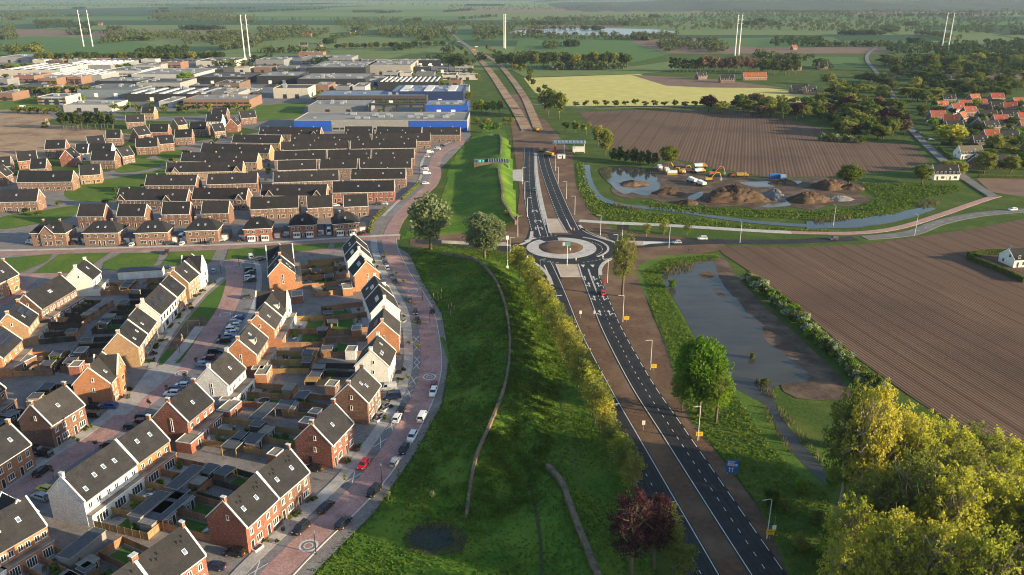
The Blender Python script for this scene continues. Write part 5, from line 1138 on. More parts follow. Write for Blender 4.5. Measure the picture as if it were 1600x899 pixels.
for x, b, t, w, k, l, lab in [(1044,260,227,33,'broad','l_mid','round green tree behind the yellow containers'),(1325,292,256,40,'broad','l_mid','round green tree by the big earth heap'),(1440,287,256,30,'broad','l_mid','green tree left of the white farmhouse'),(1478,276,250,26,'broad','l_olive','olive tree behind the white farmhouse'),(1497,276,252,24,'broad','l_olive','olive tree right of the white farmhouse'),
    (884,207,188,13,'lolly','l_olive','first olive tree above the pump house lane'),(899,208,188,15,'lolly','l_olive','second olive tree above the pump house lane'),(916,211,190,17,'lolly','l_olive','third olive tree above the pump house lane'),(934,228,194,22,'broad','l_olive','olive tree at the field corner above pump house'),(946,244,200,26,'broad','l_olive','larger olive tree at the field corner beside the basin'),
    (857,182,134,32,'broad','l_olive','tall olive tree at the pale field corner, left'),(873,186,141,28,'broad','l_olive','tall olive tree at the pale field corner, right'),(848,172,142,18,'broad','l_silver','silvery tree behind the pale field corner pair'),(291,133,112,28,'broad','l_bright','round bright tree among the warehouses'),(716,112,82,34,'broad','l_dark','dark round tree at the estate end'),
    (1483,226,192,42,'broad','l_yellow','large yellow green willow in the village'),(1403,197,152,14,'poplar','l_mid','tall columnar tree beside the country lane'),(1553,240,208,28,'broad','l_olive','olive tree above the hedge in the village'),(1537,272,236,30,'broad','l_olive','olive tree before the brown farmhouse'),(1578,272,242,26,'broad','l_olive','olive tree right of the brown farmhouse')]:
    tree(x, b, t, w, k, l, lab)
for i, (x, b) in enumerate([(958,250),(968,252),(979,253),(990,255),(1001,256),(1012,257),(1022,258)]): tree(x, b, b-20-4*(i % 2), 15, 'bush', 'l_dark' if i % 2 else 'l_mid', f"dense shrub behind the basin, {ORD[i]} from the left", 'shrubs behind the basin', 'shrub')
# blossoming hedge beside the pond
gH = 'blossoming hedge shrubs'
hl = catmull(pts([(1168,438),(1200,462),(1240,497),(1285,538),(1330,580),(1372,612)]), 1.5); S_ = arclen(hl); n = 58
for i in range(n):
    p, d = along(hl, S_[-1]*i/(n-1), S_); q = p + Vector((rnd.uniform(-1.3, 1.3), rnd.uniform(-1.3, 1.3), 0))
    tree(0, 0, 0, 0, 'bush', ('l_blossom', 'l_mid', 'l_blossom', 'l_bright', 'l_mid')[i % 5], f"hedge shrub along the near ploughed field, {ordn(i) if i < 50 else 'nearest end ' + ORD[i-50]} from the far end", gH, 'shrub', pos=q, H=rnd.uniform(2.8, 4.6), D=rnd.uniform(4.0, 6.0))
# grove at bottom right
gG = 'grove of tall trees at bottom right'
for i, (x, b, t, w) in enumerate([(1308,818,590,96),(1336,842,592,100),(1312,925,770,90),(1300,990,830,90),(1345,900,730,95),(1385,835,628,100),(1425,800,640,90),(1462,815,655,95),(1500,800,660,95),(1540,800,672,95),(1580,805,690,95),(1625,830,700,100),(1402,905,700,110),(1455,930,722,115),(1512,920,735,115),(1565,925,745,115),(1620,950,760,120),(1372,985,790,120),(1440,1010,805,120),(1510,1030,820,125),(1580,1040,830,130),(1330,1000,850,80),(1420,850,660,90),(1350,880,720,80),(1480,870,690,95),(1545,860,700,95)]):
    nm = ['with bare trunk at the grove edge, left', 'with bare trunk at the grove edge, right'][i] if i < 2 else f"in the bottom right grove, {ordn(i-2)} counting from the left pair"
    tree(x, b, t, w, 'sparse', 'l_yellow' if i % 4 else 'l_olive', f"tall yellow green tree {nm}", gG, bark='barkpale')
for i, (x, b) in enumerate([(1660,900),(1700,960),(1650,1010),(1720,1050),(1620,1080),(1780,1000),(1540,1110),(1460,1100)]): tree(x, b, 0, 0, 'sparse', 'l_yellow', f"tall yellow green tree where the grove runs on past the lower right edge, {ORD[i]}", gG, bark='barkpale', H=21, D=12)
for i, (x, b, h, w) in enumerate([(1205,790,28,30),(1250,770,22,26),(1250,860,24,34),(1222,800,20,22),(1290,870,26,36),(1275,815,20,28),(1318,700,24,30),(1300,760,30,34),(1175,560,10,12),(1195,603,12,16),(1050,450,14,16),(1040,428,10,12)]): tree(x, b, b-h, w, 'bush', ('l_mid', 'l_bright', 'l_olive')[i % 3], f"loose shrub on the pond bank, {ORD[i]} of a dozen", 'shrubs on the pond bank', 'shrub')
# rows and groves farther off
def row(xs, yb, hpx, w, kind, leaf, lab, group, jit=0, **k):
    for i, x in enumerate(xs):
        y = yb(x) if callable(yb) else yb
        tree(x + rnd.uniform(-jit, jit), y + rnd.uniform(-jit, jit)*.2, y - hpx*rnd.uniform(.85, 1.12), w*rnd.uniform(.9, 1.1), kind, leaf if isinstance(leaf, str) else leaf[i % len(leaf)], lab % ordn(i), group, **k)
row([900+15.4*i for i in range(19)], 168, 12, 11, 'lolly', 'l_mid', '%s roadside tree from the left below the pale field', 'roadside trees below the pale field')
row([1170+9.5*i for i in range(20)], lambda x: 164.5-(x-1170)*.02, 12, 11, 'lolly', 'l_mid', '%s tree from the left along the lane past the farm', 'trees along the farm lane', jit=1)
row([782+9.3*i for i in range(22)], lambda x: 107-abs(x-880)*.01, 26, 17, 'broad', ('l_mid', 'l_olive', 'l_dark'), '%s tree from the left in the grove beyond the pale field', 'grove beyond the pale field', jit=2)
row([1048+6.5*i for i in range(8)], 113, 28, 8, 'poplar', 'l_dark', '%s poplar from the left in the dark clump', 'dark poplar clump')
row([1098+10*i for i in range(10)], 113, 26, 18, 'broad', 'l_brown', '%s brownish tree from the left behind the farm', 'brownish trees behind the farm', jit=2)
row([1190+9*i for i in range(7)], 117, 26, 17, 'broad', ('l_dark', 'l_mid'), '%s dark tree from the left right of the brownish trees', 'dark trees beside the brownish ones', jit=2)
row([97+4.6*i for i in range(19)], lambda x: 203, 28, 11, 'pine', 'l_dark', '%s pine from the left in the clump by the sand lot', 'pine clump', jit=2)
row([3,21,39,57,75,93,110,125,139], 150, 18, 14, 'lolly', 'l_mid', '%s street tree from the left before the brick offices', 'street trees before the offices', jit=1)
row([180,196,212,240,259,279,289,308,326,352,371,390], 178, 16, 13, 'lolly', ('l_olive', 'l_mid'), '%s roadside tree from the left before the orange brick hall', 'trees before the orange brick hall', jit=2)
row([30,44,58,72,86,28,50,70], lambda x: 178, 12, 14, 'broad', 'l_olive', '%s olive tree beside the sand lot gate', 'olive trees by the sand lot', jit=4)
row([524,544,565,585,605,625,645], 167, 9, 9, 'lolly', 'l_mid', '%s small tree from the left before the long brown office', 'trees before the brown office')
row([594,614,655], 180, 10, 9, 'lolly', 'l_olive', '%s small tree from the left inside the portico', 'trees in the portico')
row([684,692,700,708,716,724,732], lambda x: 138+(x-684)*.45, 17, 12, 'poplar', 'l_olive', '%s slim tree down the estate ditch', 'slim trees by the ditch')
row([744,752,760,770,780], lambda x: 178, 24, 13, 'broad', ('l_mid', 'l_bright'), '%s green tree from the left by the works road', 'green trees by the works road', jit=1)
row([757,768,766,779], lambda x: 208, 16, 12, 'lolly', 'l_bright', '%s bright tree behind the embankment', 'bright trees behind the embankment', jit=2)
row([745,760,790,797], lambda x: 195, 12, 14, 'broad', 'l_olive', '%s olive bush tree beside the dirt road', 'olive bush trees by the dirt road', jit=2)
row([65+9*i for i in range(32)], lambda x: 99-x*.010, 16, 15, 'broad', ('l_mid', 'l_dark', 'l_olive'), '%s tree from the left in the belt behind the estate', 'tree belt behind the estate', jit=3)
row([20,30,58], 88, 18, 22, 'broad', 'l_olive', '%s broad olive tree in the meadow behind the estate', 'olive trees in the meadow')
row([530+10*i for i in range(17)], lambda x: 78-(x-530)*.02, 11, 11, 'broad', ('l_dark', 'l_mid'), '%s dark tree from the left along the far meadow', 'dark trees along the far meadow', jit=2)
row([800,812,824,836,848,860], lambda x: 108-(x-800)*.02, 10, 11, 'broad', 'l_dark', '%s dark bush tree from the left before the far grove', 'dark bush trees', jit=2) if False else None
def inpoly(n, poly, seed):
    g = random.Random(seed); xs = [p[0] for p in poly]; ys_ = [p[1] for p in poly]; out = []
    while len(out) < n:
        x, y = g.uniform(min(xs), max(xs)), g.uniform(min(ys_), max(ys_)); c = False; j = len(poly)-1
        for i in range(len(poly)):
            if (poly[i][1] > y) != (poly[j][1] > y) and x < (poly[j][0]-poly[i][0])*(y-poly[i][1])/(poly[j][1]-poly[i][1])+poly[i][0]: c = not c
            j = i
        if c: out.append((x, y))
    return sorted(out)
for i, (x, y) in enumerate(inpoly(92, [(1080,176),(1160,168),(1240,170),(1290,166),(1400,176),(1420,218),(1330,218),(1280,200),(1230,190),(1165,180)], 3)):
    tree(x, y, y-rnd.uniform(17, 29), rnd.uniform(19, 30), 'broad', rnd.choice(('l_mid', 'l_dark', 'l_olive', 'l_mid', 'l_olive', 'l_silver', 'l_brown') if i % 9 else ('l_purple',)), f"{ordn(i) if i < 50 else ('inner right ' if i < 70 else 'far right ' if i < 90 else 'outermost right ') + ORD[(i-50) % 20]} tree from the left in the belt above the middle ploughed field", 'tree belt above the ploughed field', name='broadleaf_tree')
for i, (x, y) in enumerate(inpoly(88, [(1430,168),(1600,160),(1620,270),(1540,268),(1500,240),(1440,200)], 4)):
    tree(x, y, y-rnd.uniform(10, 18), rnd.uniform(12, 21), 'broad', rnd.choice(('l_mid', 'l_dark', 'l_olive', 'l_bright', 'l_mid')), f"{ordn(i) if i < 50 else ('right hand ' if i < 70 else 'far right ') + ORD[(i-50) % 20]} garden tree from the left in the village", 'garden trees in the village')
for i, (x, y) in enumerate(inpoly(88, [(1375,100),(1600,92),(1620,160),(1560,155),(1430,165),(1390,135)], 5)):
    tree(x, y, y-rnd.uniform(15, 25), rnd.uniform(16, 26), 'broad' if i % 6 else 'poplar', rnd.choice(('l_mid', 'l_dark', 'l_olive', 'l_mid')), f"{ordn(i) if i < 50 else ('right hand ' if i < 70 else 'far right ') + ORD[(i-50) % 20]} tree from the left in the wood behind the village", 'wood behind the village', name='woodland_tree')
for i, (x, y) in enumerate(inpoly(26, [(1290,130),(1400,118),(1400,158),(1300,158)], 6)):
    tree(x, y, y-rnd.uniform(13, 22), rnd.uniform(16, 24), 'broad', rnd.choice(('l_mid', 'l_dark', 'l_olive')), f"{ordn(i)} tree from the left beside the lane bend", 'trees beside the lane bend', name='woodland_tree')
row([1285,1297,1309,1321,1333,1345], lambda x: 220+(x-1285)*.06, 14, 16, 'bush', ('l_silver', 'l_mid'), '%s silvery shrub from the left below the tree belt', 'silvery shrubs', cat='shrub')
for i, (x, y) in enumerate(inpoly(24, [(10,335),(120,318),(230,280),(300,235),(420,195),(440,190),(420,205),(300,255),(240,300),(130,330),(20,350)], 8)): tree(x, y, y-rnd.uniform(6, 12), rnd.uniform(6, 11), 'lolly', rnd.choice(('l_mid', 'l_bright', 'l_olive')), f"{ordn(i)} small tree from the left around the village greens", 'small trees on the village greens')
for i, (x, y) in enumerate(inpoly(26, [(392,345),(400,345),(425,262),(455,225),(440,222),(410,250)], 9)): tree(x, y, y-rnd.uniform(4, 8), rnd.uniform(5, 8), 'bush', rnd.choice(('l_mid', 'l_olive', 'l_brown')), f"{ordn(i)} courtyard shrub from the left between the terraces", 'courtyard shrubs between the terraces', 'shrub')
for i, (x, y) in enumerate(inpoly(48, [(5,122),(250,112),(480,105),(640,112),(720,150),(700,172),(500,172),(380,182),(10,160)], 12)): tree(x, y, y-rnd.uniform(6, 12), rnd.uniform(6, 11), 'lolly', rnd.choice(('l_mid', 'l_olive', 'l_bright')), f"{ordn(i)} small tree from the left between the industrial sheds", 'trees between the industrial sheds', name='estate_tree')
for sd_, ln in ((-1, FR1), (1, FR2)):
    SF = arclen(ln)
    for i in range(20):
        p_, d_ = along(ln, SF[-1]*(.2+.78*i/20), SF); q_ = p_ + Vector((d_.y, -d_.x, 0))*(sd_*rnd.uniform(16, 30)); tree(0, 0, 0, 0, 'broad', rnd.choice(('l_mid', 'l_olive', 'l_dark')), f"{ORD[i]} tree counting away along the {'left' if sd_ < 0 else 'right'} side of the far road", 'trees along the far road', pos=q_, H=rnd.uniform(7, 12), D=rnd.uniform(6, 10), name='verge_tree')
row([5+11*i for i in range(22)], lambda x: 110, 11, 12, 'broad', ('l_mid', 'l_olive', 'l_bright'), '%s leafy tree from the left along the rear estate street', 'trees along the rear estate street', jit=3, name='estate_tree')
# saplings along the streets
for i, (x, b) in enumerate([(454,822),(539,758),(604,664),(638,600),(654,550),(656,514),(649,484),(631,447),(620,434),(601,404)]): tree(x, b, b-20+i, 9-.3*i, 'sapling', 'l_olive', f"{ORD[i]} street sapling up the curving street", 'saplings on the curving street')
for i, (x, b) in enumerate([(84,748),(150,704),(235,640),(261,617),(290,595),(308,572),(344,535)]): tree(x, b, b-20+i, 8, 'sapling', 'l_brown', f"{ORD[i]} bare street sapling up the middle street", 'saplings on the middle street')
for i, (x, b, h, w) in enumerate([(607,783,16,14),(675,783,18,14)]): tree(x, b, b-h, w, 'sapling', 'l_silver', f"thin pale sapling on the grass, {('left', 'right')[i]} of two", 'saplings on the grass')
# hedges, clipped
def hedge(px, w, h, label, leaf='l_mid', name='hedge'):
    L_ = catmull(pts(px), 1.5); g = np.random.default_rng(len(px)*17 + int(px[0][0])); S2 = arclen(L_); n = int(S2[-1]*w*14) + 40; T = []
    for _ in range(n):
        p, d = along(L_, g.uniform(0, S2[-1]), S2); q = Vector((d.y, -d.x, 0))*g.uniform(-w/2, w/2); T.append((p.x+q.x, p.y+q.y, g.uniform(.1, h)))
    V, Q = leaf_verts(np.array(T), .34, g); e = empty(name, L_[0], 0, label, 'hedge'); V = V - np.array([L_[0].x, L_[0].y, 0])
    link('foliage', np_mesh('foliage', V, Q, [MT[leaf]]), e); b = MB()
    A, B = offset(L_, -w*.36), offset(L_, w*.36)
    for i in range(0, len(L_)-1): b.hexa([(A[i].x, A[i].y, 0), (B[i].x, B[i].y, 0), (B[i+1].x, B[i+1].y, 0), (A[i+1].x, A[i+1].y, 0), (A[i].x, A[i].y, h*.86), (B[i].x, B[i].y, h*.86), (B[i+1].x, B[i+1].y, h*.86), (A[i+1].x, A[i+1].y, h*.86)])
    bo = b.build('hedge_core', MT['l_dark'], e, loc=(-L_[0].x, -L_[0].y, 0)); return e
hedge([(577,365),(584,346),(602,328)], 1.2, 1.8, 'pale clipped hedge beside the corner parking bays', 'l_yellow'); hedge([(628,313),(652,292),(655,286)], 1.2, 1.8, 'pale clipped hedge beside the end terrace', 'l_yellow')
hedge([(1512,405),(1560,424),(1600,442)], 2.0, 2.4, 'dark clipped hedge before the white bungalow', 'l_mid'); hedge([(1512,402),(1545,398),(1600,398)], 2.0, 2.4, 'dark clipped hedge behind the white bungalow', 'l_mid')
hedge([(1466,232),(1488,250)], 1.6, 1.6, 'low clipped hedge left of the thatched house lawn', 'l_mid'); hedge([(1528,278),(1600,279)], 1.8, 1.8, 'low clipped hedge before the brown farmhouse', 'l_olive')
hedge([(1470,226),(1530,230),(1600,236)], 1.8, 2.2, 'reddish clipped hedge behind the village lawn', 'l_purple'); hedge([(1528,213),(1560,213)], 2, 2.2, 'square clipped hedge in the village', 'l_mid')

# ================================================================ cars
def car_meshes(kind):
    def mk():
        P = {'hatch': dict(L=4.1, W=1.76, H=1.46, bon=.95, hood=1.05, ws=.62, rr=.25, boot=0.0), 'estate': dict(L=4.6, W=1.82, H=1.47, bon=.95, hood=1.15, ws=.7, rr=.45, boot=0.0), 'suv': dict(L=4.45, W=1.85, H=1.68, bon=1.08, hood=1.05, ws=.62, rr=.3, boot=0.0), 'sedan': dict(L=4.5, W=1.8, H=1.44, bon=.93, hood=1.15, ws=.7, rr=.6, boot=.55), 'van': dict(L=4.9, W=1.9, H=2.0, bon=1.15, hood=.75, ws=.55, rr=.12, boot=0.0)}[kind]
        L, W, H, bon = P['L'], P['W'], P['H'], P['bon']; h = W/2; gc = .22
        # lower body: stations along x (front +x): x, z_top, half width
        st = [(-L/2, bon*.72, h*.86), (-L/2+.12, bon*.95, h*.95), (-L/2+.7, bon, h), (0, bon, h), (L/2-P['hood'], bon, h), (L/2-.35, bon*.86, h*.95), (L/2-.06, bon*.70, h*.84), (L/2, bon*.52, h*.78)]
        V = []; F = []
        for x, z, w in st: V += [(x, -w*.93, gc), (x, -w, gc+.25), (x, -w*.96, z-.06), (x, -w*.86, z), (x, w*.86, z), (x, w*.96, z-.06), (x, w, gc+.25), (x, w*.93, gc)]
        n = len(st)
        for i in range(n-1):
            for k in range(8): k2 = (k+1) % 8; F.append((8*i+k, 8*i+8+k, 8*i+8+k2, 8*i+k2))
        F += [tuple(range(8))[::-1][::-1], tuple(range(8*(n-1), 8*n))[::-1]]
        b = MB(); b.v = V; b.f = F; b.m = [0]*len(F)
        # roof panel and pillars
        x0, x1 = -L/2+.08+P['boot'], L/2-P['hood']; rx0, rx1 = x0+P['rr'], x1-P['ws']; rw = h*.76
        b.hexa([(rx0, -rw, H-.07), (rx1, -rw, H-.07), (rx1, rw, H-.07), (rx0, rw, H-.07), (rx0+.1, -rw*.93, H), (rx1-.12, -rw*.93, H), (rx1-.12, rw*.93, H), (rx0+.1, rw*.93, H)])
        for s in (-1, 1):
            for (xa, xb) in ((x0+.02, rx0+.05), (x1-.03, rx1-.04), (0-.1, 0-.06)):
                b.hexa([(xa-.07, s*h*.9-.03, bon-.02), (xa+.07, s*h*.9-.03, bon-.02), (xa+.07, s*h*.9+.03, bon-.02), (xa-.07, s*h*.9+.03, bon-.02), (xb-.06, s*rw-.02, H-.05), (xb+.06, s*rw-.02, H-.05), (xb+.06, s*rw+.03, H-.05), (xb-.06, s*rw+.03, H-.05)])
            if kind == 'van': b.hexa([(x0, s*h*.905-.03, bon-.02), (.3, s*h*.905-.03, bon-.02), (.3, s*h*.905+.03, bon-.02), (x0, s*h*.905+.03, bon-.02), (rx0, s*rw-.01, H-.05), (.3, s*rw-.01, H-.05), (.3, s*rw+.04, H-.05), (rx0, s*rw+.04, H-.05)])
            b.box(x1-.35, x1-.15, s*h*.97-.1 if s < 0 else s*h*.97-.05, s*h*.97+.05 if s < 0 else s*h*.97+.1, bon, bon+.14)
        body = b.mesh('body', [MT['car_black']])
        g = MB(); g.hexa([(x0, -h*.88, bon-.01), (x1, -h*.88, bon-.01), (x1, h*.88, bon-.01), (x0, h*.88, bon-.01), (rx0+.03, -rw*.985, H-.065), (rx1-.03, -rw*.985, H-.065), (rx1-.03, rw*.985, H-.065), (rx0+.03, rw*.985, H-.065)])
        glass = g.mesh('window_glass', [MT['carglass']])
        wl = MB(); wl.cyl((0, -.11, 0), .32, .22, 12, 'y', 0); wl.cyl((0, -.125, 0), .19, .25, 8, 'y', 1); wheel = wl.mesh('wheel', [MT['tyre'], MT['metal']])
        hl = MB().box(-.12, .06, -.17, .17, -.08, .08).mesh('headlight', [MT['lamp_w']]); tl = MB().box(-.05, .06, -.15, .15, -.12, .12).mesh('taillight', [MT['lamp_r']]); pl = MB().box(-.02, .02, -.26, .26, -.06, .06).mesh('number_plate', [MT['plate']])
        return body, glass, wheel, hl, tl, pl, P
    return cached(('car', kind), mk)
gC = 'parked cars'
def car(px, py, col, kind, label, heading, group=gC, pos=None, cat='car', detail=True, flip=False):
    p = pos or at(px, py); p = Vector((p.x, p.y, .05)); body, glass, wheel, hl, tl, pl, P = car_meshes(kind)
    rz = heading + (PI if flip else 0) + rnd.uniform(-.04, .04)
    e = empty('parked_car' if group == gC else 'car', p, rz, label, cat, group)
    link('body', body, e, mat=MT['car_' + col]); link('window_glass', glass, e)
    L, W, bon = P['L'], P['W'], P['bon']
    if detail:
        for sx in (-1, 1):
            for sy in (-1, 1): link('wheel', wheel, e, (sx*L*.31, sy*(W/2-.1), .32))
        for sy in (-1, 1): link('headlight', hl, e, (L/2-.1, sy*W*.31, bon*.66)); link('taillight', tl, e, (-L/2+.02, sy*W*.37, bon*.78))
        link('number_plate', pl, e, (-L/2-.015, 0, .5))
    else:
        for sx in (-1, 1):
            for sy in (-1, 1): link('wheel', wheel, e, (sx*L*.31, sy*(W/2-.1), .32))
    return e
def head(street, px, py, perp=False):
    i, d, _ = nearest(STREET[street], at(px, py)); a = math.atan2(d.y, d.x); return a + (PI/2 if perp else 0)
for x, y, c, k, lab in [(471,829,'black','suv','black van like car in the bay nearest the bottom'),(510,795,'black','estate','black estate half on the pavement by the brown house'),(537,820,'black','estate','black estate on the grass side, closest to camera'),(584,771,'black','suv','black car on grass side above the closest estate'),(568,729,'red','hatch','bright red hatchback in the bay'),(617,725,'pale grey','hatch','grey hatchback on grass side'),(631,705,'black','estate','black estate on grass side behind grey hatchback'),(644,686,'white','suv','white car on grass side, alone below the bend'),
    (660,655,'white','van','white van like car on the grass side at the bend'),(621,656,'white','suv','white car in the bay before the planters'),(628,642,'black','hatch','black hatchback in the bay behind white one'),(677,616,'white','suv','white car on grass side next to dark red one'),(678,603,'dark red','hatch','dark red hatchback on the grass side'),(652,502,'black','sedan','black sedan in the bay below the far ring'),(675,487,'black','estate','black estate alone on the grass side at the far bend'),(649,490,'black','hatch','black hatchback in the bay, far bend'),(639,470,'dark grey','sedan','dark grey sedan in the bay with a yellow sign'),(617,441,'black','hatch','black hatchback in the far bays, nearer'),(612,434,'dark grey','suv','dark grey car in the far bays, farther'),(605,420,'white','estate','white estate in the bays near the corner'),(602,412,'black','hatch','black hatchback beside sapling near the corner'),(599,405,'dark grey','hatch','dark grey car closest to the street corner')]:
    off_ = head('east', x, y); car(x, y, c, k, lab + ', curving street', off_, flip=rnd.random() < .5)
for x, y, c, k, lab in [(613,623,'navy blue','van','navy blue van like car on the drive by the planters'),(607,609,'silver','van','silver van like car on the drive of the white house'),(367,867,'black','hatch','black hatchback beside the plain red gable'),(335,889,'navy blue','sedan','dark blue car behind the bottom left house'),(490,735,'black','hatch','black hatchback on the grey drive between two houses')]:
    car(x, y, c, k, lab, head('east', x, y, True) + .25)
MIDC = [(391,424,'black','suv'),(391,428.5,'dark grey','hatch'),(390,435.5,'white','hatch'),(391,440,'dark grey','estate'),(387,466,'dark grey','hatch'),(372,499,'blue','hatch'),(368,505.5,'silver','hatch'),(366,511,'white','hatch'),(363,518,'white','suv'),(361,523,'white','hatch'),(360,528,'light blue','hatch'),(350,535.5,'black','suv'),(337,552,'black','suv'),(327,562,'dark red','hatch'),(319,572,'light blue','hatch'),(284,605,'white','hatch'),(276,611,'navy blue','hatch'),(269,618,'white','suv'),(226,655,'black','suv'),(216,662.5,'dark red','hatch'),(207,670,'black','hatch'),(170,698,'black','hatch')]
for i, (x, y, c, k) in enumerate(MIDC): car(x, y, c, k, f"{c} car nose in, {ordn(i)} from the far end of the middle street bays", head('mid', x, y, True) + .12, flip=i % 2 == 0)
for x, y, c, k, lab, pp in [(67,739,'black','estate','black estate parked along the pavement of the middle street',False),(64,779,'pale grey','estate','pale grey estate between the bottom left houses',True),(71,767,'yellow','hatch','yellow green hatchback behind the pale grey estate',True),(69,712,'black','suv','black car on the drive at left, nearer of two',True),(54,704,'black','hatch','black car on the drive at left, farther of two',True),(171,637,'blue','estate','blue estate beside the bright orange house',True),(147,638,'black','hatch','black hatchback left of the blue estate',True),(145,651,'black','hatch','dark car on the drive below the blue estate',True),(392,404,'white','van','white delivery van by the cross street ring',True),(408,407,'dark grey','suv','dark grey car right of the white delivery van',False),(334,425,'light blue','hatch','light blue car beside the white end house',True),(261,396,'black','suv','black car on the grass between cross streets',True),(260,421,'navy blue','suv','dark blue car by the white garage',False)]:
    car(x, y, c, k, lab, head('mid' if x < 200 else 'second', x, y, False if x >= 200 and not pp else pp))
for i, (x, y, c, k) in enumerate([(49,380,'white','hatch'),(116,381,'black','suv'),(126,380,'dark grey','hatch'),(184,382,'dark red','hatch'),(194,380,'dark grey','hatch'),(207,384,'white','hatch'),(266,382,'dark grey','suv'),(285,382.5,'white','hatch'),(327,381,'dark grey','hatch'),(345,377,'silver','hatch'),(374,376,'navy blue','hatch'),(432,369,'pale grey','hatch'),(446,369,'silver','hatch'),(500,367,'pale grey','suv'),(569,366,'dark red','suv')]): car(x, y, c, k, f"{c} car, {ordn(i)} from the left before the hipped pairs", R(95 if i % 3 else 10))
for x, y, lab in ((285,375,'white motorhome between two hipped pairs'),(514.5,365.5,'white touring caravan beside the right hipped pair')): car(x, y, 'white', 'van', lab, R(100), cat='motorhome' if x < 300 else 'caravan').scale = (1.2, 1.15, 1.5)
for i, (x, y, c, k) in enumerate([(666,246,'white','hatch'),(672,239,'white','van'),(683,234,'white','van'),(692,229,'black','hatch'),(663,262,'dark grey','hatch'),(664,266.5,'white','van'),(667,272.5,'white','van'),(665,288,'white','hatch'),(525.5,322.5,'white','hatch'),(532,322,'black','hatch'),(600,320,'white','hatch'),(592,320.5,'dark grey','hatch')]): car(x, y, c, k, f"{c} {'van' if k == 'van' else 'car'} beside the terraces, {ordn(i)} counting from the long hall side", R(rnd.choice((5, 15, 170))))
gD = 'cars on the roads'
for x, y, c, k, lab, ln in [(942,459,'red','hatch','red car driving up to the roundabout',RC),(1057,380.5,'silver','hatch','silver car leaving the roundabout on the east road',EAST),(1097,374.5,'white','suv','white car further along the east road',EAST),(1302,374.5,'dark grey','hatch','dark car on the old part of the east road',EAST),(1582,329,'white','estate','white car at the lane junction, right edge',EAST),(835,299,'black','hatch','black car on the bus lane north of the roundabout',NL)]:
    i, d, _ = nearest(ln, at(x, y)); car(x, y, c, k, lab, math.atan2(d.y, d.x), gD, flip=True)
for i, (x, y, c) in enumerate([(1434,208,'dark grey'),(1444,219,'black'),(1455,219.5,'white'),(1451,191,'white'),(1455,197,'light blue'),(1414,180,'silver')]): car(x, y, c, 'hatch', f"{c} car, {ORD[i]} by the village lane verge", R(5 if i != 5 else 60), detail=False)
for i, (x, y, c, k) in enumerate(sorted([(700,62,'white','van'),(716,66,'silver','hatch'),(744,74,'white','hatch'),(520,147,'white','van'),(512,148,'yellow','van'),(522,143,'yellow','van'),(585,148,'white','van'),(597,147,'pale grey','van'),(705,163,'white','van'),(690,103,'white','van'),(672,104,'white','van'),(655,104.5,'white','van'),(430,116,'pale grey','van'),(404,146,'white','van'),(300,168,'white','van'),(37,170,'white','van')])): car(x, y, c, k, f"{c} vehicle, {ORD[i]} from the left around the estate yards and far road", R(20+i*37), detail=False, pos=None).scale = (1.4, 1.3, 1.5)

# ================================================================ street lamps, signs, poles
def lamp_mesh(h, arm):
    def mk():
        a = MB(); a.tube([(0, 0, -.2), (0, 0, h*.5), (0, 0, h)], [.13, .10, .07], 8); base = a.mesh('pole', [MT['polewhite']])
        b = MB(); b.tube([(0, 0, h-.03), (.15, 0, h+.12), (arm, 0, h+.2)], [.06, .055, .05], 6); am = b.mesh('arm', [MT['polewhite']])
        c = MB(); c.hexa([(arm-.1, -.14, h+.12), (arm+.75, -.1, h+.15), (arm+.75, .1, h+.15), (arm-.1, .14, h+.12), (arm-.1, -.12, h+.25), (arm+.7, -.08, h+.23), (arm+.7, .08, h+.23), (arm-.1, .12, h+.25)]); hd = c.mesh('lamp_head', [MT['metal']])
        return base, am, hd
    return cached(('lamp', h, arm), mk)
def lamp(px, py, deg, label, h=9.5, arm=1.4, group='lamp posts along the main road'):
    p = at(px, py); e = empty('street_lamp', p, R(deg), label, 'street lamp', group); b, a, hd = lamp_mesh(h, arm); dk = MT['black'] if h < 6 else None; link('pole', b, e, mat=dk); link('arm', a, e, mat=dk); link('lamp_head', hd, e); return e
for i, (x, y) in enumerate([(844,443),(868,504),(902,572),(952,686),(1036,849)]): lamp(x, y, 15, f"white lamp post left of the road, {ORD[i]} south of the roundabout")
for i, (x, y) in enumerate([(949,442),(973,503),(1016,578),(1090,688),(1198,842)]): lamp(x, y, 195, f"white lamp post right of the road, {ORD[i]} south of the roundabout")
for i, (x, y) in enumerate([(816,288),(820,312),(824,339),(809,370),(797,406)]): lamp(x, y, 10, f"white lamp post left of the road, {ORD[i]} counting towards the roundabout from north")
for i, (x, y) in enumerate([(868,267),(872,287),(885,311),(898,336),(938,368),(964,401)]): lamp(x, y, 190, f"white lamp post right of the road, {ORD[i]} counting towards the roundabout from north")
for i, (x, y) in enumerate([(1045,388),(1156,380),(1429,368),(1302,352)]): lamp(x, y, 100, f"white lamp post beside the east road, {ORD[i]} counting from the roundabout side")
for i, (x, y) in enumerate([(494,866),(597,757),(660,470),(672,505),(374,415),(346,428)]): lamp(x, y, 100, f"slim dark street lamp in the housing area, {ORD[i]} counting up from the bottom", 4.6, .4, 'slim lamps in the housing area')
e = empty('camera_mast', at(793,421), 0, 'tall white mast with box head left of the roundabout', 'mast'); MB().tube([(0,0,-.2),(0,0,13)], [.16,.12], 8).build('pole', MT['polewhite'], e); MB().box(-.6,.6,-.4,.4,12.6,14).build('camera_box', MT['white'], e); MB().box(-.5,.5,-.4,.4,0,1.4).build('cabinet', MT['white'], e)
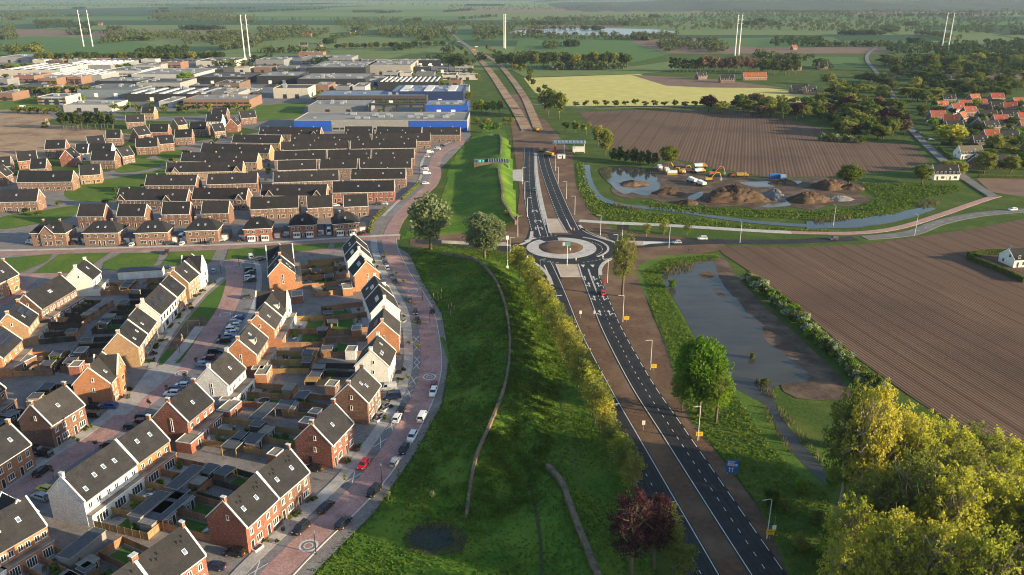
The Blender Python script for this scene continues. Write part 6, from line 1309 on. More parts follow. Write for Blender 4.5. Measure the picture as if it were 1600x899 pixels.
e = empty('gantry_pole', at(972,377), 0, 'tall dark board on a pole east of the roundabout', 'sign'); MB().tube([(0,0,-.2),(0,0,9)], [.12,.1], 8).build('pole', MT['polewhite'], e); MB().box(-2.6,2.6,-.1,.1,5.2,7.6).build('sign_board', MT['black'], e)
for x, y, lab, dz in ((1092,688,'yellow roadwork sign on the lamp post above the blue sign',1.8),(1202,843,'yellow roadwork sign at the lowest right lamp post',1.8),(979,503,'yellow roadwork sign beside the lamp post near the roundabout',1.4),(1021,579,'yellow roadwork sign by the second right lamp post',1.4)):
    e = empty('road_sign', at(x, y), 0, lab, 'road sign', 'yellow roadwork signs'); MB().tube([(0,0,-.1),(0,0,dz+1)], .04, 6).build('post', MT['metal'], e); MB().box(-.85,.85,-.06,.0,dz-.6,dz+.6).build('sign_board', MT['yellow'], e)
    MB().box(-.55,.55,-.066,-.061,dz+.12,dz+.2).build('lettering', MT['black'], e); MB().box(-.5,.4,-.066,-.061,dz-.2,dz-.12).build('lettering', MT['black'], e)
e = empty('lane_sign', at(1143,741), R(-12), 'blue direction sign with lane arrows right of the carriageway', 'road sign')
for s in (-.9, .9): MB().tube([(s,.1,-.1),(s,.1,3.6)], .07, 6).build('post', MT['metal'], e)
MB().box(-1.4,1.4,-.06,.02,.35,3.7).build('sign_board', MT['signblue'], e); b = MB(); b.box(-1.1,1.1,-.07,-.062,2.25,2.85); b.build('place_panel', MT['white'], e)
for x in (-.55,.1): 
    b = MB(); b.box(x-.08,x+.08,-.07,-.062,.6,1.45); b.face([(x-.28,-.066,1.45),(x+.28,-.066,1.45),(x,-.066,1.85)]); b.build('lane_arrow', MT['white'], e)
MB().box(-.9,-.3,-.07,-.062,1.95,2.15).build('place_panel', MT['red'], e); MB().box(-.1,.7,-.07,-.062,1.95,2.15).build('place_panel', MT['orange'], e)
for (a_, b_) in ((2.4,2.5),(2.6,2.7)): MB().box(-.95,.9,-.078,-.072,a_,b_).build('lettering', MT['signblue'], e)
for k in range(3): MB().box(-1.1,.2+.2*k,-.07,-.062,3.0+.2*k,3.08+.2*k).build('lettering', MT['white'], e)
for x, y, lab in ((1005,672,'small white marker post on the soil median'),(907,497,'pale stacked marker sign on the median'),(928,497,'white round marker on the median'),(1208,838,'second thin white pole beside the lowest lamp'),(945,447,'pink and white sign at the kerb')):
    e = empty('marker_post', at(x, y), 0, lab, 'marker post'); MB().tube([(0,0,-.1),(0,0,2.6 if 'thin' not in lab else 5)], .05, 6).build('post', MT['metal'], e); MB().box(-.4,.4,-.04,.02,1.5,2.7).build('sign_board', MT['red' if 'pink' in lab else 'white'], e)
# signs on the roundabout
e = empty('direction_sign', at(886,414.5), R(-8), 'teal direction board on a tall pole at the roundabout', 'road sign'); MB().tube([(0,0,-.1),(0,0,9.6)], [.14,.1], 8).build('pole', MT['polewhite'], e); MB().box(-.9,1.2,-.1,.02,8.3,9.9).build('sign_board', MT['signgreen'], e)
for z in (8.5,9.0,9.5): MB().box(-.6,.9,-.112,-.104,z,z+.12).build('lettering', MT['white'], e)
MB().box(-2.0,-.95,-.1,.02,8.3,9.7).build('sign_board', MT['white'], e)
for i, (x, y) in enumerate(sorted([(900,408.5),(891,393),(893,360),(897,361),(824,405),(942,405)])):
    e = empty('kerb_beacon', at(x, y), 0, f"short white beacon at the roundabout kerbs, {ORD[i]} from the left", 'beacon', 'kerb beacons'); MB().tube([(0,0,-.1),(0,0,1.3)], .09, 6).build('post', MT['white'], e); MB().box(-.25,.25,-.05,.05,.8,1.5).build('sign_board', MT['red' if y < 370 else 'white'], e)
# pylons
def pylon(xl, yl, xt, yt, label):
    p = at(xl, yl); h = solve_h(p, yt); e = empty('pylon_pole', p, 0, label, 'pylon', 'tall white twin pylons'); r = max(.9, p.length/1100*1.15)
    MB().tube([(0,0,-1),(0,0,h*.5),(0,0,h)], [1.15,.9,.55], 10).build('pole', MT['polewhite'], e)
    for k in (.78,.88,.97): MB().box(-.4,3.2,-.15,.15,h*k,h*k+.4).build('insulator_arm', MT['polewhite'], e)
for (x, y, t, lab) in [(131,73,16,'first'),(145,73,16,'first'),(383,94,23,'second'),(391,94,23,'second'),(787.5,75,22,'third'),(789.5,75.5,22,'third'),(1148,87,23,'fourth'),(1154,86.5,23,'fourth'),(1471,79,20,'fifth'),(1481,79,20,'fifth')]:
    pass
PY = [(131,73,16),(145,73,16),(383,94,23),(391,94,23),(787.3,75,22),(789.8,76,22),(1148,87,23),(1154,86.5,23),(1471,79,20),(1481,79,20)]
for i, (x, y, t) in enumerate(PY): pylon(x, y, x, t, f"slender white pylon pole, {'left' if i % 2 == 0 else 'right'} of the {ORD[i//2]} pair from the left")

# ================================================================ gardens behind the houses
def fence_panel(kind):
    def mk():
        mb = MB(); n = 5
        for i in range(n): w = 1.0/n; mb.box(-.5+i*w+.006, -.5+(i+1)*w-.006, -.02 - .012*(i % 2), .02 + .012*(i % 2), .05, 1.8)
        return mb.mesh('fence_panel', [MT[kind]])
    return cached(('fp', kind), mk)
def post_mesh(kind): return cached(('post', kind), lambda: MB().box(-.05, .05, -.05, .05, -.2, 1.92).mesh('fence_post', [MT[kind]]))
def fence(a, b, label, kind='wood', group='garden fences', base=0.0):
    a = Vector(a); b = Vector(b); d = b - a; L = d.length
    if L < 1: return
    e = empty('garden_fence', (a.x, a.y, base), math.atan2(d.y, d.x), label, 'fence', group); n = max(1, round(L/1.9)); s = L/n
    for i in range(n):
        link('fence_panel', fence_panel(kind), e, (s*(i+.5), 0, 0), None, ((s-.1), 1, 1)); link('fence_post', post_mesh(kind), e, (s*i, 0, 0))
    link('fence_post', post_mesh(kind), e, (L, 0, 0)); return e
def shed(p, rz, w, d, h, label, wall='shedgrey', roof='felt', lean=.0, name='garden_shed'):
    e = empty(name, p, rz, label, 'shed', 'garden sheds'); mb = MB()
    mb.hexa([(-w/2,-d/2,-.1),(w/2,-d/2,-.1),(w/2,d/2,-.1),(-w/2,d/2,-.1),(-w/2,-d/2,h),(w/2,-d/2,h),(w/2,d/2,h+lean),(-w/2,d/2,h+lean)]); mb.build('wall', MT[wall], e)
    r = MB(); r.hexa([(-w/2-.12,-d/2-.15,h+.01),(w/2+.12,-d/2-.15,h+.01),(w/2+.12,d/2+.15,h+lean+.01),(-w/2-.12,d/2+.15,h+lean+.01),(-w/2-.12,-d/2-.15,h+.13),(w/2+.12,-d/2-.15,h+.13),(w/2+.12,d/2+.15,h+lean+.13),(-w/2-.12,d/2+.15,h+lean+.13)]); r.build('roof', MT[roof], e)
    t = MB(); 
    for (x0, x1, y0, y1) in ((-w/2-.15,w/2+.15,-d/2-.19,-d/2-.151),(-w/2-.15,w/2+.15,d/2+.151,d/2+.19),(-w/2-.17,-w/2-.121,-d/2-.15,d/2+.15),(w/2+.121,w/2+.17,-d/2-.15,d/2+.15)): t.box(x0,x1,y0,y1,h+.02,h+.19+max(0,lean))
    t.build('roof_trim', MT['metal'], e)
    add_door(e, (w*.2, -d/2, 0), 0); add_window(e, (-w*.24, -d/2, 1.0), 0, .7, .8, 1, 1, pane=False); return e
def canopy(p, rz, w, d, label, roof='felt', wood='woodgold', slats=False):
    e = empty('garden_canopy', p, rz, label, 'canopy', 'garden canopies')
    for sx in (-1, 1):
        for sy in (-1, 1): MB().box(sx*(w/2-.12)-.08, sx*(w/2-.12)+.08, sy*(d/2-.12)-.08, sy*(d/2-.12)+.08, -.1, 2.4).build('post', MT[wood], e)
    if slats:
        for i in range(9): x = -w/2+.1+(w-.2)*i/8; MB().box(x-.07, x+.07, -d/2, d/2, 2.4, 2.55).build('slat', MT[wood], e)
        for sy in (-1, 1): MB().box(-w/2, w/2, sy*(d/2-.1)-.07, sy*(d/2-.1)+.07, 2.26, 2.399).build('beam', MT[wood], e)
    else:
        MB().box(-w/2, w/2, -d/2, d/2, 2.4, 2.56).build('roof', MT[roof], e)
        for sy in (-1, 1): MB().box(-w/2-.03, w/2+.03, sy*d/2-.04 + sy*.045, sy*d/2+.04 + sy*.045, 2.36, 2.62).build('roof_trim', MT['metal'], e)
    return e
grn = random.Random(11)
def shorten(s, n=11):
    w = s.split(); return ' '.join(w[:n])
NTH = {}
def nth(lab, k): NTH[(lab, k)] = NTH.get((lab, k), -1) + 1; return ordn(NTH[(lab, k)])
def local(h, x, y): 
    c, s = math.cos(h['rz']), math.sin(h['rz']); return Vector((h['c'].x + c*x - s*y, h['c'].y + s*x + c*y, 0))
def gardens(hs, depth, style=('wood',), shedp=.5, lawnp=.85):
    for h in hs:
        L, W, n = h['L'], h['W'], h['units']; y0 = W/2 + (h['ext'] or 0) + .1; y1 = W/2 + depth; u = L/n; lab = shorten(h['label'])
        fk = grn.choice(style)
        for i in range(n+1):
            x = -L/2 + u*i + (.15 if i == 0 else -.15 if i == n else 0)
            fence(local(h, x, y0), local(h, x, y1), f"{ORD[i]} side fence behind {lab}", fk)
        fence(local(h, -L/2+.15, y1), local(h, L/2-.15, y1), f"rear fence behind {lab}", grn.choice(style))
        for i in range(n):
            xa, xb = -L/2+u*i+.35, -L/2+u*(i+1)-.35; D = y1-y0
            if grn.random() < lawnp:
                a, b = grn.choice(((.3,.72),(.4,.95),(.35,.85))); q = [local(h, xa+.2, y0+D*a), local(h, xb-grn.choice((.2,u*.3)), y0+D*a), local(h, xb-grn.choice((.2,u*.1)), y0+D*b), local(h, xa+.2, y0+D*b)]
                sheet('garden_lawn', [(p.x, p.y) for p in q], -.015, MT['lawn'], px=False)
            q = [local(h, xa, y0), local(h, xb, y0), local(h, xb, y0+D*.3), local(h, xa, y0+D*.3)]
            sheet('garden_patio', [(p.x, p.y) for p in q], -.02, MT[grn.choice(('pave','pave','concrete','sandpave'))], px=False)
            r = grn.random()
            if r < shedp:
                w = min(u-1.0, grn.uniform(2.4, 3.4)); d = grn.uniform(2.2, 3.2)
                shed(local(h, xa+w/2+.25, y1-d/2-.35), h['rz'], w, d, 2.35, f"{ORD[i]} garden shed behind {lab}", grn.choice(('shedgrey','wood','woodgold','wooddark')), grn.choice(('felt','felt','gravel','bay')))
            elif r < shedp+.2 and u > 4.5: canopy(local(h, (xa+xb)/2, y1-2.4), h['rz'], min(u-1, 4), 3.2, f"{ORD[i]} garden canopy behind {lab}")
            # garden clutter: tables, boxes, pots
            for q_ in range(grn.randint(3, 5)):
                k = grn.random(); p = local(h, grn.uniform(xa+.4, xb-.4), y0 + D*(grn.uniform(.08, .28) if k < .3 else grn.uniform(.1, .95)))
                if k < .3:
                    e = empty('garden_table', p, grn.uniform(0, 3), f"{nth(lab, 't')} garden table behind {lab}", 'table', 'garden tables'); CL.append(e)
                    MB().box(-.7,.7,-.4,.4,.68,.74).build('table_top', MT[grn.choice(('white','wooddark','wood'))], e)
                    for sx in (-.6,.6):
                        for sy in (-.32,.32): link('leg', cached('tleg', lambda: MB().box(-.03,.03,-.03,.03,0,.68).mesh('leg', [MT['wooddark']])), e, (sx, sy, 0))
                else:
                    D_ = grn.uniform(.8, 2.2); tree(0,0,0,0,'bush', grn.choice(('l_mid','l_olive','l_bright')), f"{nth(lab, 's')} garden shrub behind {lab}", 'garden shrubs', 'shrub', pos=p, H=D_*1.1, D=D_, lod=2); CL.append(1)
CL = []
gardens(EAST_H, 14.5, ('wood', 'wood', 'wood', 'woodgold', 'wooddark'))
gardens(MID_H, 15.0, ('wood', 'wood', 'woodgold', 'woodgold', 'wood'))
gardens(WEST_H, 13.0, ('wood', 'wooddark', 'wood'), .5, .7)
gardens([h for h in HOUSES if h['label'].startswith(('long brown brick terrace', 'tan brick house with solar', 'white house with dark roof standing', 'brick house with wide solar'))], 13.0, ('wood', 'wooddark'), .6, .5)
# front gardens along the curving street: planting strip, low hedge
for h in EAST_H + WEST_H:
    L, W, n = h['L'], h['W'], h['units']; u = L/n; lab = shorten(h['label'])
    for i in range(n):
        xa, xb = -L/2+u*i+.3, -L/2+u*(i+1)-.3; y = -W/2
        q = [local(h, xa+u*.45, y-.2), local(h, xb, y-.2), local(h, xb, y-3.4), local(h, xa+u*.45, y-3.4)]; sheet('front_bed', [(p.x, p.y) for p in q], -.012, MT[grn.choice(('mud', 'grass', 'soil', 'bay'))], px=False)
        q = [local(h, xa, y-.1), local(h, xa+u*.4, y-.1), local(h, xa+u*.4, y-3.6), local(h, xa, y-3.6)]; sheet('front_path', [(p.x, p.y) for p in q], -.008, MT['pave'], px=False)
        for k in range(2): tree(0,0,0,0,'bush', grn.choice(('l_mid','l_olive','l_dark')), f"{ORD[2*i+k]} front garden shrub before {lab}", 'front garden shrubs', 'shrub', pos=local(h, grn.uniform(xa+u*.5, xb), y-grn.uniform(.6, 3.2)), H=grn.uniform(.6, 1.3), D=grn.uniform(.8, 1.6), lod=2)
# single pieces that stand out in the garden block
for x, y, rz, w, d, lab, rf in [(225,790,38,9,2.7,'long grey box garage behind the long white house, nearest',None),(279,775,0,0,0,'',None)]: pass
for (x, y, w, d, lab) in [(132,868,9.0,3.0,'grey box garage with black roof at the bottom left'),(237,806,9.0,3.0,'grey box garage with black roof behind the long white house'),(292,763,9.0,3.0,'grey box garage with black roof beside the sand coloured gardens')]:
    e = shed(at(x, y), MID_H[2]['rz'], w, d, 2.9, lab, 'shedgrey', 'felt', name='box_garage')
for (x, y, w, d, lab, sl) in [(267,806,9.5,4.6,'black roofed open canopy in the lower gardens',False),(366,707,4.2,4.0,'blue black square canopy, left of a pair in the middle gardens',False),(396,698,4.6,4.4,'blue black square canopy, right of a pair in the middle gardens',False),(414,655,9,3.6,'long dark blue canopy in the middle gardens',False),(447,645,5,4,'dark flat canopy next to the long blue one',False),(487,562,6,4,'wooden slatted pergola with pale uprights',True),(489,603,4.6,3.6,'bare timber pergola frame in the middle gardens',True),(60,868,5,3.6,'blue covered canopy behind the orange brick house at bottom left',False)]:
    canopy(at(x, y), (MID_H[2] if x < 300 else MID_H[4] if x < 430 else MID_H[5] if x < 470 else MID_H[6])['rz'], w, d, lab, 'felt', slats=sl)
def trampoline(x, y, lab):
    e = empty('trampoline', at(x, y), 0, lab, 'trampoline'); A = [(1.6*math.cos(t*PI/9), 1.6*math.sin(t*PI/9), .7) for t in range(19)]
    MB().tube(A, .09, 6, cap=False).build('rim', MT['metal'], e); MB().cyl((0,0,.66), 1.5, .03, 18).build('jump_mat', MT['black'], e)
    for t in range(4): MB().cyl((1.5*math.cos(t*PI/2), 1.5*math.sin(t*PI/2), 0), .05, .66, 6).build('leg', MT['metal'], e)
trampoline(477,618,'round trampoline in the middle gardens'); trampoline(413,629,'round dark trampoline near the long blue canopy')
# flat roofed brick annexes beside the houses
for i, (x, y, w, d, hi, m) in enumerate([(301,697,6.5,4.2,4,'b_red'),(360,649,6.0,3.6,4,'b_red'),(362,632,6.0,3.6,5,'b_white'),(408,583,6.5,3.4,6,'b_orange'),(413,592,6.0,3.4,6,'b_orange'),(432,722,3.2,2.6,2,'b_red'),(480,672,3.2,2.8,4,'b_red'),(494,657,3.0,2.8,4,'b_red'),(520,613,3.6,3.0,5,'b_brown'),(550,558,4.0,3.0,6,'b_white'),(558,525,4.0,3.0,7,'b_orange'),(543,458,6,3.6,8,'b_orange'),(465,470,6,4,9,'b_red'),(30,578,9,5,0,'b_brown'),(130,560,4,3,1,'b_brown'),(122,582,4,3,1,'b_red')]):
    rz = (MID_H if hi in (4,5,6,9) and x < 420 or x == 465 else WEST_H if x < 140 else EAST_H)[min(hi, 8)]['rz'] if x != 465 else MID_H[-2]['rz']
    e = empty('brick_annexe', at(x, y), rz, f"flat gravel roofed brick annexe, {ORD[i]} of those between the houses", 'annexe', 'flat roofed annexes'); MB().box(-w/2,w/2,-d/2,d/2,-.1,2.75).build('wall', MT[m], e); MB().box(-w/2+.12,w/2-.12,-d/2+.12,d/2-.12,2.752,2.85).build('flat_roof', MT['gravel'], e)
    t = MB(); t.box(-w/2-.05,w/2+.05,-d/2-.05,-d/2+.12,2.752,2.98); t.box(-w/2-.05,w/2+.05,d/2-.12,d/2+.05,2.752,2.98); t.box(-w/2-.05,-w/2+.12,-d/2+.12,d/2-.12,2.752,2.98); t.box(w/2-.12,w/2+.05,-d/2+.12,d/2-.12,2.752,2.98); t.build('roof_trim', MT['coping'], e); add_door(e, (0,-d/2,0), 0); add_door(e, (0,d/2,0), PI)
# white planters in front of the dark brown house, play frames on the lawn
for i, (x, y) in enumerate([(604,635),(601,641),(594,651),(591,657),(403,858),(631,503)]):
    e = empty('planter', at(x, y), R(60), f"white rectangular planter, {ORD[i]} in front of the right row", 'planter', 'white planters'); MB().box(-1.1,1.1,-.6,.6,0,.5).build('box', MT['white'], e); MB().box(-.95,.95,-.45,.45,.5,.53).build('soil', MT['mud'], e)
e = empty('play_frame', at(303,512), R(5), 'wooden goal like play frame on the lawn', 'play frame')
for s in (-1.9, 1.9): MB().tube([(s,0,-.1),(s,0,2.6)], .13, 6).build('post', MT['barkpale'], e)
MB().tube([(-2.1,0,2.5),(2.1,0,2.5)], .12, 6).build('crossbar', MT['barkpale'], e)
for i, (x, y, t) in enumerate([(283,533,.5),(286,531,-.5),(277,547,.1),(280,551,.3),(293,522,.2)]):
    e = empty('climbing_log', at(x, y), 0, f"leaning wooden climbing log on the play lawn, {ORD[i]} of five", 'log', 'climbing logs'); MB().tube([(0,0,-.1),(t,.3,1.9)], .16, 6).build('log', MT['barkpale'], e)
for i, (x, y) in enumerate([(678,466),(684,464),(689,467),(685,471),(690,457),(701,483),(706,481),(710,486),(704,492)]):
    p = at(x, y); p = at(x, y, zat(p)); p.z = zat(p); e = empty('tree_stake', p, 0, f"pale timber stake on the embankment slope, {ORD[i]} of nine", 'stake', 'timber stakes'); MB().tube([(0,0,-.2),(.1*(i % 3-1),0,1.9)], .12, 6).build('stake', MT['barkpale'], e)

# ================================================================ crest walls on the embankments
def crest_wall(line, label, h=1.1, w=.62, kind='gabion', seglen=3.0, lift=0.0):
    S2 = arclen(line); n = max(2, int(S2[-1]/seglen)); p0 = line[0]; e = empty('stone_wall', (p0.x, p0.y, 0), 0, label, 'wall', 'walls on the embankment crests')
    for i in range(n):
        a, d1 = along(line, S2[-1]*i/n, S2); b, d2 = along(line, S2[-1]*(i+1)/n, S2); za, zb = zat(a), zat(b); d = (b-a); d.z = 0; d.normalize(); q = Vector((d.y, -d.x, 0))*(w/2); hh = h*grn.uniform(.94, 1.06)
        mb = MB(); P = [a-q, b-q, b+q, a+q]; zz = (za, zb, zb, za); g_ = d*.02
        mb.hexa([(p.x-p0.x, p.y-p0.y, z-.6) for p, z in zip(P, zz)] + [(p.x-p0.x, p.y-p0.y, z+hh) for p, z in zip(P, zz)]); mb.build('wall_block', MT[kind], e)
    return e
crest_wall(CREST1, 'long stone wall curving along the near embankment crest'); crest_wall(CREST2, 'grey stone wall on the low bank at the bottom middle', 1.0, 1.1)
i_ = nearest(CREST3, at(780,254))[0]; j_ = nearest(CREST3, at(780,274))[0]
crest_wall(CREST3[:i_], 'stone wall on the far embankment crest, far part', 1.6, 1.0); crest_wall(CREST3[j_:], 'stone wall on the far embankment crest, near part', 1.6, 1.0)
# shelter yard set into the far embankment
e = empty('walled_yard', at(765,264), R(2), 'walled yard with blue tank and slatted roof in the far embankment', 'shelter')
for (x0,x1,y0,y1) in ((-9,9,-5,-4.2),(-9,9,6,6.8),(-9.8,-9,-5,6.8)): MB().box(x0,x1,y0,y1,0,5.1).build('wall', MT['gabion'], e)
MB().box(-1,12,-4,5.9,4.6,5.0).build('roof', MT['felt'], e)
for i in range(8): MB().box(-.8+1.55*i,-.4+1.55*i,-4,5.9,5.01,5.3).build('roof_slat', MT['metal'], e)
MB().cyl((-7,-1,3.4),1.6,2.6,12).build('tank', wallmat((.05,.25,.28)), e); MB().cyl((-4.5,0,3.4),1.2,2.2,12).build('tank', wallmat((.05,.25,.28)), e); MB().box(11.9,12.3,-4.4,-1,1.0,4.5).build('side_panel', wallmat((.20,.55,.25)), e)
sheet('yard_paving', [(792,266),(815,265),(818,284),(794,282)], .02, MT['concrete'])
# pump house with open canopy, north-east of the carriageway
e = empty('pump_house', at(888,237), R(-3), 'open sided pump house with flat grey slatted canopy', 'pavilion')
MB().box(-11,12,-5,5,6.2,6.9).build('roof', MT['metal'], e)
for i in range(9): MB().box(-10.5+2.6*i,-10.1+2.6*i,-4.8,4.8,6.92,7.2).build('roof_slat', MT['felt'], e)
for x in (-9,-3,4,11):
    for y in (-4.2,4.2): MB().tube([(x,y,-.1),(x,y,6.2)], .2, 8).build('column', MT['polewhite'], e)
MB().box(3,11,-1,3,0,3.2).build('machine_room', MT['white'], e); MB().box(-10,-8.5,-6,-5.2,0,4.5).build('pump_column', MT['red'], e)
e = empty('site_cabin', at(877,247.5), 0, 'small white site cabin beside the pump house', 'cabin'); MB().box(-2.6,2.6,-1.3,1.3,0,2.7).build('wall', MT['white'], e); add_door(e, (.8,-1.3,0), 0); add_window(e, (-1,-1.3,1), 0, 1, 1, 1, 1, pane=False); MB().box(-2.7,2.7,-1.4,1.4,2.701,2.8).build('roof', MT['metal'], e)

# ================================================================ building yard: heaps and machines
def heap(x, y, rx, ry, h, label, mat='heap', seed=1):
    g = np.random.default_rng(seed); p = at(x, y); e = empty('earth_heap', p, 0, label, 'earth heap', 'heaps in the building yard'); n, m = 48, 18; V = []
    ph = g.uniform(0, 6, 6)
    for k in range(m+1):
        t = k/m
        for i in range(n):
            a = 2*PI*i/n; w = 1+.14*math.sin(3*a+ph[0])+.09*math.sin(7*a+ph[1]); r = (1-t)*w; z = h*(1-(1-t)**1.5)**.9*(1+.12*math.sin(2*a+ph[2]+3*t)) + g.normal(0, .075*h)*(0 < k < m); V.append((rx*r*math.cos(a), ry*r*math.sin(a), z if k else -.3))
    Q = [(k*n+i, k*n+(i+1) % n, (k+1)*n+(i+1) % n, (k+1)*n+i) for k in range(m) for i in range(n)]
    link('heap', np_mesh('heap', V, Q, [MT[mat]], smooth=True), e)
heap(1146,311,18,11,6.8,'largest brown earth heap in the building yard','heap',1); heap(1262,314,12,7,4.6,'brown earth heap right of the gravel one','heap',2); heap(1294,294,10,7,5.0,'earth heap by the round green tree','heap',3); heap(1210,308,6,9,4.0,'grey gravel heap between two earth heaps','gravelheap',4); heap(1225,287,8,4,2.6,'low dark heap behind the gravel one','heap',5); heap(1330,295,7,5,2.4,'small heap at the right end of the yard','heap',6); heap(1045,302,9,6,3.0,'low sandy heap beside the basin','heap',7); heap(990,288,9,6,2.0,'wet earth mound standing in the basin','soil',8); heap(1075,318,6,4,2.2,'low heap left of the largest one','heap',9); heap(1310,312,9,4,2.0,'flat grey heap in front of the right heaps','gravelheap',10)
def excavator(x, y, deg, mat, label, sc=1.0):
    e = empty('excavator', at(x, y), R(deg), label, 'excavator', 'machines in the building yard'); e.scale = (sc,)*3
    for s in (-1, 1): MB().prism([(-1.9,.1),(1.9,.1),(2.1,.5),(1.8,.9),(-1.8,.9),(-2.1,.5)], 'y', s*1.25-.3, s*1.25+.3).build('track', MT['black'], e)
    MB().box(-1.9,1.5,-1.3,1.3,1.0,2.1).build('body', MT[mat], e); MB().box(.1,1.5,.2,1.25,2.101,3.2).build('cab', MT['carglass'], e); MB().box(-2.3,-1.5,-1.2,1.2,1.1,2.0).build('counterweight', MT[mat], e)
    MB().tube([(1.2,-.3,1.9),(3.2,-.3,4.6),(5.4,-.3,4.4)], [.32,.36,.25], 4).build('boom', MT[mat], e); MB().tube([(5.3,-.3,4.5),(6.4,-.3,1.9)], [.26,.2], 4).build('stick', MT[mat], e); MB().prism([(5.8,.6),(6.7,.5),(6.9,1.5),(6.3,2.0),(5.9,1.4)], 'y', -.9, .3).build('bucket', MT['metal'], e)
excavator(1107,283.5,5,'machine','amber excavator with raised arm in front of the yard machines',1.15); excavator(1113,274,0,'orange','orange red excavator behind the amber one',1.15); excavator(1056,267,160,'machine','yellow excavator beside the containers'); excavator(1084,270,200,'machine','yellow excavator left of the white dumper'); excavator(70,199,100,'machine','yellow excavator at the sand lot edge',1.3)
def dumper(x, y, deg, cm, tm, label, sc=1.0):
    e = empty('dump_truck', at(x, y), R(deg), label, 'dump truck', 'machines in the building yard'); e.scale = (sc,)*3
    MB().prism([(-3.6,1.2),(.6,1.2),(1.0,2.9),(-4.0,2.6)], 'y', -1.3, 1.3).build('tipper', MT[tm], e); MB().prism([(1.0,.9),(3.6,.9),(3.5,1.8),(2.4,2.0),(2.2,3.0),(1.1,3.0)], 'y', -1.15, 1.15).build('cab', MT[cm], e); MB().box(-3.6,3.2,-.6,.6,.6,1.1).build('chassis', MT['black'], e)
    for x_ in (-2.6,-1.2,2.4):
        for s in (-1,1): MB().cyl((x_, s*1.15-.25, .65), .65, .5, 12, 'y').build('wheel', MT['tyre'], e)
dumper(1081,285,115,'white','white','white dump truck, left of two facing the camera'); dumper(1095,290,110,'white','white','white dump truck, right of two facing the camera'); dumper(1095,263,0,'machine','white','yellow truck with long white tipper body',1.1); dumper(1160,277,0,'machine','machine','yellow trailer truck behind the red tractor'); dumper(1093,270,20,'machine','white','yellow and white truck among the machines'); dumper(1066,271,60,'machine','machine','yellow dumper right of the containers',.9)
e = empty('tractor', at(1142,277.5), R(0), 'dark red tractor before the yellow trailer', 'tractor'); MB().prism([(-1.2,1.0),(2.2,1.0),(2.2,1.9),(.4,2.0),(-1.2,2.0)], 'y', -.6, .6).build('body', MT['red'], e); MB().prism([(-1.3,2.0),(.4,2.0),(.2,3.1),(-1.1,3.1)], 'y', -.8, .8).build('cab', MT['carglass'], e)
for x_, r in ((-1.0,.95),(1.8,.65)):
    for s in (-1,1): MB().cyl((x_, s*1.0-.25, r), r, .5, 14, 'y').build('wheel', MT['tyre'], e)
for x, y, deg, lab, m1, m2 in ((1031,265,90,'white and yellow container, left of three','white','machine'),(1042,269,90,'white and yellow container, middle of three','white','machine'),(1050,273,0,'white and yellow container, right of three lying across','white','machine'),(1210,278.5,0,'blue box container by the field edge','signblue','signblue'),(1223,280,0,'small pale blue box by the field edge','car_light blue','signblue')):
    e = empty('container', at(x, y), R(deg), lab, 'container', 'containers in the building yard'); L_ = 3 if x < 1220 else 1.6; MB().box(-L_,L_,-1.2,1.2,0,1.2).build('lower_panel', MT[m2], e); MB().box(-L_-.03,L_+.03,-1.23,1.23,1.201,2.6).build('upper_panel', MT[m1], e)
    for s in (-1,1): MB().box(s*L_-.06,s*L_+.06,-1.27,-1.15,0,2.62).build('corner_post', MT['metal'], e)
for i, (x, y) in enumerate([(846,237),(838,205),(857,244),(784,95),(740,80)]): dumper(x, y, 80+30*i, 'machine', 'machine', f"yellow works truck, {ORD[i]} along the unfinished road")
# two walkers by the pond bank
def person(x, y, rz, label, top=(.02,.02,.03)):
    e = empty('person', at(x, y), rz, label, 'person', 'walkers'); me = bpy.data.meshes.new('body')
    V = [(0,0,.92),(0,0,1.2),(0,0,1.42),(0,0,1.52),(0,.02,1.66),(.1,0,.88),(.11,.05,.48),(.11,-.05,.08),(.11,.1,.04),(-.1,0,.88),(-.11,-.1,.48),(-.11,-.22,.1),(-.11,-.08,.05),(.19,0,1.40),(.25,-.02,1.12),(.24,.1,.88),(-.19,0,1.40),(-.25,.02,1.12),(-.24,.12,.9)]
    Ed = [(0,1),(1,2),(2,3),(3,4),(0,5),(5,6),(6,7),(7,8),(0,9),(9,10),(10,11),(11,12),(2,13),(13,14),(14,15),(2,16),(16,17),(17,18)]; rr = [.15,.16,.15,.06,.11,.1,.075,.05,.04,.1,.075,.05,.04,.07,.05,.04,.07,.05,.04]
    me.from_pydata(V, Ed, []); me.materials.append(MT['black']); o = link('body', me, e); [None for _ in range(0)]; mdf = o.modifiers.new('skin', 'SKIN')
    for i, r in enumerate(rr): o.data.skin_vertices[0].data[i].radius = (r, r)
    o.data.skin_vertices[0].data[0].use_root = True; o.modifiers.new('sub', 'SUBSURF').levels = 1
for x, y, l in ((1076,394.5,'left of two walkers in dark clothes above the pond'),(1081,394.5,'right of two walkers in dark clothes above the pond')): person(x, y, 0, l)

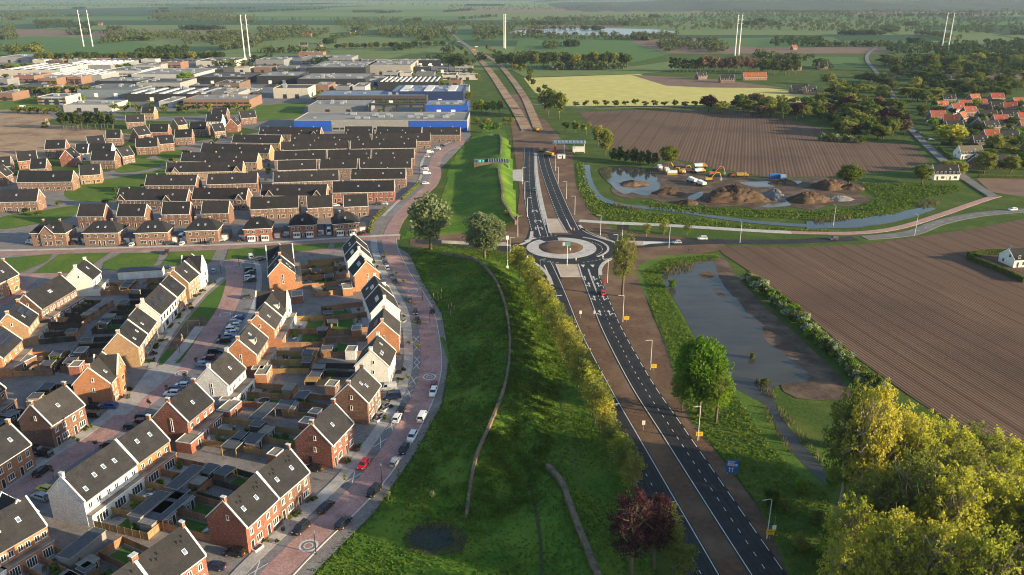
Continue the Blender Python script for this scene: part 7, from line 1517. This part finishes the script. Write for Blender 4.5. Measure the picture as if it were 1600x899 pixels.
# ================================================================ countless growth: far woods, tufts, reeds
def far_trees(name, P, g, leaf, hlo=8, hhi=15, quads=34, mat=None):
    P = np.asarray(P); n = len(P); h = g.uniform(hlo, hhi, n); r = h*g.uniform(.34, .5, n); V = []
    v = g.normal(size=(n, quads, 3)); v /= np.linalg.norm(v, axis=2)[..., None]; v *= g.uniform(.6, 1.0, (n, quads, 1))
    C_ = np.stack([P[:, 0][:, None] + v[..., 0]*r[:, None], P[:, 1][:, None] + v[..., 1]*r[:, None], h[:, None]*.55 + v[..., 2]*h[:, None]*.46], -1).reshape(-1, 3)
    sz = np.repeat(r*.62, quads); VV, Q = leaf_verts(C_, sz, g, .6, 1.2); return tag(link(name, np_mesh(name, VV, Q, [MT[leaf]])), kind='stuff')
g = np.random.default_rng(21); Pd, Pm = [], []
for (a, b) in FIELD_EDGES:
    a, b = np.array(a), np.array(b); L = np.linalg.norm(b-a)
    if a[1] < 1150 and b[1] < 1300: continue
    if g.random() < .72:
        n = int(L/ (8 if a[1] < 3000 else 12) * g.uniform(.5, 1.2)); t0, t1 = sorted(g.uniform(0, 1, 2)); t = g.uniform(t0, t1, n); w = g.normal(0, 4 + a[1]*.002, (n, 2)); (Pd if g.random() < .6 else Pm).extend(list(a + (b-a)*t[:, None] + w))
# woods as masses: photo spots, trees in each
def wood(poly, n, dst, seed):
    n = int(n*1.15); dst.extend([np.array((at(x, y).x, at(x, y).y)) for x, y in inpoly(n, poly, seed)])
W_ = [([(590,48),(700,50),(702,62),(590,58)],160,Pd),([(525,35),(610,28),(690,36),(690,50),(600,46),(530,46)],150,Pd),([(700,40),(740,36),(800,40),(800,58),(745,66),(715,60)],150,Pd),([(800,30),(900,28),(1040,34),(1050,44),(900,42),(800,46)],260,Pd),([(800,56),(900,57),(1060,54),(1060,62),(900,64),(800,62)],150,Pd),([(1040,34),(1200,30),(1350,36),(1500,40),(1620,40),(1620,54),(1400,52),(1200,48),(1050,48)],420,Pd),
      ([(1020,68),(1120,64),(1130,78),(1040,82)],110,Pd),([(1200,62),(1290,64),(1280,74),(1210,74)],60,Pm),([(1370,70),(1480,72),(1620,66),(1620,88),(1480,88),(1390,84)],240,Pm),([(230,18),(360,14),(370,24),(240,28)],160,Pd),([(240,22),(340,24),(400,30),(400,36),(250,34)],160,Pd),([(150,50),(280,54),(290,62),(170,60)],110,Pd),([(280,52),(380,56),(420,62),(400,74),(290,70)],140,Pd),([(400,45),(470,42),(520,50),(500,60),(410,66)],140,Pd),([(50,34),(140,36),(140,48),(60,46)],90,Pm),([(0,38),(24,38),(24,55),(0,55)],30,Pd),([(0,18),(80,20),(100,28),(0,30)],90,Pd),([(245,21),(400,26),(395,33),(245,33)],110,Pd),
      ([(1100,10),(1600,2),(1600,26),(1100,28)],1500,Pd),([(900,26),(1200,22),(1600,30),(1600,40),(1200,36),(900,34)],420,Pd),([(700,8),(1100,4),(1100,14),(700,18)],380,Pd),([(0,4),(700,2),(700,9),(0,12)],420,Pd),([(1380,95),(1600,88),(1600,118),(1420,125)],150,Pm),([(205,85),(290,78),(300,86),(240,92)],70,Pm)]
for i, (pl, n, dst) in enumerate(W_): wood(pl, n, dst, 100+i)
def ok(P): return [p for p in P if not (p[1] < 2600 and abs(p[0] - (-60 - (p[1]-1000)*.052)) < 22)]
far_trees('far_woodland', ok(Pd), g, 'l_far', 8, 14, 34); far_trees('far_woodland', ok(Pm), g, 'l_dark', 8, 14, 34).name = 'far_hedgerow_trees'
# tufts on the embankments
def tufts(name, B, n, size, mat, seed, hmin=-1):
    X, Y, ins = B; g = np.random.default_rng(seed); xs, ys_ = X[ins], Y[ins]; i = g.integers(0, len(xs), n); x = xs[i] + g.uniform(-1, 1, n); y = ys_[i] + g.uniform(-1, 1, n); z = berm_h(x, y); d = g.random(n) < (.45 + .4*np.sin(x*.21+1)*np.sin(y*.17))
    x, y, z = x[d], y[d], z[d]; V, Q = leaf_verts(np.stack([x, y, z + .08], 1), size, g, .2, 1.3); return tag(link(name, np_mesh(name, V, Q, [MT[mat]])), kind='stuff')
tufts('grass_tufts', BG, 90000, .42, 'l_tuft', 1) if 'l_tuft' in MT else None
def clumps(name, line, side, w, n, per, size, mat, seed):
    g = np.random.default_rng(seed); S2 = arclen(line); T = []
    for _ in range(n):
        p, d = along(line, g.uniform(0, S2[-1]*.75), S2); q = Vector((d.y, -d.x, 0))*(side*w*g.uniform(.06, 1)); c = np.array([p.x+q.x, p.y+q.y, 0]); r = g.uniform(.5, 1.3); T.append(c + g.normal(0, 1, (per, 3))*np.array([r, r, 0]))
    T = np.concatenate(T); T[:, 2] = berm_h(T[:, 0], T[:, 1]) + g.uniform(.05, .55, len(T)); V, Q = leaf_verts(T, size, g, .3, 1.4); return tag(link(name, np_mesh(name, V, Q, [MT[mat]])), kind='stuff')
clumps('weed_clumps', CREST1, 1, 15, 420, 45, .40, 'l_tuft', 5); clumps('weed_clumps', CREST1, -1, 16, 200, 35, .36, 'l_tuft', 6).name = 'slope_weed_clumps'
def scatter(name, polys, dens, size, hgt, mat, seed, upright=True):
    g = np.random.default_rng(seed); T = []
    for pl in polys:
        P = pts(pl); ar = abs(sum(P[i].x*P[i-1].y - P[i-1].x*P[i].y for i in range(len(P))))/2
        for x, y in inpoly(int(ar*dens), [(p.x, p.y) for p in P], seed): T.append((x, y, g.uniform(.05, hgt)))
    T = np.array(T); n = len(T)
    if upright:
        a = g.uniform(0, PI, n); dx, dy = np.cos(a)*size*.5, np.sin(a)*size*.5; h = g.uniform(.5, 1, n)*hgt; lx = g.normal(0, .15, n)*hgt
        V = np.stack([np.stack([T[:,0]-dx, T[:,1]-dy, T[:,2]*0], 1), np.stack([T[:,0]+dx, T[:,1]+dy, T[:,2]*0], 1), np.stack([T[:,0]+dx*.4+lx, T[:,1]+dy*.4, h], 1), np.stack([T[:,0]-dx*.4+lx, T[:,1]-dy*.4, h], 1)], 1).reshape(-1, 3); Q = np.arange(4*n).reshape(n, 4)
    else: V, Q = leaf_verts(T, size, g)
    return tag(link(name, np_mesh(name, V, Q, [MT[mat]])), kind='stuff')
scatter('reeds', [[(1040,420),(1062,412),(1085,413),(1080,424),(1062,428),(1044,430)],[(1175,592),(1205,600),(1212,625),(1190,615)],[(1212,634),(1222,640),(1268,695),(1300,735),(1292,736),(1252,692),(1220,652)],[(1190,636),(1196,636),(1214,670),(1246,718),(1238,716),(1205,672)],[(636,832),(660,820),(702,821),(720,834),(724,850),(712,848),(700,829),(664,828),(642,840)],[(1270,345),(1330,335),(1330,342),(1275,350)],[(1430,318),(1465,312),(1470,320),(1440,326)],[(960,318),(1000,327),(1000,331),(955,322)]], 3.0, .25, 1.5, 'l_reed', 31)
scatter('bank_growth', [[(1005,425),(1040,405),(1120,398),(1125,406),(1062,414),(1032,430),(1060,486),(1100,556),(1150,615),(1200,690),(1250,745),(1300,775),(1300,900),(1255,930),(1190,800),(1130,715),(1080,655),(1045,545),(1018,480)]], 4.5, .42, .32, 'l_tuft2', 33, False)
scatter('bank_growth', [[(900,256),(912,256),(918,285),(935,310),(960,326),(1060,338),(1200,356),(1300,361),(1300,363),(1160,357),(1030,350),(950,344),(925,335),(905,300)],[(1010,322),(1150,332),(1280,338),(1380,328),(1420,312),(1440,316),(1400,335),(1300,346),(1130,337),(1020,327)]], 1.2, .7, .45, 'l_tuft2', 34, False).name = 'canal_bank_growth'
scatter('yard_edge_growth', [[(1000,314),(1060,320),(1150,327),(1270,331),(1340,325),(1370,312),(1400,308),(1440,314),(1380,330),(1290,340),(1150,334),(1020,324)],[(1340,285),(1400,288),(1500,290),(1500,300),(1440,312),(1370,308)]], .9, .8, .5, 'l_tuft2', 36, False)
# air between here and the skyline
hz = MB().box(-14500, 14500, -400, 14000, -3, 135).build('haze', bpy.data.materials.new('haze_air')); tag(hz, kind='stuff'); hm = hz.data.materials[0]; hm.use_nodes = True; hn = hm.node_tree; hn.nodes.remove(hn.nodes['Principled BSDF'])
pv = hn.nodes.new('ShaderNodeVolumePrincipled'); pv.inputs['Color'].default_value = (.56, .73, 1.0, 1); pv.inputs['Density'].default_value = HAZE; pv.inputs['Anisotropy'].default_value = 0.0
hn.links.new(pv.outputs[0], hn.nodes['Material Output'].inputs['Volume'])
